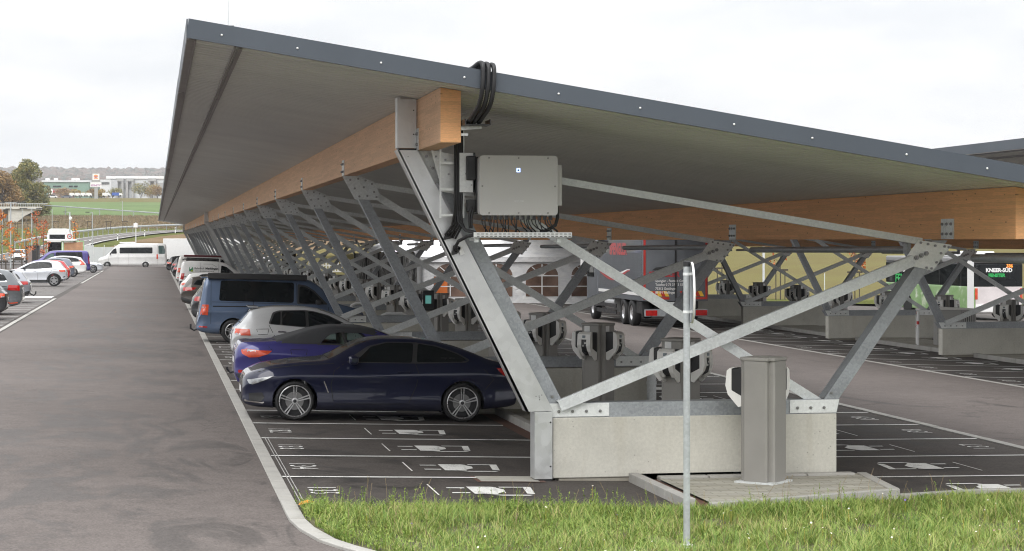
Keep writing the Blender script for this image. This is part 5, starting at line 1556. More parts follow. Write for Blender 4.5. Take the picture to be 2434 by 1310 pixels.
# ploughed field inside the bend of the road
def road_c(s):
    P = [(-24.0, 236), (-19.5, 262), (-16.2, 290), (-13.0, 318), (-9.5, 345), (-4.2, 375), (3.0, 398), (13, 414), (26, 424), (42, 430)]
    n = len(P) - 1
    i = min(int(s * n), n - 1); t = s * n - i
    p0, p1, p2, p3 = (V(P[max(0, min(n, i + k))]) for k in (-1, 0, 1, 2))
    return 0.5 * ((2*p1) + (p2 - p0)*t + (2*p0 - 5*p1 + 4*p2 - p3)*t*t + (3*p1 - p0 - 3*p2 + p3)*t**3)
def ribbon(off0, off1, dz, n=90, s0=0.0, s1=1.0):
    m = MB(); vs = []
    for i in range(n + 1):
        s = s0 + (s1 - s0) * i / n
        p, q = road_c(s), road_c(min(1, s + .004)) if s < .99 else road_c(s)
        d = (road_c(min(1, s + .002)) - road_c(max(0, s - .002))).normalized()
        nn = V((-d.y, d.x))
        zc = tz(p.x, p.y)
        for o in (off0, off1):
            w = p + nn * o
            vs.append((w.x, w.y, tz(w.x, w.y) + dz))
    m.add(vs, [(2*i, 2*i+1, 2*i+3, 2*i+2) for i in range(n)], 0, True)
    return m
m = MB()
inner = [road_c(i / 40) for i in range(8, 41)]
poly = [(p.x + 6.5, p.y - 7) for p in inner] + [(70, 300), (40, 262), (-4, 262), (-10, 285)]
vs = []
polar_m = MB()
pts2 = [V((x, y)) for x, y in subdiv(poly, 12)]
ins = [V((x, y)) for x in np.arange(-14, 60, 9) for y in np.arange(262, 425, 9) if inpoly((x, y), [tuple(p) for p in pts2])]
r = GEO.delaunay_2d_cdt(pts2 + ins, [(i, (i+1) % len(pts2)) for i in range(len(pts2))], [], 1, 1e-5)
polar_m.add([(p.x, p.y, tz(p.x, p.y) + .08) for p in r[0]], [list(f) for f in r[2]], 0, True)
tag(polar_m.build('ploughed_field', Mt['brownfield'], angle=80), kind='structure')
tag(ribbon(-3.4, 0, .16).join(ribbon(0, 3.4, .16)).build('country_road', Mt['far_asphalt'], angle=80), kind='structure')
tag(ribbon(-3.2, -3.0, .19).join(ribbon(3.0, 3.2, .19)).join(ribbon(-.08, .08, .19)).build('road_lines', Mt['line'], angle=80), kind='structure')
tag(strip(MB(), -40, -10.6, 236, 262, .06).build('side_road', Mt['far_asphalt']), kind='structure')

def guardrail(name, label, pts, h=0.75, step=4.0, rr=1.0):
    t = thing(name, label, 'guardrail', pts[0])
    o = V(pts[0])
    m = MB()
    for zz, w in ((h - .12, .12 * rr), (h, .14 * rr)): m.tube([V(p) - o + V((0, 0, zz)) for p in pts], w, 6)
    m.build('rail', Mt['galv_mid'] if rr == 1 else Mt['galv_dark'], t)
    m = MB()
    d = 0
    P = [V(p) for p in pts]
    for a, b in zip(P, P[1:]):
        L = (b - a).length
        while d < L:
            q = a + (b - a) * d / L - o
            m.box((q.x - .07, q.y - .07, q.z - 2.4), (q.x + .07, q.y + .07, q.z + h)); d += step
        d -= L
    m.build('posts', Mt['galv_dark'], t)
P = []
for i in range(10, 41):
    s = i / 40; p = road_c(s); d = (road_c(min(1, s + .002)) - road_c(s - .002)).normalized(); q = p + V((-d.y, d.x)) * 4.6
    P.append((q.x, q.y, tz(p.x, p.y) + .3))
guardrail('guardrail', 'steel guardrail following the outside of the bending country road', P, .95)
P = [(x, math.sqrt(max(1, 488**2 - x*x)), 10.3 + .3) for x in np.linspace(-29, 30, 16)]
P = [(x, y, 10.6 - .066 * (x + 23)) for x, y, z in P]
guardrail('guardrail', 'distant steel guardrail along the top edge of the scrub bank below the green field', P, .6, 8, .7)

# ---------------------------------------------------------------- trees and shrubs
def leafmat(name, cols):
    m, t, b = new_mat(name)
    n = noise(t, world_pos(t), .55, 3, .6)
    ob = N(t, 'ShaderNodeNewGeometry')
    k = math_(t, 'ADD', math_(t, 'MULTIPLY', n, .6), math_(t, 'MULTIPLY', ob.outputs['Random Per Island'], .4))
    st = [(0.3 + 0.4 * i / (len(cols) - 1), c) for i, c in enumerate(cols)]
    t.links.new(ramp(t, k, st).outputs[0], b.inputs['Base Color'])
    b.inputs['Roughness'].default_value = .7
    return m
Mt['leaf_green'] = leafmat('autumn_green_leaves', [(.10, .115, .04), (.19, .19, .06), (.31, .25, .08)])
Mt['leaf_rust'] = leafmat('rust_leaves', [(.14, .10, .045), (.28, .17, .06), (.36, .23, .085)])
Mt['leaf_orange'] = leafmat('orange_leaves', [(.42, .13, .02), (.60, .26, .03), (.55, .10, .025)])
Mt['leaf_red'] = leafmat('red_orange_leaves', [(.33, .07, .02), (.50, .14, .03), (.40, .09, .03)])
Mt['leaf_yellow'] = leafmat('yellow_leaves', [(.16, .14, .03), (.34, .24, .04), (.30, .17, .04)])
Mt['bark'] = pm('bark', (.085, .07, .055), .9, 0, .25, 2, .3, 12)
def leaf_cloud(m, blobs, n, size, rnd, flat=1.0):
    """many small leaf-clump faces spread through a set of ellipsoids"""
    tot = sum(b[3] ** 2 for b in blobs)
    for cx, cy, cz, rr, rz_ in blobs:
        for _ in range(max(3, int(n * rr * rr / tot))):
            while True:
                p = V((rnd.uniform(-1, 1), rnd.uniform(-1, 1), rnd.uniform(-1, 1)))
                l = p.length
                if l < 1 and rnd.random() < .25 + .75 * l: break
            c = V((cx + p.x * rr, cy + p.y * rr, cz + p.z * rz_))
            s = size * rnd.uniform(.6, 1.4)
            a = V((rnd.gauss(0, 1), rnd.gauss(0, 1), rnd.gauss(0, 1))).normalized()
            b = a.cross(V((rnd.gauss(0, 1), rnd.gauss(0, 1), rnd.gauss(0, 1)))).normalized()
            m.add([c - a*s, c - b*s*.55, c + a*s, c + b*s*.55], [(0, 1, 2, 3)])
def big_tree(label, x, y, zb, h, w, mat, seed, n=2600, sz=.42):
    rnd = random.Random(seed)
    t = thing('deciduous_tree', label, 'tree', (x, y, zb))
    m = MB()
    m.tube([(0, 0, -1), (.1, 0, h*.2), (0, .1, h*.55), (.1, 0, h*.85)], [w*.045, w*.035, w*.02, .03], 8)
    blobs = []
    for i in range(34):
        q = (i + rnd.random()) / 34
        zz = h * (.12 + .80 * q)
        prof_ = min(1, (1.06 - q) * 1.7) ** .8 * min(1, .75 + q)
        ra = w * .5 * prof_ * rnd.uniform(.35, .8)
        a = rnd.uniform(0, 2*PI)
        p = V((ra * math.cos(a), ra * math.sin(a), zz))
        r_ = w * rnd.uniform(.13, .2)
        blobs.append((p.x, p.y, p.z, r_, r_ * .8))
        m.tube([(0, 0, zz * .6), p * .6 + V((0, 0, zz * .3)), p], [w*.012, w*.008, .02], 5)
    m.build('trunk', Mt['bark'], t)
    c = MB(); leaf_cloud(c, blobs, n, sz, rnd); c.build('crown', mat, t)
    return t
def at(px, d, zoff=0.0):
    """ground point seen at picture column px, at distance d along the view axis"""
    S, C = math.sin(YAW), math.cos(YAW)
    l = (px - 1217) / 4760 * d
    x, y = d * S + l * C, d * C - l * S
    return x, y
x, y = at(66, 470); big_tree('tall broad tree with dark green and yellowing leaves behind the bridge rail', x, y, tz(x, y) - 1.0, 14.6, 11.6, Mt['leaf_green'], 3, 17000, .23)
x, y = at(2, 455); big_tree('rust brown tree at the picture edge next to the tall green tree', x, y, tz(x, y) - 1.0, 11.6, 9.6, Mt['leaf_rust'], 5, 9000, .23)
x, y = at(102, 500); big_tree('smaller yellow-green tree at the foot of the tall broad tree', x, y, tz(x, y) - 1.0, 6.0, 5.0, Mt['leaf_green'], 8, 3500, .2)
def young_tree(label, px, d, ztop, mat, seed, n=170, w=1.0):
    rnd = random.Random(seed)
    x, y = at(px, d)
    zb = max(.12, tz(x, y))
    t = thing('young_tree', label, 'young tree', (x, y, zb), 0, None)
    h = ztop - zb
    m = MB(); m.tube([(0, 0, -.2), (.03, 0, h*.5), (0, 0, h*.95)], [.045, .035, .012], 6)
    blobs = []
    for i in range(12):
        zz = h * (.25 + .72 * i / 11); a = rnd.uniform(0, 2*PI); L = w * (1.05 - .7 * i / 11) * rnd.uniform(.4, 1)
        p = V((L*math.cos(a), L*math.sin(a), zz + .2))
        m.tube([(0, 0, zz - .25), p], [.018, .006], 4)
        blobs.append((p.x, p.y, p.z, .34, .3))
    m.build('trunk', Mt['bark'], t)
    c = MB(); leaf_cloud(c, blobs, n, .115, rnd); c.build('crown', mat, t)
young_tree('young tree with dense amber leaves at the picture edge', 4, 185, 5.6, Mt['leaf_orange'], 11, 420, 1.3)
young_tree('thin young tree with orange leaves between the two nearest lamp posts', 32, 200, 4.0, Mt['leaf_orange'], 12, 170)
young_tree('young tree with sparse orange leaves beside the second lamp post', 61, 205, 3.9, Mt['leaf_orange'], 13, 190)
young_tree('tall thin young tree with red-orange leaves before the bus', 87, 210, 5.9, Mt['leaf_red'], 14, 230, .8)
young_tree('young tree with rusty red leaves left of the white bus', 103, 214, 4.9, Mt['leaf_red'], 15, 260, .9)
young_tree('young tree with golden leaves in front of the orange poster', 179, 215, 4.9, Mt['leaf_orange'], 16, 150, .7)
rb = random.Random(4)
def shrub(label, x, y, h, w, mat, seed, n=260, sz=.4):
    rnd = random.Random(seed)
    t = thing('shrub', label, 'shrub', (x, y, tz(x, y) - .1), 0, None)
    m = MB()
    for i in range(5):
        a = rnd.uniform(0, 6.3); m.tube([(0, 0, 0), (w*.25*math.cos(a), w*.25*math.sin(a), h*.7)], [.1, .03], 4)
    m.build('stems', Mt['bark'], t)
    c = MB(); leaf_cloud(c, [(rnd.uniform(-.3, .3)*w, rnd.uniform(-.3, .3)*w, h*rnd.uniform(.35, .7), w*.3, h*.3) for _ in range(7)], n, sz, rnd); c.build('foliage', mat, t)
for i, (px, d, h, w, mt, lb) in enumerate([(145, 985, 5.5, 6.5, 'leaf_rust', 'round russet tree in front of the green hall'), (190, 985, 4.8, 11, 'leaf_yellow', 'wide yellow-green bush near the blue corner of the green hall'), (236, 990, 5.0, 6, 'leaf_yellow', 'golden tree behind the advertising mast'),
        (268, 1000, 6.5, 9, 'leaf_green', 'dark bush before the white office block'), (335, 1000, 9.0, 9, 'leaf_green', 'greyish green tree in front of the long white hall'), (362, 1000, 8.0, 7, 'leaf_yellow', 'yellow tree close to the far corner of the long white hall'), (374, 960, 7.0, 5, 'leaf_rust', 'rusty tree by the carport edge in the distance'), (217, 1005, 5.5, 4, 'leaf_rust', 'small rust coloured tree between the green hall and the mast')]):
    x, y = at(px, d); shrub(lb, x, y, h, w, Mt[mt], 30 + i, 900, .34)
# forested hill as one mass of crowns
def forest():
    rnd = random.Random(9)
    m = MB()
    for i in range(6500):
        th = math.radians(rnd.uniform(-10, 40) if i % 4 == 0 else rnd.uniform(-9, 2.5)); r = rnd.uniform(2300, 3600)
        x, y = r * math.sin(th), r * math.cos(th)
        z = tz(x, y); h = rnd.uniform(13, 21); w = rnd.uniform(6, 11)
        n = 6
        h *= .85
        vs = [(x, y, z + h * rnd.uniform(.96, 1.04))]
        for zz, ww in ((.92, .45), (.66, .95), (.3, 1.0), (.02, .7)):
            for k in range(n):
                a = 2*PI*k/n + rnd.uniform(-.3, .3); q = w * ww * rnd.uniform(.8, 1.15)
                vs.append((x + q*math.cos(a), y + q*math.sin(a), z + h*zz*rnd.uniform(.93, 1.05)))
        fs = [(0, 1+k, 1+(k+1) % n) for k in range(n)]
        for l in range(3): fs += [(1+l*n+k, 1+l*n+n+k, 1+l*n+n+(k+1) % n, 1+l*n+(k+1) % n) for k in range(n)]
        m.add(vs, fs, 0, False)
    return m
Mt['forest'] = leafmat('autumn_forest', [(.03, .045, .03), (.085, .06, .045), (.13, .085, .06), (.05, .06, .04)])
tag(forest().build('forest', Mt['forest']), 'hazy autumn forest covering the far hill', 'forest', kind='stuff')

def bank_scrub():
    rnd = random.Random(17)
    m = MB()
    for _ in range(15000):
        th = math.radians(rnd.uniform(-7.5, 1.2)); r = rnd.uniform(434, 496) if rnd.random() < .8 else rnd.uniform(300, 434)
        x, y = r * math.sin(th), r * math.cos(th)
        if r < 434 and min((road_c(s / 30) - V((x, y))).length for s in range(31)) < 9: continue
        z = tz(x, y); s = rnd.uniform(.15, .45) if r > 434 else rnd.uniform(.08, .22)
        for k in range(3):
            a = rnd.uniform(0, 6.28); m.add([(x - s*math.cos(a)*.5, y - s*math.sin(a)*.5, z - .1), (x + s*math.cos(a)*.5, y + s*math.sin(a)*.5, z - .1), (x + s*.3*math.cos(a + 1), y + s*.3*math.sin(a + 1), z + s * rnd.uniform(.5, 1.1))], [(0, 1, 2)])
    return m
Mt['scrub'] = leafmat('dry_scrub', [(.16, .125, .075), (.23, .175, .10), (.29, .22, .13), (.22, .2, .10)])
tag(bank_scrub().build('scrub', Mt['scrub']), 'dry brown scrub covering the bank behind the country road', 'scrub', kind='stuff')
for i, s_ in enumerate((.30, .42, .52, .62, .72)):
    p = road_c(s_); d = (road_c(s_ + .002) - road_c(s_ - .002)).normalized(); q = p + V((d.y, -d.x)) * 4.3
    t = thing('delineator_post', 'white delineator post on the inner road edge, %s from the bus' % (['first'] + ORD)[i], 'road post', (q.x, q.y, tz(q.x, q.y)), 0, 'delineator posts along the country road')
    m = MB(); m.box((-.09, -.06, 0), (.09, .06, 1.1)); m.build('post', pm('delineator_white', (.8, .8, .8), .5) if i == 0 else bpy.data.materials['delineator_white'], t, bevel=.03)
    MB().box((-.092, -.063, .72), (.092, .063, .92)).build('black_band', Mt['black'], t)

# ---------------------------------------------------------------- far buildings and signs
def zfor(py, d): return CH - (py - 572) / 4760 * d
def facing(px, d): 
    x, y = at(px, d); return x, y
Mt['hallgreen'] = pm('green_cladding', (.19, .30, .235), .6, 0, .06, .1)
Mt['hallwhite'] = pm('pale_cladding', (.62, .64, .65), .6, 0, .05, .1)
Mt['hallgrey'] = pm('grey_cladding', (.36, .36, .35), .6, 0, .06, .1)
Mt['shopred'] = pm('red_fascia_board', (.5, .05, .06), .5)
Mt['brownwall'] = pm('brown_wall', (.25, .19, .165), .7, 0, .08, .2)
Mt['signblue'] = pm('blue_sign', (.03, .10, .42), .5)
Mt['violet_txt'] = pm('violet_lettering', (.35, .05, .30), .5)
Mt['bun'] = pm('bun_orange', (.85, .30, .06), .5)
def building(name, label, px0, px1, py0, py1, d, depth, mat, cat='hall', rz=0):
    """box building whose front spans the given picture columns at distance d"""
    x0, y0 = at(px0, d); x1, y1 = at(px1, d)
    w = math.hypot(x1 - x0, y1 - y0)
    zb, h = zfor(py1, d), zfor(py0, d) - zfor(py1, d)
    t = thing(name, label, cat, (x0, y0, zb), math.atan2(y1 - y0, x1 - x0))
    MB().box((0, 0, -3), (w, depth, h)).build('walls', mat, t)
    k = w / (px1 - px0)
    return t, k, h
t, k, h = building('industrial_hall', 'long low green industrial hall with a pale roof, left of the advertising mast', 102, 211, 433, 467, 1040, 40, Mt['hallgreen'])
MB().box((-.5, -.6, h), (109*k + .5, 41, h + 1.0)).build('roof', Mt['hallwhite'], t)
for a in (4, 24, 66, 76): MB().box((a*k, 2, h + 1), (a*k + 6*k, 6, h + 2.1)).build('roof_light', Mt['white'], t)
for a in (8, 24, 34, 62, 74): MB().box((a*k, -.3, h*.66), (a*k + 9*k, -.1, h*.66 + .7)).build('window', Mt['glass'], t)
t, k, h = building('shop', 'low brown shop building with a red fascia board in front of the green hall', 114, 163, 448, 468, 1015, 14, Mt['brownwall'], 'shop')
MB().box((12*k, -.5, h*.52), (46*k, -.1, h*.52 + .9)).build('sign_board', Mt['shopred'], t)
MB().lathe([(1.5, 0), (1.5, .3), (.001, .3)], 20, tr(6*k, -.1, h*.62) @ MX.Rotation(PI/2, 4, 'X')).build('round_sign', Mt['white'], t)
t, k, h = building('office_block', 'white office block with a row of windows on stilts beside the mast', 238, 264, 427, 445, 1030, 16, Mt['hallwhite'], 'office')
m = MB()
for i in range(9): m.box((1.2*k + i*2.4*k, -.25, h*.35), (1.2*k + i*2.4*k + 1.4*k, -.05, h*.68)); 
for i in range(9):
    MB().box((1.2*k + i*2.4*k, -.25, h*.35), (1.2*k + i*2.4*k + 1.4*k, -.05, h*.68)).build('window', Mt['glass'], t)
for a in (5, 11, 20): MB().box((a*k, 1, -6.5), (a*k + .6, 1.6, 0)).build('stilt', Mt['hallgrey'], t)
t, k, h = building('industrial_hall', 'long white industrial hall with grey band and stair towers, right of the mast', 262, 392, 425, 468, 1060, 60, Mt['hallwhite'])
MB().box((0, -.4, h*.42), (130*k, -.1, h*.78)).build('cladding_band', Mt['hallgrey'], t)
MB().box((-2, -.8, h), (131*k, 60, h + 1.4)).build('roof', Mt['white'], t)
for a in (15, 39, 92):
    s_ = MB().box((a*k, -2.2, -2), (a*k + 1.1, -.2, h*.9)).box((a*k + 3, -2.2, -2), (a*k + 4.1, -.2, h*.9)).box((a*k, -2.4, h*.85), (a*k + 4.1, -.2, h*1.02))
    s_.build('stair_tower', Mt['hallgrey'], t)
# mast with the two advertising boards
x, y = at(228, 930); zb = tz(x, y)
t = thing('advertising_mast', 'tall advertising mast with a burger sign above a white charging sign board', 'sign mast', (x, y, zb), -YAW + .16)
zt = zfor(413, 930) - zb; k = 930 / 4760
MB().box((-.7, -.4, 0), (.9, .4, zfor(445, 930) - zb)).build('pole', Mt['hallgrey'], t)
s1 = MB().box((-8*k, -.6, zfor(428, 930) - zb), (8*k, .6, zt)).build('upper_board', Mt['white'], t)
MB().box((-10*k, -.5, zfor(433, 930) - zb), (10*k, .5, zfor(429, 930) - zb)).build('bracket', Mt['hallgrey'], t)
s2 = MB().box((-13*k, -.6, zfor(445, 930) - zb), (13*k, .6, zfor(433.5, 930) - zb)).build('lower_board', Mt['white'], t)
c = zt - 1.5
m = MB(); m.prism([(-.98, c + .3), (.98, c + .3), (.8, c + .75), (.4, c + .98), (-.4, c + .98), (-.8, c + .75)], -.66, -.61); m.prism([(-.98, c - .55), (.98, c - .55), (.85, c - .85), (-.85, c - .85)], -.66, -.61); m.build('bun', Mt['bun'], s1)
fx = lambda zz: MX(((1, 0, 0, 0), (0, 0, 1, -.68), (0, 1, 0, zz), (0, 0, 0, 1)))
text_mb('BURGER', .48, fx(c + .08), .02).join(text_mb('KING', .5, fx(c - .32), .02)).build('lettering', Mt['shopred'], s1)
text_mb('IONITY', 1.15, fx(zfor(441, 930) - zb), .02, sx=1.15).build('lettering', Mt['violet_txt'], s2)
# parked lorries and cars in front of the halls, long white panels
for i, (px0, px1, py0, py1, d, lb) in enumerate([(140, 212, 458, 467, 960, 'row of white parked vans as one pale line'), ]):
    pass
m_ = None
def mini_car(px, d, col, lab, L=4.3, H=1.45, facing=0, z=None):
    x, y = at(px, d)
    t = thing('parked_car', lab, 'car', (x, y, tz(x, y) if z is None else z), facing, 'distant cars by the halls')
    m = MB(); m.prism([(-L/2, .35), (L/2, .35), (L/2, .8), (L*.42, .95), (L*.25, H), (-L*.2, H), (-L*.32, .95), (-L/2, .85)], -.85, .85)
    m.build('body', pnt(col), t, bevel=.08)
    m = MB(); m.prism([(L*.36, .97), (L*.23, H - .06), (-L*.18, H - .06), (-L*.27, .97)], -.86, .86); m.build('window', Mt['glass'], t)
    w = MB(); w.lathe([(.33, -.1), (.33, .1), (.001, .1)], 14, MX.Rotation(PI/2, 4, 'X'))
    for xx in (-L*.3, L*.3): w.build('wheel', Mt['rubber'], t, (xx, -.8, .33))
mini_car(125, 950, 'white', 'small white car parked before the brown shop', 4.6)
mini_car(158, 950, 'slate', 'small dark blue car parked in front of the shop, right of the white one', 5.0)
def van_box(px0, px1, py0, py1, d, lab, mat):
    x0, y0 = at(px0, d); x1, y1 = at(px1, d); w = math.hypot(x1-x0, y1-y0)
    zb = zfor(py1, d); h = zfor(py0, d) - zb
    t = thing('box_van', lab, 'van', (x0, y0, zb), math.atan2(y1-y0, x1-x0), 'distant vans by the halls')
    MB().box((0, 0, .5), (w*.72, 2.2, h)).build('cargo_box', mat, t, bevel=.05)
    m = MB(); m.prism([(w*.74, .5), (w, .5), (w, h*.5), (w*.93, h*.85), (w*.74, h*.85)], .1, 2.1); m.build('cab', Mt['white'], t, bevel=.05)
    m = MB()
    for xx in (w*.15, w*.86): m.lathe([(.4, -.1), (.4, .1), (.001, .1)], 14, tr(xx, .1, .4) @ MX.Rotation(PI/2, 4, 'X'))
    m.build('wheel', Mt['rubber'], t)
for i, (a, b, lb) in enumerate([(165, 176, 'white van nearest the dark blue car in the far row'), (178, 190, 'white van second in the far row of vans'), (192, 203, 'white van third in the far row of vans'), (205, 217, 'white van next to the foot of the advertising mast'), (243, 261, 'long white box van right of the advertising mast')]):
    van_box(a, b, 458.5, 468, 955, lb, Mt['white'])
van_box(266, 289, 458, 467.5, 950, 'van with a blue patterned box beside a white cab', Mt['signblue'])

# bridge with railing and its concrete abutment, at the left
x, y = at(-30, 440); t = thing('road_bridge', 'grey concrete road bridge with a steel railing below the big trees', 'bridge', (x, y, 0), -YAW + .16)
k = 440 / 4760
MB().box((-10*k, 0, zfor(497, 440)), (122*k, 6, zfor(491, 440))).build('deck', Mt['conc'], t)
m = MB()
for i in range(31): m.box((i*4*k, .2, zfor(491, 440)), (i*4*k + .05, .26, zfor(483, 440)))
m.box((0, .2, zfor(483.6, 440)), (140*k, .28, zfor(482.6, 440))); m.box((0, .2, zfor(487, 440)), (140*k, .24, zfor(486.6, 440)))
m.build('railing', Mt['galv'], t)
m = MB(); m.prism([(48*k, zfor(560, 440)), (48*k, zfor(497, 440)), (118*k, zfor(497, 440)), (86*k, zfor(513, 440)), (66*k, zfor(530, 440))], .5, 2); m.build('abutment', Mt['conc'], t)
m = MB(); m.prism([(36*k, zfor(560, 440)), (36*k, zfor(497, 440)), (48*k, zfor(497, 440)), (48*k, zfor(560, 440))], 2, 3); m.build('pier', Mt['conc_foot'], t)

# ---------------------------------------------------------------- lamp posts and small things by the access road
def lamp(label, px, d, pytop, double, arm=1.3, r=.08):
    x, y = at(px, d); zb = max(.1, tz(x, y)); h = zfor(pytop, d) - zb
    t = thing('street_lamp', label, 'street lamp', (x, y, zb), -YAW, None)
    MB().tube([(0, 0, -.3), (0, 0, h)], [r, r*.75], 10).build('pole', Mt['galv_mid'], t)
    for s_ in ((-1, 1) if double else (-1,)):
        a = MB().box((min(0, s_*arm), -.05, h - .03), (max(0, s_*arm), .05, h + .03)).build('arm', Mt['galv_mid'], t)
        MB().box((min(s_*arm*.45, s_*arm*1.15), -.14, h + .0), (max(s_*arm*.45, s_*arm*1.15), .14, h + .07)).build('lamp_head', Mt['trim'], a, bevel=.02)
lamp('tall two-armed lamp post nearest the picture edge', 25.5, 200, 481, True)
lamp('two-armed lamp post beside the dark hut', 75.5, 226, 496, True, 1.15)
lamp('lamp post cut by the picture edge, behind the amber tree', 5, 240, 497, True, 1.0)
lamp('single-armed lamp post carrying a round camera behind the white bus', 166, 268, 504.5, False, .8, .12)
lamp('slim lamp post right of the golden young tree', 219.5, 262, 505, False, .8)
lamp('thin distant lamp post before the scrub bank', 124, 400, 498, False, .5)
lamp('thin distant lamp post in front of the green field', 291, 450, 478, False, .5)
lamp('thin lamp post between the two nearest two-armed lamps', 53, 330, 497, False, .5)
x, y = at(166, 267.6); tag(MB().lathe([(.001, -.22), (.16, -.16), (.22, 0), (.16, .16), (.001, .22)], 14, tr(0, 0, 0)).build('round_camera', Mt['white'], loc=(x + .1, y - .3, zfor(519, 268))), 'white round camera fixed to the single-armed lamp post', 'camera')
# short wooden-stake guards of roadside trees
def stake(label, px, d, py0, py1):
    x, y = at(px, d); zb, zt_ = zfor(py1, d), zfor(py0, d)
    t = thing('tree_stake', label, 'tree stake', (x, y, zb), -YAW, 'tree stakes along the far verge')
    w = .55 * (zt_ - zb)
    for s_ in (-1, 1): MB().tube([(s_*w*.5, 0, -.3), (s_*w*.5, 0, zt_ - zb)], .05, 6).build('post', Mt['bark'], t)
    MB().box((-w*.75, -.06, zt_ - zb - .12), (w*.75, .06, zt_ - zb)).build('crossbar', Mt['bark'], t)
for i, px in enumerate((30, 48, 72, 100, 133, 172, 213, 258, 297)):
    stake('tree stake frame on the far verge, %s counting from the picture edge' % (['first'] + ORD)[i], px, 372 - i*2, 526 + (4 if i < 3 else 0), 544 + (8 if i < 3 else 0))
stake('big wooden tree stake frame in front of the white oncoming car', 42, 150, 613.5, 650)
stake('wooden tree stake frame at the picture edge near the bays', 4, 146, 619, 655)
# box on a post beside the field
x, y = at(323, 290); t = thing('measuring_post', 'grey post with a pale cabinet beside the ploughed field', 'post', (x, y, tz(x, y)), -YAW)
zb = tz(x, y); MB().tube([(0, 0, -.4), (0, 0, zfor(529, 290) - zb)], .07, 8).build('pole', Mt['galv'], t); MB().box((-.3, -.25, zfor(541, 290) - zb), (.25, .15, zfor(531, 290) - zb)).build('cabinet', Mt['white'], t, bevel=.03)
# round speed sign
x, y = at(165.5, 245); t = thing('speed_sign', 'round white speed limit sign with a red ring next to the bus', 'traffic sign', (x, y, .1), -YAW + .16)
zc = zfor(562, 245) - .1
MB().tube([(0, 0, -.2), (0, 0, zc + .3)], .035, 8).build('pole', Mt['galv'], t)
d_ = MB().lathe([(.30, 0), (.30, .03), (.21, .034), (.001, .034)], 24, tr(0, -.04, zc) @ MX.Rotation(PI/2, 4, 'X'))
d_.m = [0 if i < 48 else 1 for i in range(len(d_.m))]
o = d_.build('disc', [Mt['signred'], Mt['white']], t)
text_mb('30', .3, MX(((1, 0, 0, 0), (0, 0, 1, -.082), (0, 1, 0, zc), (0, 0, 0, 1))), .01).build('lettering', Mt['black'], o)
# white city bus and the shelter with an orange poster
x, y = at(136, 262); zb = zfor(545, 262) - 3.3
t = thing('bus', 'white bus with a dark rear window standing behind the green framed bus shelter', 'bus', (x, y, zb), -YAW + .15)
MB().box((-1.3, 0, .3), (1.3, 11, 2.6)).build('lower_body', Mt['white'], t, bevel=.12); 
m = MB(); m.prism([(-1.3, 2.6), (1.3, 2.6), (1.1, 3.25), (.8, 3.4), (-.8, 3.4), (-1.1, 3.25)], .05, 10.9); m.build('roof', Mt['white'], t, bevel=.06)
MB().box((-1.0, -.03, 1.75), (1.0, .02, 2.6)).build('rear_window', Mt['glass'], t, bevel=.04)
x0, y0 = at(97, 214); t = thing('bus_shelter', 'bus shelter with green frame, dark opening and orange poster panel', 'bus shelter', (x0, y0, .12), -YAW + .12)
k = 214 / 4760; H_ = zfor(576, 214)
Mt['framegreen'] = pm('pale_green_frame', (.33, .52, .25), .5)
for a in (12, 48, 52, 99): MB().box((a*k, -.06, 0), (a*k + .09, .06, H_)).build('post', Mt['framegreen'], t)
MB().box((8*k, -.4, H_), (82*k, 1.4, H_ + .22)).build('roof', Mt['white'], t, bevel=.05); MB().box((50*k, -.08, H_ - .06), (100*k, .08, H_ + .05)).build('top_rail', Mt['framegreen'], t)
MB().box((14*k, .9, .2), (47*k, .98, H_ - .1)).build('back_panel', Mt['glass'], t)
MB().box((54*k, -.03, H_ - 1.15), (98*k, .03, H_ - .12)).build('poster_panel', pm('faded_orange_poster', (.45, .24, .13), .5, 0, .25, 1.5), t)
MB().box((52*k, -.03, .4), (98*k, .03, H_ - 1.18)).build('lower_panel', Mt['framegreen'], t)
x, y = at(62, 222); t = thing('ticket_hut', 'dark narrow cabin between the lamp posts', 'cabin', (x, y, .12), -YAW + .12)
MB().box((0, 0, 0), (1.35, 1.5, 2.2)).build('walls', Mt['trim'], t, bevel=.03); MB().box((-.08, -.1, 2.2), (1.43, 1.6, 2.3)).build('roof', Mt['black'], t); MB().box((.15, -.02, .1), (.65, .01, 2.0)).build('door', Mt['brownwall'], t)
# approaching white car, seen from the front
oc = variant(estate, 4.6, 1.68, paint='white'); x, y = at(44, 250)
make_vehicle('parked_car', oc, 'white sport utility car seen head-on, coming down the access road', 'car', (x, y, zfor(624.5, 250)), PI/2 + .05, 0)
# pale panel fence behind the minibus
x, y = at(198, 238); t = thing('panel_fence', 'pale panel fence between the purple van and the minibus', 'fence', (x, y, .1), -YAW + .1)
for i in range(3):
    MB().box((i*1.25, 0, .1), (i*1.25 + 1.15, .04, 2.3 - .2*(i > 0))).build('panel', pm('pale_fence_panel_%d' % i, (.52, .54, .53), .6, 0, .06, .8), t)
    MB().box((i*1.25 + 1.17, 0, 0), (i*1.25 + 1.23, .06, 2.35)).build('post', Mt['galv'], t)

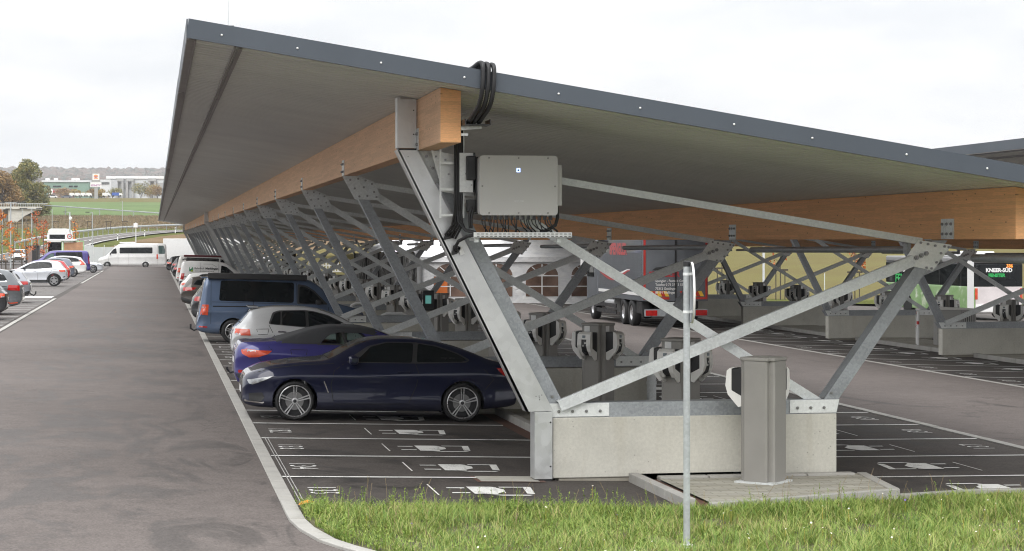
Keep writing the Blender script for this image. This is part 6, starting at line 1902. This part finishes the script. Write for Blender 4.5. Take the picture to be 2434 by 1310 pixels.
# ---------------------------------------------------------------- marquee, screens and kiosk in the middle distance
def tentmat():
    m, t, b = new_mat('white_tent_canvas')
    n = noise(t, world_pos(t, (1, 1, 2.2)), 1.1, 5, .6, 1.5)
    t.links.new(ramp(t, n, [(.3, (.62, .63, .65)), (.6, (.80, .80, .80))]).outputs[0], b.inputs['Base Color'])
    b.inputs['Roughness'].default_value = .6
    bump(t, b, n, .08, .8)
    return m
Mt['tent'] = tentmat()
Mt['tentglass'] = pm('tent_window_film', (.16, .10, .075), .15, 0, .5, .9, coat=.4)
t = thing('marquee', 'white marquee tent with arched windows and low pitched roof beyond the carport', 'tent', (13.7, 103.5, -.4), -.10)
m = MB(); Wt, Dt = 15.0, 10.0
m.box((0, 0, 0), (Wt, .06, 2.55)); m.box((0, 0, 0), (.06, Dt, 2.55)); m.box((Wt - .06, 0, 0), (Wt, Dt, 2.55))
m.build('canvas_wall', Mt['tent'], t)
m = MB(); m.add([(-.15, -.15, 2.5), (Wt + .15, -.15, 2.5), (Wt + .15, Dt/2, 4.4), (-.15, Dt/2, 4.4), (Wt + .15, Dt + .15, 2.5), (-.15, Dt + .15, 2.5)], [(0, 1, 2, 3), (3, 2, 4, 5), (0, 3, 5), (1, 4, 2)])
m.box((-.16, -.17, 2.25), (Wt + .16, -.13, 2.52)); m.build('canvas_roof', Mt['tent'], t)
for i in range(6):
    cx = 1.45 + i * 2.4
    a = [(cx - .85, .45), (cx + .85, .45)] + [(cx + .85*math.cos(q), 1.55 + .62*math.sin(q)) for q in [PI*j/12 for j in range(13)]]
    w_ = MB().prism(a, -.02, -.006).build('window', Mt['tentglass'], t)
    m = MB()
    m.box((cx - .03, -.035, .45), (cx + .03, -.022, 2.15)); m.box((cx - .85, -.034, 1.5), (cx + .85, -.022, 1.56)); m.box((cx - .85, -.034, .95), (cx + .85, -.022, 1.0))
    for q in (PI*.27, PI*.73): m.bar((cx, -.028, 1.53), (cx + .82*math.cos(q), -.028, 1.55 + .6*math.sin(q)), .012, .045, (0, 0, 1))
    m.build('window_bars', Mt['white'], w_)
MB().box((.62, -.0215, .46), (1.3, -.0205, 1.48)).build('orange_banner', pm('orange_banner', (.62, .16, .03), .5), t)
t = thing('screen_wall', 'grey weathered translucent screen wall next to the marquee', 'screen', (10.2, 104.2, -.3), -.06)
mm, tt, bb = new_mat('streaked_film')
n_ = noise(tt, world_pos(tt, (3.0, 3.0, .5)), 2.5, 6, .7, .8)
tt.links.new(ramp(tt, n_, [(.38, (.06, .055, .05)), (.5, (.25, .25, .24)), (.64, (.62, .62, .62))]).outputs[0], bb.inputs['Base Color']); bb.inputs['Roughness'].default_value = .3
MB().box((0, 0, 0), (3.3, .08, 2.6)).build('film_panel', mm, t)
for i in range(6): MB().box((i*.62, -.06, 0), (i*.62 + .06, 0, 2.65)).build('post', Mt['trim'], t)
x, y = at(868, 150); t = thing('marquee', 'white tent roof seen above the grey screen wall', 'tent', (12.5, 118, -.3), 0)
m = MB(); m.add([(0, 0, 2.6), (6, 0, 2.6), (6, 6, 2.6), (0, 6, 2.6), (3, 3, 4.0)], [(0, 1, 4), (1, 2, 4), (2, 3, 4), (3, 0, 4)]); m.build('canvas_roof', Mt['tent'], t)
m = MB()
for a, b in ((0, 0), (6, 0), (6, 6), (0, 6)): m.tube([(a, b, 0), (a, b, 2.62)], .05, 8)
m.build('legs', Mt['galv'], t)
x, y = at(670, 155); t = thing('kiosk', 'small dark brown wooden kiosk behind the leaning carport legs', 'kiosk', (x, y, -.15), -.06)
MB().box((0, 0, 0), (1.1, 1.6, 2.2)).build('walls', pm('brown_boards', (.09, .055, .04), .8, 0, .3, 4), t); MB().box((-.12, -.12, 2.2), (1.22, 1.7, 2.32)).build('roof', Mt['trim'], t, bevel=.02); MB().box((.2, -.02, .1), (.7, .0, 1.9)).build('door', Mt['trim'], t)
x, y = at(690, 175); t = thing('picket_fence', 'long white picket fence at the edge of the sown field', 'fence', (x, y, -.2), -.25)
m = MB()
for i in range(130): m.box((i*.26, 0, .1), (i*.26 + .12, .03, 1.25))
m.box((0, .03, .4), (33.8, .07, .5)); m.box((0, .03, .95), (33.8, .07, 1.05)); m.build('boards', Mt['white'], t)
for i in range(14): MB().box((i*2.6, .07, 0), (i*2.6 + .1, .17, 1.2)).build('post', Mt['white'], t)
# lamp posts and tied young trees along the edge of the sown field on the right
for i, (px, d, py0) in enumerate([(1815, 118, 590), (1960, 126, 640)]):
    x, y = at(px, d); t = thing('street_lamp', ['grey lamp pole by the sown field, behind the crossing braces', 'short grey bollard pole by the sown field'][i], 'pole', (x, y, g(x)), 0)
    MB().tube([(0, 0, 0), (0, 0, (5.0, 1.9)[i])], .07 if i == 0 else .03, 8).build('pole', Mt['galv'], t)
for i, (px, lb) in enumerate([(1716, 'tied young tree by the sown field, nearest the lorry'), (1855, 'tied young tree between the carport braces'), (2032, 'tied young tree with orange leaves near the buses')]):
    x, y = at(px, 127); zb = g(x) + .1
    t = thing('young_tree', lb, 'young tree', (x, y, zb), 0, None)
    rnd = random.Random(60 + i)
    m = MB(); m.tube([(0, 0, 0), (0, 0, 4.2)], [.04, .02], 6)
    bl = []
    for q in range(8):
        a = rnd.uniform(0, 6.3); p = V((.5*math.cos(a), .5*math.sin(a), 2.4 + q*.22)); m.tube([(0, 0, p.z - .25), p], [.015, .005], 4); bl.append((p.x, p.y, p.z, .25, .25))
    m.build('trunk', Mt['bark'], t)
    c = MB(); leaf_cloud(c, bl, 50 if i < 2 else 130, .1, rnd); c.build('crown', Mt['leaf_red'], t)
    m = MB()
    for s_ in (-.3, .3): m.tube([(s_, 0, 0), (s_, 0, 1.9)], .035, 6)
    m.box((-.5, -.05, 1.85), (.5, .05, 1.95)); m.build('stake_frame', Mt['bark'], t)
# ---------------------------------------------------------------- inverter, cables and trays at the head of the front frame
t = thing('inverter', 'large light grey inverter cabinet with a lit blue square, hung below the roof', 'inverter', (3.94, 24.4, 3.28))
Wi, Hi = .985, .74
m = MB(); m.prism(fillet([(0, 0), (Wi, 0), (Wi, Hi), (0, Hi)], .05, 5), 0, .16)
cs = m.build('front_cover', Mt['invgrey'], t, bevel=.012)
for x, z in ((.12, .71), (.49, .71), (.86, .71), (.035, .36), (.95, .36), (.12, .03), (.49, .03), (.86, .03)):
    MB().lathe([(.011, 0), (.011, .006), (.006, .008), (.0005, .006)], 10, tr(x, 0, z) @ MX.Rotation(PI/2, 4, 'X')).build('screw', Mt['bolt'], cs)
m = MB()
for a, b in (((.465, .535), (.51, .545)), ((.465, .57), (.51, .58)), ((.465, .535), (.475, .58)), ((.50, .535), (.51, .58))): m.box((a[0], -.004, a[1]), (b[0], -.001, b[1]))
m.build('status_light', glow('blue_white_led', (.45, .6, 1.0), 2.2), cs)
MB().box((.475, -.003, .545), (.50, -.001, .57)).build('status_window', pm('blue_window', (.05, .12, .5), .2), cs)
b_ = MB().box((.44, -.003, .165), (.55, -.0008, .185)).build('badge', Mt['white'], cs)
text_mb('SUNGROW', .016, MX(((1, 0, 0, .495), (0, 0, 1, -.004), (0, 1, 0, .175), (0, 0, 0, 1))), .0003, sx=1.1).build('lettering', Mt['bolt'], b_)
m = MB(); m.box((-.01, .17, .02), (Wi + .0, .36, Hi - .01)); m.box((-.13, .2, .44), (-.01, .34, Hi - .0)); m.box((-.12, .2, .04), (-.01, .33, .2))
m.build('housing', Mt['black'], t, bevel=.01)
m = MB(); m.box((Wi, .10, .12), (Wi + .075, .34, .63)); m.build('side_cover', Mt['invgrey'], t, bevel=.01)
for i in range(13): MB().box((.05 + i*.07, .05, -.055), (.085 + i*.07, .12, 0)).build('cable_gland', Mt['black'], t)
rc = random.Random(21)
for i in range(24):
    x = .05 + i * .037 + rc.uniform(-.01, .01)
    dx = rc.uniform(-.02, .10) if i < 16 else rc.uniform(.02, .14)
    y = rc.uniform(.05, .13)
    MB().tube([(x, y, -.05), (x + dx*.1, y - .01, -.10), (x + dx*.5, y - .02, -.155), (x + dx, y - .01, -.185), (x + dx*1.3, y, -.23)], .0075, 6).build('cable', Mt['cable'], t)
MB().tube([(Wi + .03, .2, .12), (Wi + .035, .18, -.02), (Wi + .0, .15, -.12), (Wi - .1, .12, -.18), (Wi - .2, .1, -.21)], .022, 10).build('cable', Mt['cable'], t)
m = MB()
for k in range(2): m.tube([(-.07 + k*.03, .2, .1), (-.1 + k*.03, .18, -.02), (-.09 + k*.02, .2, -.16)], .016, 8)
m.build('cable', Mt['cable'], t)
# perforated tray below it
t = thing('cable_tray', 'perforated pale steel cable tray under the inverter', 'cable tray', (3.87, 24.42, 3.0))
m = MB(); m.box((0, 0, 0), (1.24, .006, .07)); m.box((0, .0, 0), (1.24, .2, .006)); m.box((0, .194, 0), (1.24, .2, .07))
tr_ = m.build('channel', Mt['galv_pale'], t)
m = MB()
for i in range(22):
    for z in (.016, .044): m.box((.04 + i*.055, -.0025, z), (.072 + i*.055, -.0008, z + .009))
m.build('slots', Mt['black'], tr_)
for a in (.02, 1.06): MB().box((a, .05, -.055), (a + .05, .1, 0)).bar((a + .025, .09, -.02), (a + .025, .5, -.02), .04, .03).build('bracket', Mt['galv'], t)
# mounting plates and the ladder rack that carries the cables down from the beam
t = thing('mounting_plates', 'bolted galvanised plates holding the inverter to the leg head', 'bracket', (3.4, 24.86, 3.5))
m = MB(); m.prism([(0, .60), (.55, .5), (.55, .03), (.42, .03), (.14, .08)], 0, .01)
bolts(m, [(x, 0, z) for x, z in ((.06, .52), (.18, .48), (.3, .48), (.22, .3), (.3, .2), (.38, .42), (.34, .06), (.46, .34), (.5, .12))], .014, .02)
m.build('rear_plate', [Mt['galv_pale'], Mt['bolt']], t)
m = MB(); m.box((.33, -.2, .07), (.53, -.192, .56)); bolts(m, [(.42, -.2, .3)], .02, .02); bolts(m, [(.48, -.2, .16), (.48, -.2, .45)], .009, .006); m.box((.5, -.2, .07), (.53, .0, .56))
m.build('front_plate', [Mt['galv_pale'], Mt['bolt']], t)
t = thing('cable_ladder', 'upright cable ladder rack with three rungs beside the timber beam end', 'cable ladder', (3.49, 24.72, 3.25))
m = MB(); m.box((0, 0, 0), (.02, .04, .92)); m.box((.29, 0, 0), (.31, .04, 1.08)); m.build('side_rails', Mt['galv_pale'], t)
for z in (.02, .34, .67): MB().box((.02, .0, z), (.29, .03, z + .03)).build('rung', Mt['galv_pale'], t)
MB().box((.0, .01, .9), (.31, .05, .93)).build('rung', Mt['galv'], t)
t = thing('cable_bundle', 'thick bundle of black cables dropping from the beam end down the ladder rack', 'cable bundle', (3.49, 24.70, 3.0))
for i in range(5):
    x = .19 + i*.022
    MB().tube([(x, .0, 1.34), (x, -.01, 1.0), (x - .005, -.01, .5), (x - .01, -.005, .3), (x - .03 + .01*i, .05, .16), (x - .10 + .01*i, .17, .04 - .012*i)], .0145, 8).build('cable', Mt['cable'], t)
for i in range(3):
    MB().tube([(.22 + i*.02, -.01, .34), (.23 + i*.02, -.03, .2), (.30, -.1, .09 + .01*i), (.42, -.2, .05 + .012*i)], .0125, 8).build('cable', Mt['cable'], t)
MB().tube([(.43, -.2, .04), (.33, -.1, .02), (.24, .05, -.04), (.21, .17, -.13), (.235, .2, -.17)], .021, 10).build('cable', Mt['cable'], t)
m = MB(); m.prism(fillet([(.06, -.03), (.2, .0), (.24, .1), (.1, .05)], .03), .205, .19); m.prism(fillet([(.17, -.22), (.25, -.2), (.3, -.12), (.2, -.08)], .03), .205, .19)
m.build('cable_slot', Mt['black'], t)
MB().prism([(.25, -.12), (.30, -.10), (.34, -.2), (.29, -.22)], .203, .19).build('strap', Mt['white'], t)
# three conduits hung over the roof edge into a tray at the beam end
t = thing('conduit_bundle', 'three black corrugated conduits looped over the roof edge', 'conduits', (3.5, 22.3, 4.32))
for i in range(3):
    x = .055 + i*.062
    xt = x + .06
    ze = zr(3.5 + xt) + .21 - 4.32
    pts = [(xt - .10, .55, ze + .02), (xt - .05, .25, ze + .045), (xt - .02, .08, ze + .075), (xt - .0, -.02, ze + .078), (xt + .008, -.085, ze + .05), (xt + .01, -.105, ze - .03), (xt, -.10, ze*.6), (xt - .025, -.02, ze*.3), (x - .005, .2, .06), (x - .02, .42, -.0)]
    # resample, with ribs
    P = [V(p) for p in pts]; Q = []
    n = len(P)
    for k in range(n - 1):
        p0, p1, p2, p3 = P[max(0, k-1)], P[k], P[k+1], P[min(n-1, k+2)]
        for s_ in range(14):
            u = s_ / 14
            Q.append(0.5*((2*p1) + (p2-p0)*u + (2*p0-5*p1+4*p2-p3)*u*u + (3*p1-p0-3*p2+p3)*u**3))
    MB().tube(Q, [.0285 if k % 2 else .0245 for k in range(len(Q))], 12).build('conduit', Mt['cable'], t, angle=80)
t = thing('conduit_tray', 'small black tray with pale arm under the hanging conduits', 'cable tray', (3.485, 22.62, 4.27))
MB().box((.0, .0, .02), (.30, .34, .03)).box((0, 0, .03), (.012, .34, .085)).box((.288, 0, .03), (.30, .34, .085)).box((.1, 0, .03), (.108, .34, .085)).build('tray', Mt['black'], t)
MB().bar((.0, .31, -.005), (.24, .31, .015), .04, .04).build('arm', Mt['galv_pale'], t)
MB().box((.0, .30, -.09), (.08, .34, -.06)).build('arm', Mt['galv_pale'], t)
# lightning rods on the roof
for x, y, h, lb in ((.80, 22.5, .75, 'thin lightning rod at the high corner of the nearest carport roof'), (12.6, 42, 1.1, 'thin lightning rod farther back over the low side of the roof')):
    t = thing('lightning_rod', lb, 'lightning rod', (x, y, zr(x) + .18))
    MB().tube([(0, 0, 0), (0, 0, h)], [.007, .004], 6).build('rod', Mt['galv'], t); MB().box((-.06, -.06, 0), (.06, .06, .05)).build('foot', Mt['black'], t)

# ---------------------------------------------------------------- sign post in the verge, its round sign seen edge-on
t = thing('sign_post', 'slim galvanised sign post in the grass, its round plate seen edge-on', 'sign post', (5.19, 19.25, g(5.19) + .0))
H_ = 2.75 - g(5.19)
MB().tube([(0, 0, -.2), (0, 0, H_)], .0335, 18).build('pole', Mt['galv_mid'], t)
MB().lathe([(.036, 0), (.036, .05), (.03, .056), (.0005, .057)], 18, tr(0, 0, H_ - .04)).build('cap', Mt['black'], t)
MB().lathe([(.12, -.02), (.12, .0), (.06, .008), (.06, .05), (.036, .055)], 20).build('base_flange', Mt['galv_pale'], t)
m = MB()
# dished disc with a folded rim, its face to the right
m.lathe([(.302, -.022), (.306, -.004), (.300, .0), (.285, -.004), (.15, .006), (.0005, .010)], 48, tr(0, 0, 0), 0)
m.lathe([(.300, -.022), (.285, -.010), (.0005, -.006)], 48, tr(0, 0, 0), 1)
mx = tr(.062, 0, H_ - .30) @ rotz(math.radians(-10.0)) @ MX.Rotation(PI/2, 4, 'Y')
MB().join(m, mx).build('sign_disc', [Mt['white'], Mt['galv_dark']], t, angle=60)
for z in (H_ - .115, H_ - .49):
    m = MB(); m.lathe([(.039, -.014), (.039, .014), (.034, .014)], 18, tr(0, 0, z)); m.box((.03, -.03, z - .014), (.06, .03, z + .014)); m.box((.025, -.055, z - .01), (.055, -.03, z + .01))
    m.build('clamp', Mt['galv_pale'], t)

# ---------------------------------------------------------------- hoop barrier and cabinet on the second island
x, y = 24.3, 58.6
t = thing('hoop_barrier', 'white hoop barrier with red bands in front of the grey cabinet', 'hoop barrier', (23.55, 59.6, g(23.55) + .11))
hp = [(0, 0, 0), (0, 0, .78), (.03, .05, .93), (.08, .16, 1.0), (.2, .5, 1.02), (.32, .85, 1.0), (.36, 1.0, .9), (.38, 1.05, .75), (.38, 1.05, 0)]
MB().tube(hp, .04, 12).tube([(0, 0, .55), (.38, 1.05, .55)], .035, 10).build('hoop', Mt['white'], t)
for p, q in (((0, 0, .66), (0, 0, .76)), ((.34, .92, .985), (.30, .78, 1.01)), ((.36, 1.0, .55), (.33, .92, .55))): MB().tube([p, q], .043, 12).build('red_band', Mt['red'], t)
t = thing('switch_cabinet', 'grey distribution cabinet with ribbed side next to the concrete wall', 'cabinet', (24.35, 60.0, g(24.3) + .11), -.12)
MB().box((0, 0, 0), (1.25, .45, 1.12)).build('housing', pm('cabinet_grey', (.40, .395, .38), .5, 0, .05, 3), t, bevel=.01)
m = MB(); m.prism([(-.03, 1.12), (1.28, 1.12), (1.28, 1.15), (-.03, 1.22)], -.03, .48); m.build('roof', Mt['chlight'], t)
m = MB()
for i in range(6): m.box((.82 + i*.07, -.006, .1), (.84 + i*.07, -.001, 1.05))
m.box((0, -.004, .38), (1.25, -.001, .39)); m.box((.78, -.004, .02), (.785, -.001, 1.1)); m.build('door_joints', Mt['trim'], t)
# bollards with red collars and a payment terminal between the first charging posts
for i, (px, py, d) in enumerate([(1160, 760, 56.5), (886, 735, 64)]):
    pass
t = thing('payment_terminal', 'payment terminal with a lit green-blue screen between the charging posts', 'terminal', (6.98, 51.6, g(6.98) + .115), -.1)
MB().box((-.14, -.1, 0), (.14, .12, 1.62)).build('column', Mt['chgrey'], t, bevel=.015)
MB().box((-.15, -.13, 1.18), (.15, -.1, 1.7)).build('head', Mt['black'], t, bevel=.015)
MB().box((-.075, -.135, 1.36), (.075, -.129, 1.57)).build('screen', Mt['screen'], t)
for x, y, h, lb in ((6.15, 55.3, .95, 'white hoop guard with red collar in front of a charging post under the roof'), (6.2, 64.5, .95, 'white hoop guard with red collar farther along the island')):
    t = thing('hoop_barrier', lb, 'hoop barrier', (x, y, g(x) + .11))
    MB().tube([(0, 0, 0), (0, 0, h - .2), (.04, 0, h - .06), (.16, 0, h), (.6, 0, h)], .045, 12).tube([(.6, 0, h), (.74, 0, h - .06), (.78, 0, h - .2), (.78, 0, 0)], .045, 12).build('hoop', Mt['white'], t)
    MB().tube([(0, 0, .35), (0, 0, .5)], .048, 12).build('red_band', Mt['red'], t)
# a fallen leaf on the lane
m = MB(); m.add([(-.06, -.03, 0), (.0, -.06, .01), (.07, -.01, .02), (.03, .05, .01), (-.04, .04, .015)], [(0, 1, 2, 3, 4)])
o = tag(m.build('fallen_leaf', Mt['leaf_orange'], loc=(-1.55, 82, g(-1.5) + .01)), 'single tan leaf lying on the wet lane', 'leaf'); 
o = tag(MB().add([(-.09, -.05, 0), (-.02, -.08, .02), (.06, -.05, .03), (.1, .02, .02), (.02, .07, .04), (-.06, .05, .02)], [(0, 1, 2, 3, 4, 5)]).build('fallen_leaf', Mt['leaf_orange'], loc=(1.62, 21.9, .09)), 'rust coloured maple leaf caught in the grass by the kerb', 'leaf')
# ---------------------------------------------------------------- rough grass verge in the foreground
KC = pchip([(y, x) for x, y in sorted(((x, y) for x, y in [(1.6, 22.9), (1.59, 21.9), (1.60, 21.2), (1.66, 20.5), (1.79, 19.75), (1.97, 19.25), (2.28, 18.6), (2.73, 17.95), (3.43, 17.2), (4.4, 16.5)]), key=lambda p: p[1])])
def YB(x):
    return np.interp(x, [1.5, 3.5, 6.0, 6.3, 8.85, 10.2, 13.0, 20.0], [22.5, 22.35, 22.2, 22.2, 23.1, 23.4, 23.5, 23.5])
def gz(x, y):
    e = min(1, max(0, (YB(x) - y) / 1.2)) * min(1, max(0, (x - KC(y)) / .6))
    return g(x) + .015 + .0 * e + .015 * math.sin(x * 1.7 + y) * e
m = MB()
ny, nx = 26, 40
vs = []
for i in range(ny + 1):
    x0 = 0

    for j in range(nx + 1):
        u = (j / nx) ** 1.4
        x = 1.6 + 16.4 * u; y = 15.5 + (YB(x) + .03 - 15.5) * i / ny
        x = max(x, KC(min(22.9, max(16.5, y))) - .03)
        vs.append((x, y, gz(x, y)))
m.add(vs, [(i*(nx+1)+j, i*(nx+1)+j+1, (i+1)*(nx+1)+j+1, (i+1)*(nx+1)+j) for i in range(ny) for j in range(nx)], 0, True)
tag(m.build('verge_soil', pm('verge_soil', (.105, .095, .05), .95, 0, .35, 1.5, .4, 25, wp=True)), kind='structure')
def grassmat():
    m, t, b = new_mat('rough_grass_blades')
    ob = N(t, 'ShaderNodeNewGeometry')
    big = noise(t, world_pos(t), .9, 4, .6)
    k = math_(t, 'ADD', math_(t, 'MULTIPLY', ob.outputs['Random Per Island'], .55), math_(t, 'MULTIPLY', big, .45))
    c = ramp(t, k, [(.22, (.095, .185, .03)), (.38, (.185, .295, .05)), (.52, (.275, .37, .08)), (.66, (.36, .41, .11)), (.80, (.44, .38, .17))])
    t.links.new(c.outputs[0], b.inputs['Base Color'])
    b.inputs['Roughness'].default_value = .55
    tl = N(t, 'ShaderNodeBsdfTranslucent'); t.links.new(c.outputs[0], tl.inputs[0])
    mx = N(t, 'ShaderNodeMixShader'); mx.inputs[0].default_value = .3
    o = t.nodes['Material Output']
    t.links.new(b.outputs[0], mx.inputs[1]); t.links.new(tl.outputs[0], mx.inputs[2]); t.links.new(mx.outputs[0], o.inputs[0])
    return m
def blades(n, seed):
    rg = np.random.default_rng(seed)
    # tufts
    nt_ = n // 16
    tx = rg.uniform(1.5, 12.5, nt_ * 2)
    ty = YB(tx) - (22.92 - 16.2) * rg.random(nt_ * 2) ** 1.25
    kx = np.array([KC(max(16.5, y)) for y in ty])
    ok = tx > kx - .02
    tx, ty = tx[ok][:nt_], ty[ok][:nt_]
    bare = np.sin(tx * 2.3 + 1.1 * ty) * np.sin(ty * 3.1 - .7 * tx) + .35 * np.sin(tx * 7.1) * np.sin(ty * 6.3)
    keep = (bare < .62) | (rg.random(len(tx)) < .3)
    tx, ty = tx[keep], ty[keep]
    nt_ = len(tx)
    th_ = rg.uniform(.45, 1.2, nt_)
    # patches of taller and shorter growth, taller along the back edge
    th_ *= .75 + .5 * (np.sin(tx * 1.3 + 2) * np.sin(ty * 1.9 + tx) * .5 + .5)
    th_ *= np.clip(.95 - .42 * (1 - (YB(tx) - ty) / .8), .5, .95)
    lean = rg.uniform(0, 2*np.pi, nt_)
    i = np.repeat(np.arange(nt_), 16)
    N_ = len(i)
    bx, by = tx[i] + rg.normal(0, .06, N_), ty[i] + rg.normal(0, .06, N_)
    kx = np.array([KC(max(16.5, y)) for y in by])
    bx = np.maximum(bx, kx + .0 + rg.random(N_) * .05); by = np.minimum(by, YB(bx) + .03)
    bz = np.array([gz(x, y) for x, y in zip(bx, by)])
    h = th_[i] * rg.uniform(.05, .19, N_) * np.clip(np.hypot(bx - 5.19, by - 19.2) / .45, .35, 1)
    a = lean[i] + rg.normal(0, 1.0, N_)
    bend = h * rg.uniform(.35, 1.7, N_)
    w = rg.uniform(.0022, .0055, N_)
    dx, dy = np.cos(a), np.sin(a)
    sx, sy = -dy, dx
    lv = [(0, 0, 1), (.4, .16, .95), (.75, .5, .6), (.95, 1.0, .05)]
    vs = np.zeros((N_, 8, 3))
    for k, (zz, bb, ww) in enumerate(lv):
        cx, cy, cz = bx + dx*bend*bb, by + dy*bend*bb, bz + h*zz - .01
        vs[:, 2*k] = np.stack([cx - sx*w*ww, cy - sy*w*ww, cz], 1)
        vs[:, 2*k+1] = np.stack([cx + sx*w*ww, cy + sy*w*ww, cz], 1)
    q = np.array([[0, 1, 3, 2], [2, 3, 5, 4], [4, 5, 7, 6]])
    fs = (q[None] + (np.arange(N_) * 8)[:, None, None]).reshape(-1, 4)
    me = bpy.data.meshes.new('grass')
    me.vertices.add(N_ * 8); me.vertices.foreach_set('co', vs.ravel())
    me.loops.add(len(fs) * 4); me.loops.foreach_set('vertex_index', fs.ravel().astype(np.int32))
    me.polygons.add(len(fs)); me.polygons.foreach_set('loop_start', np.arange(len(fs), dtype=np.int32) * 4)
    me.update(); me.validate()
    return me
me = blades(105000, 3)
me.materials.append(grassmat())
o = bpy.data.objects.new('grass', me); COL.objects.link(o)
tag(o, 'rough yellow-green grass growing on the foreground verge', 'grass', kind='stuff')
# leafy weeds and taller seed stems
Mt['weed'] = leafmat('weed_leaves', [(.12, .20, .03), (.22, .32, .05), (.30, .36, .08)])
Mt['seed'] = leafmat('seed_stems', [(.22, .17, .09), (.34, .26, .14), (.28, .2, .12)])
rw = random.Random(31)
w1, s1_ = MB(), MB()
spots = [(rw.uniform(1.65, 11), rw.uniform(17.5, 22.85)) for _ in range(620)] + [(rw.uniform(1.65, 5.6), 22.34 - abs(rw.gauss(0, .22))) for _ in range(80)] + [(rw.uniform(5.6, 11.0), 22.7 - abs(rw.gauss(0, .2))) for _ in range(26)]
spots += [(KC(max(16.5, y)) + rw.uniform(-.04, .3), y) for y in [rw.uniform(18.6, 22.9) for _ in range(70)]]
for x, y in spots:
    if x < KC(max(16.5, y)) - .05 or y > YB(x): continue
    z = gz(x, y); h = rw.uniform(.07, .26)
    a = rw.uniform(0, 6.28); dx, dy = .22*h*math.cos(a), .22*h*math.sin(a)
    w1.tube([(x, y, z), (x + dx, y + dy, z + h)], [.003, .0015], 4, caps=False)
    for k in range(int(6 + h * 45)):
        q = rw.uniform(.15, 1); c = V((x + dx*q, y + dy*q, z + h*q)); a2 = rw.uniform(0, 6.28)
        L = rw.uniform(.018, .042) * (1.2 - .6*q)
        d = V((math.cos(a2), math.sin(a2), rw.uniform(.1, .9))).normalized(); s_ = d.cross(V((0, 0, 1))).normalized() * L * .3
        w1.add([c, c + d*L*.5 + s_, c + d*L*1.15, c + d*L*.5 - s_], [(0, 1, 2, 3)])
for _ in range(150):
    x, y = rw.uniform(1.8, 11), rw.uniform(17.5, 22.85)
    if x < KC(max(16.5, y)) + .1 or y > YB(x): continue
    z = gz(x, y); h = rw.uniform(.2, .42); a = rw.uniform(0, 6.28); b = rw.uniform(.1, .45) * h
    p = [(x, y, z), (x + b*.3*math.cos(a), y + b*.3*math.sin(a), z + h*.6), (x + b*math.cos(a), y + b*math.sin(a), z + h)]
    s1_.tube(p, [.002, .0016, .001], 3, caps=False)
    for k in range(7):
        q = k / 7; c = V(p[1]).lerp(V(p[2]), .35 + .65*q); d = V((rw.gauss(0, 1), rw.gauss(0, 1), rw.gauss(.6, .6))).normalized() * .014; s_ = V((rw.gauss(0, 1), rw.gauss(0, 1), 0)).normalized() * .004
        s1_.add([c - s_, c + d, c + s_, c - d*.3], [(0, 1, 2, 3)])
tag(w1.build('weeds', Mt['weed']), 'low leafy weeds growing through the verge grass', 'weeds', kind='stuff')
tag(s1_.build('seed_heads', Mt['seed']), 'dry brown seed stems standing in the verge grass', 'seed heads', kind='stuff')
fm = [pm('white_petals', (.85, .85, .82), .6), pm('violet_petals', (.16, .10, .42), .6), pm('pink_petals', (.62, .25, .45), .6), pm('yellow_centre', (.6, .4, .03), .6)]
fl = MB()
for _ in range(60):
    x, y = (rw.uniform(5.6, 9.5), rw.uniform(18.6, 22.8)) if rw.random() < .75 else (rw.uniform(2, 6), rw.uniform(17.8, 22.6))
    z = gz(x, y) + rw.uniform(.12, .22); mi = 0 if rw.random() < .78 else rw.choice((1, 1, 2))
    fl.tube([(x, y, z - .15), (x, y, z)], .0012, 3, 3, caps=False)
    r_ = rw.uniform(.008, .014); tilt = V((rw.gauss(0, .5), rw.gauss(-.5, .4), 1)).normalized(); u = tilt.cross(V((1, 0, 0))).normalized(); v_ = tilt.cross(u)
    for k in range(6):
        a = k * PI / 3; d = u * math.cos(a) + v_ * math.sin(a); s_ = tilt.cross(d) * r_ * .42; c = V((x, y, z))
        fl.add([c, c + d*r_*.6 + s_, c + d*r_, c + d*r_*.6 - s_], [(0, 1, 2, 3)], mi)
    if mi == 0: fl.add([V((x, y, z + .002)) + (u*math.cos(k*PI/3) + v_*math.sin(k*PI/3)) * r_*.3 for k in range(6)], [(0, 1, 2, 3, 4, 5)], 3)
tag(fl.build('wild_flowers', fm), 'small white and violet wild flowers dotted over the verge', 'wild flowers', kind='stuff')

# ---------------------------------------------------------------- light autumn haze
hz, t_, b_ = new_mat('haze_air')
t_.nodes.remove(b_)
pv = N(t_, 'ShaderNodeVolumePrincipled')
pv.inputs['Color'].default_value = (.93, .95, 1.0, 1)
pv.inputs['Density'].default_value = 0.00014
pv.inputs['Anisotropy'].default_value = .2
t_.links.new(pv.outputs[0], t_.nodes['Material Output'].inputs['Volume'])
o = MB().box((-2300, -120, -6), (3300, 4640, 150)).build('haze', hz)
tag(o, kind='stuff')
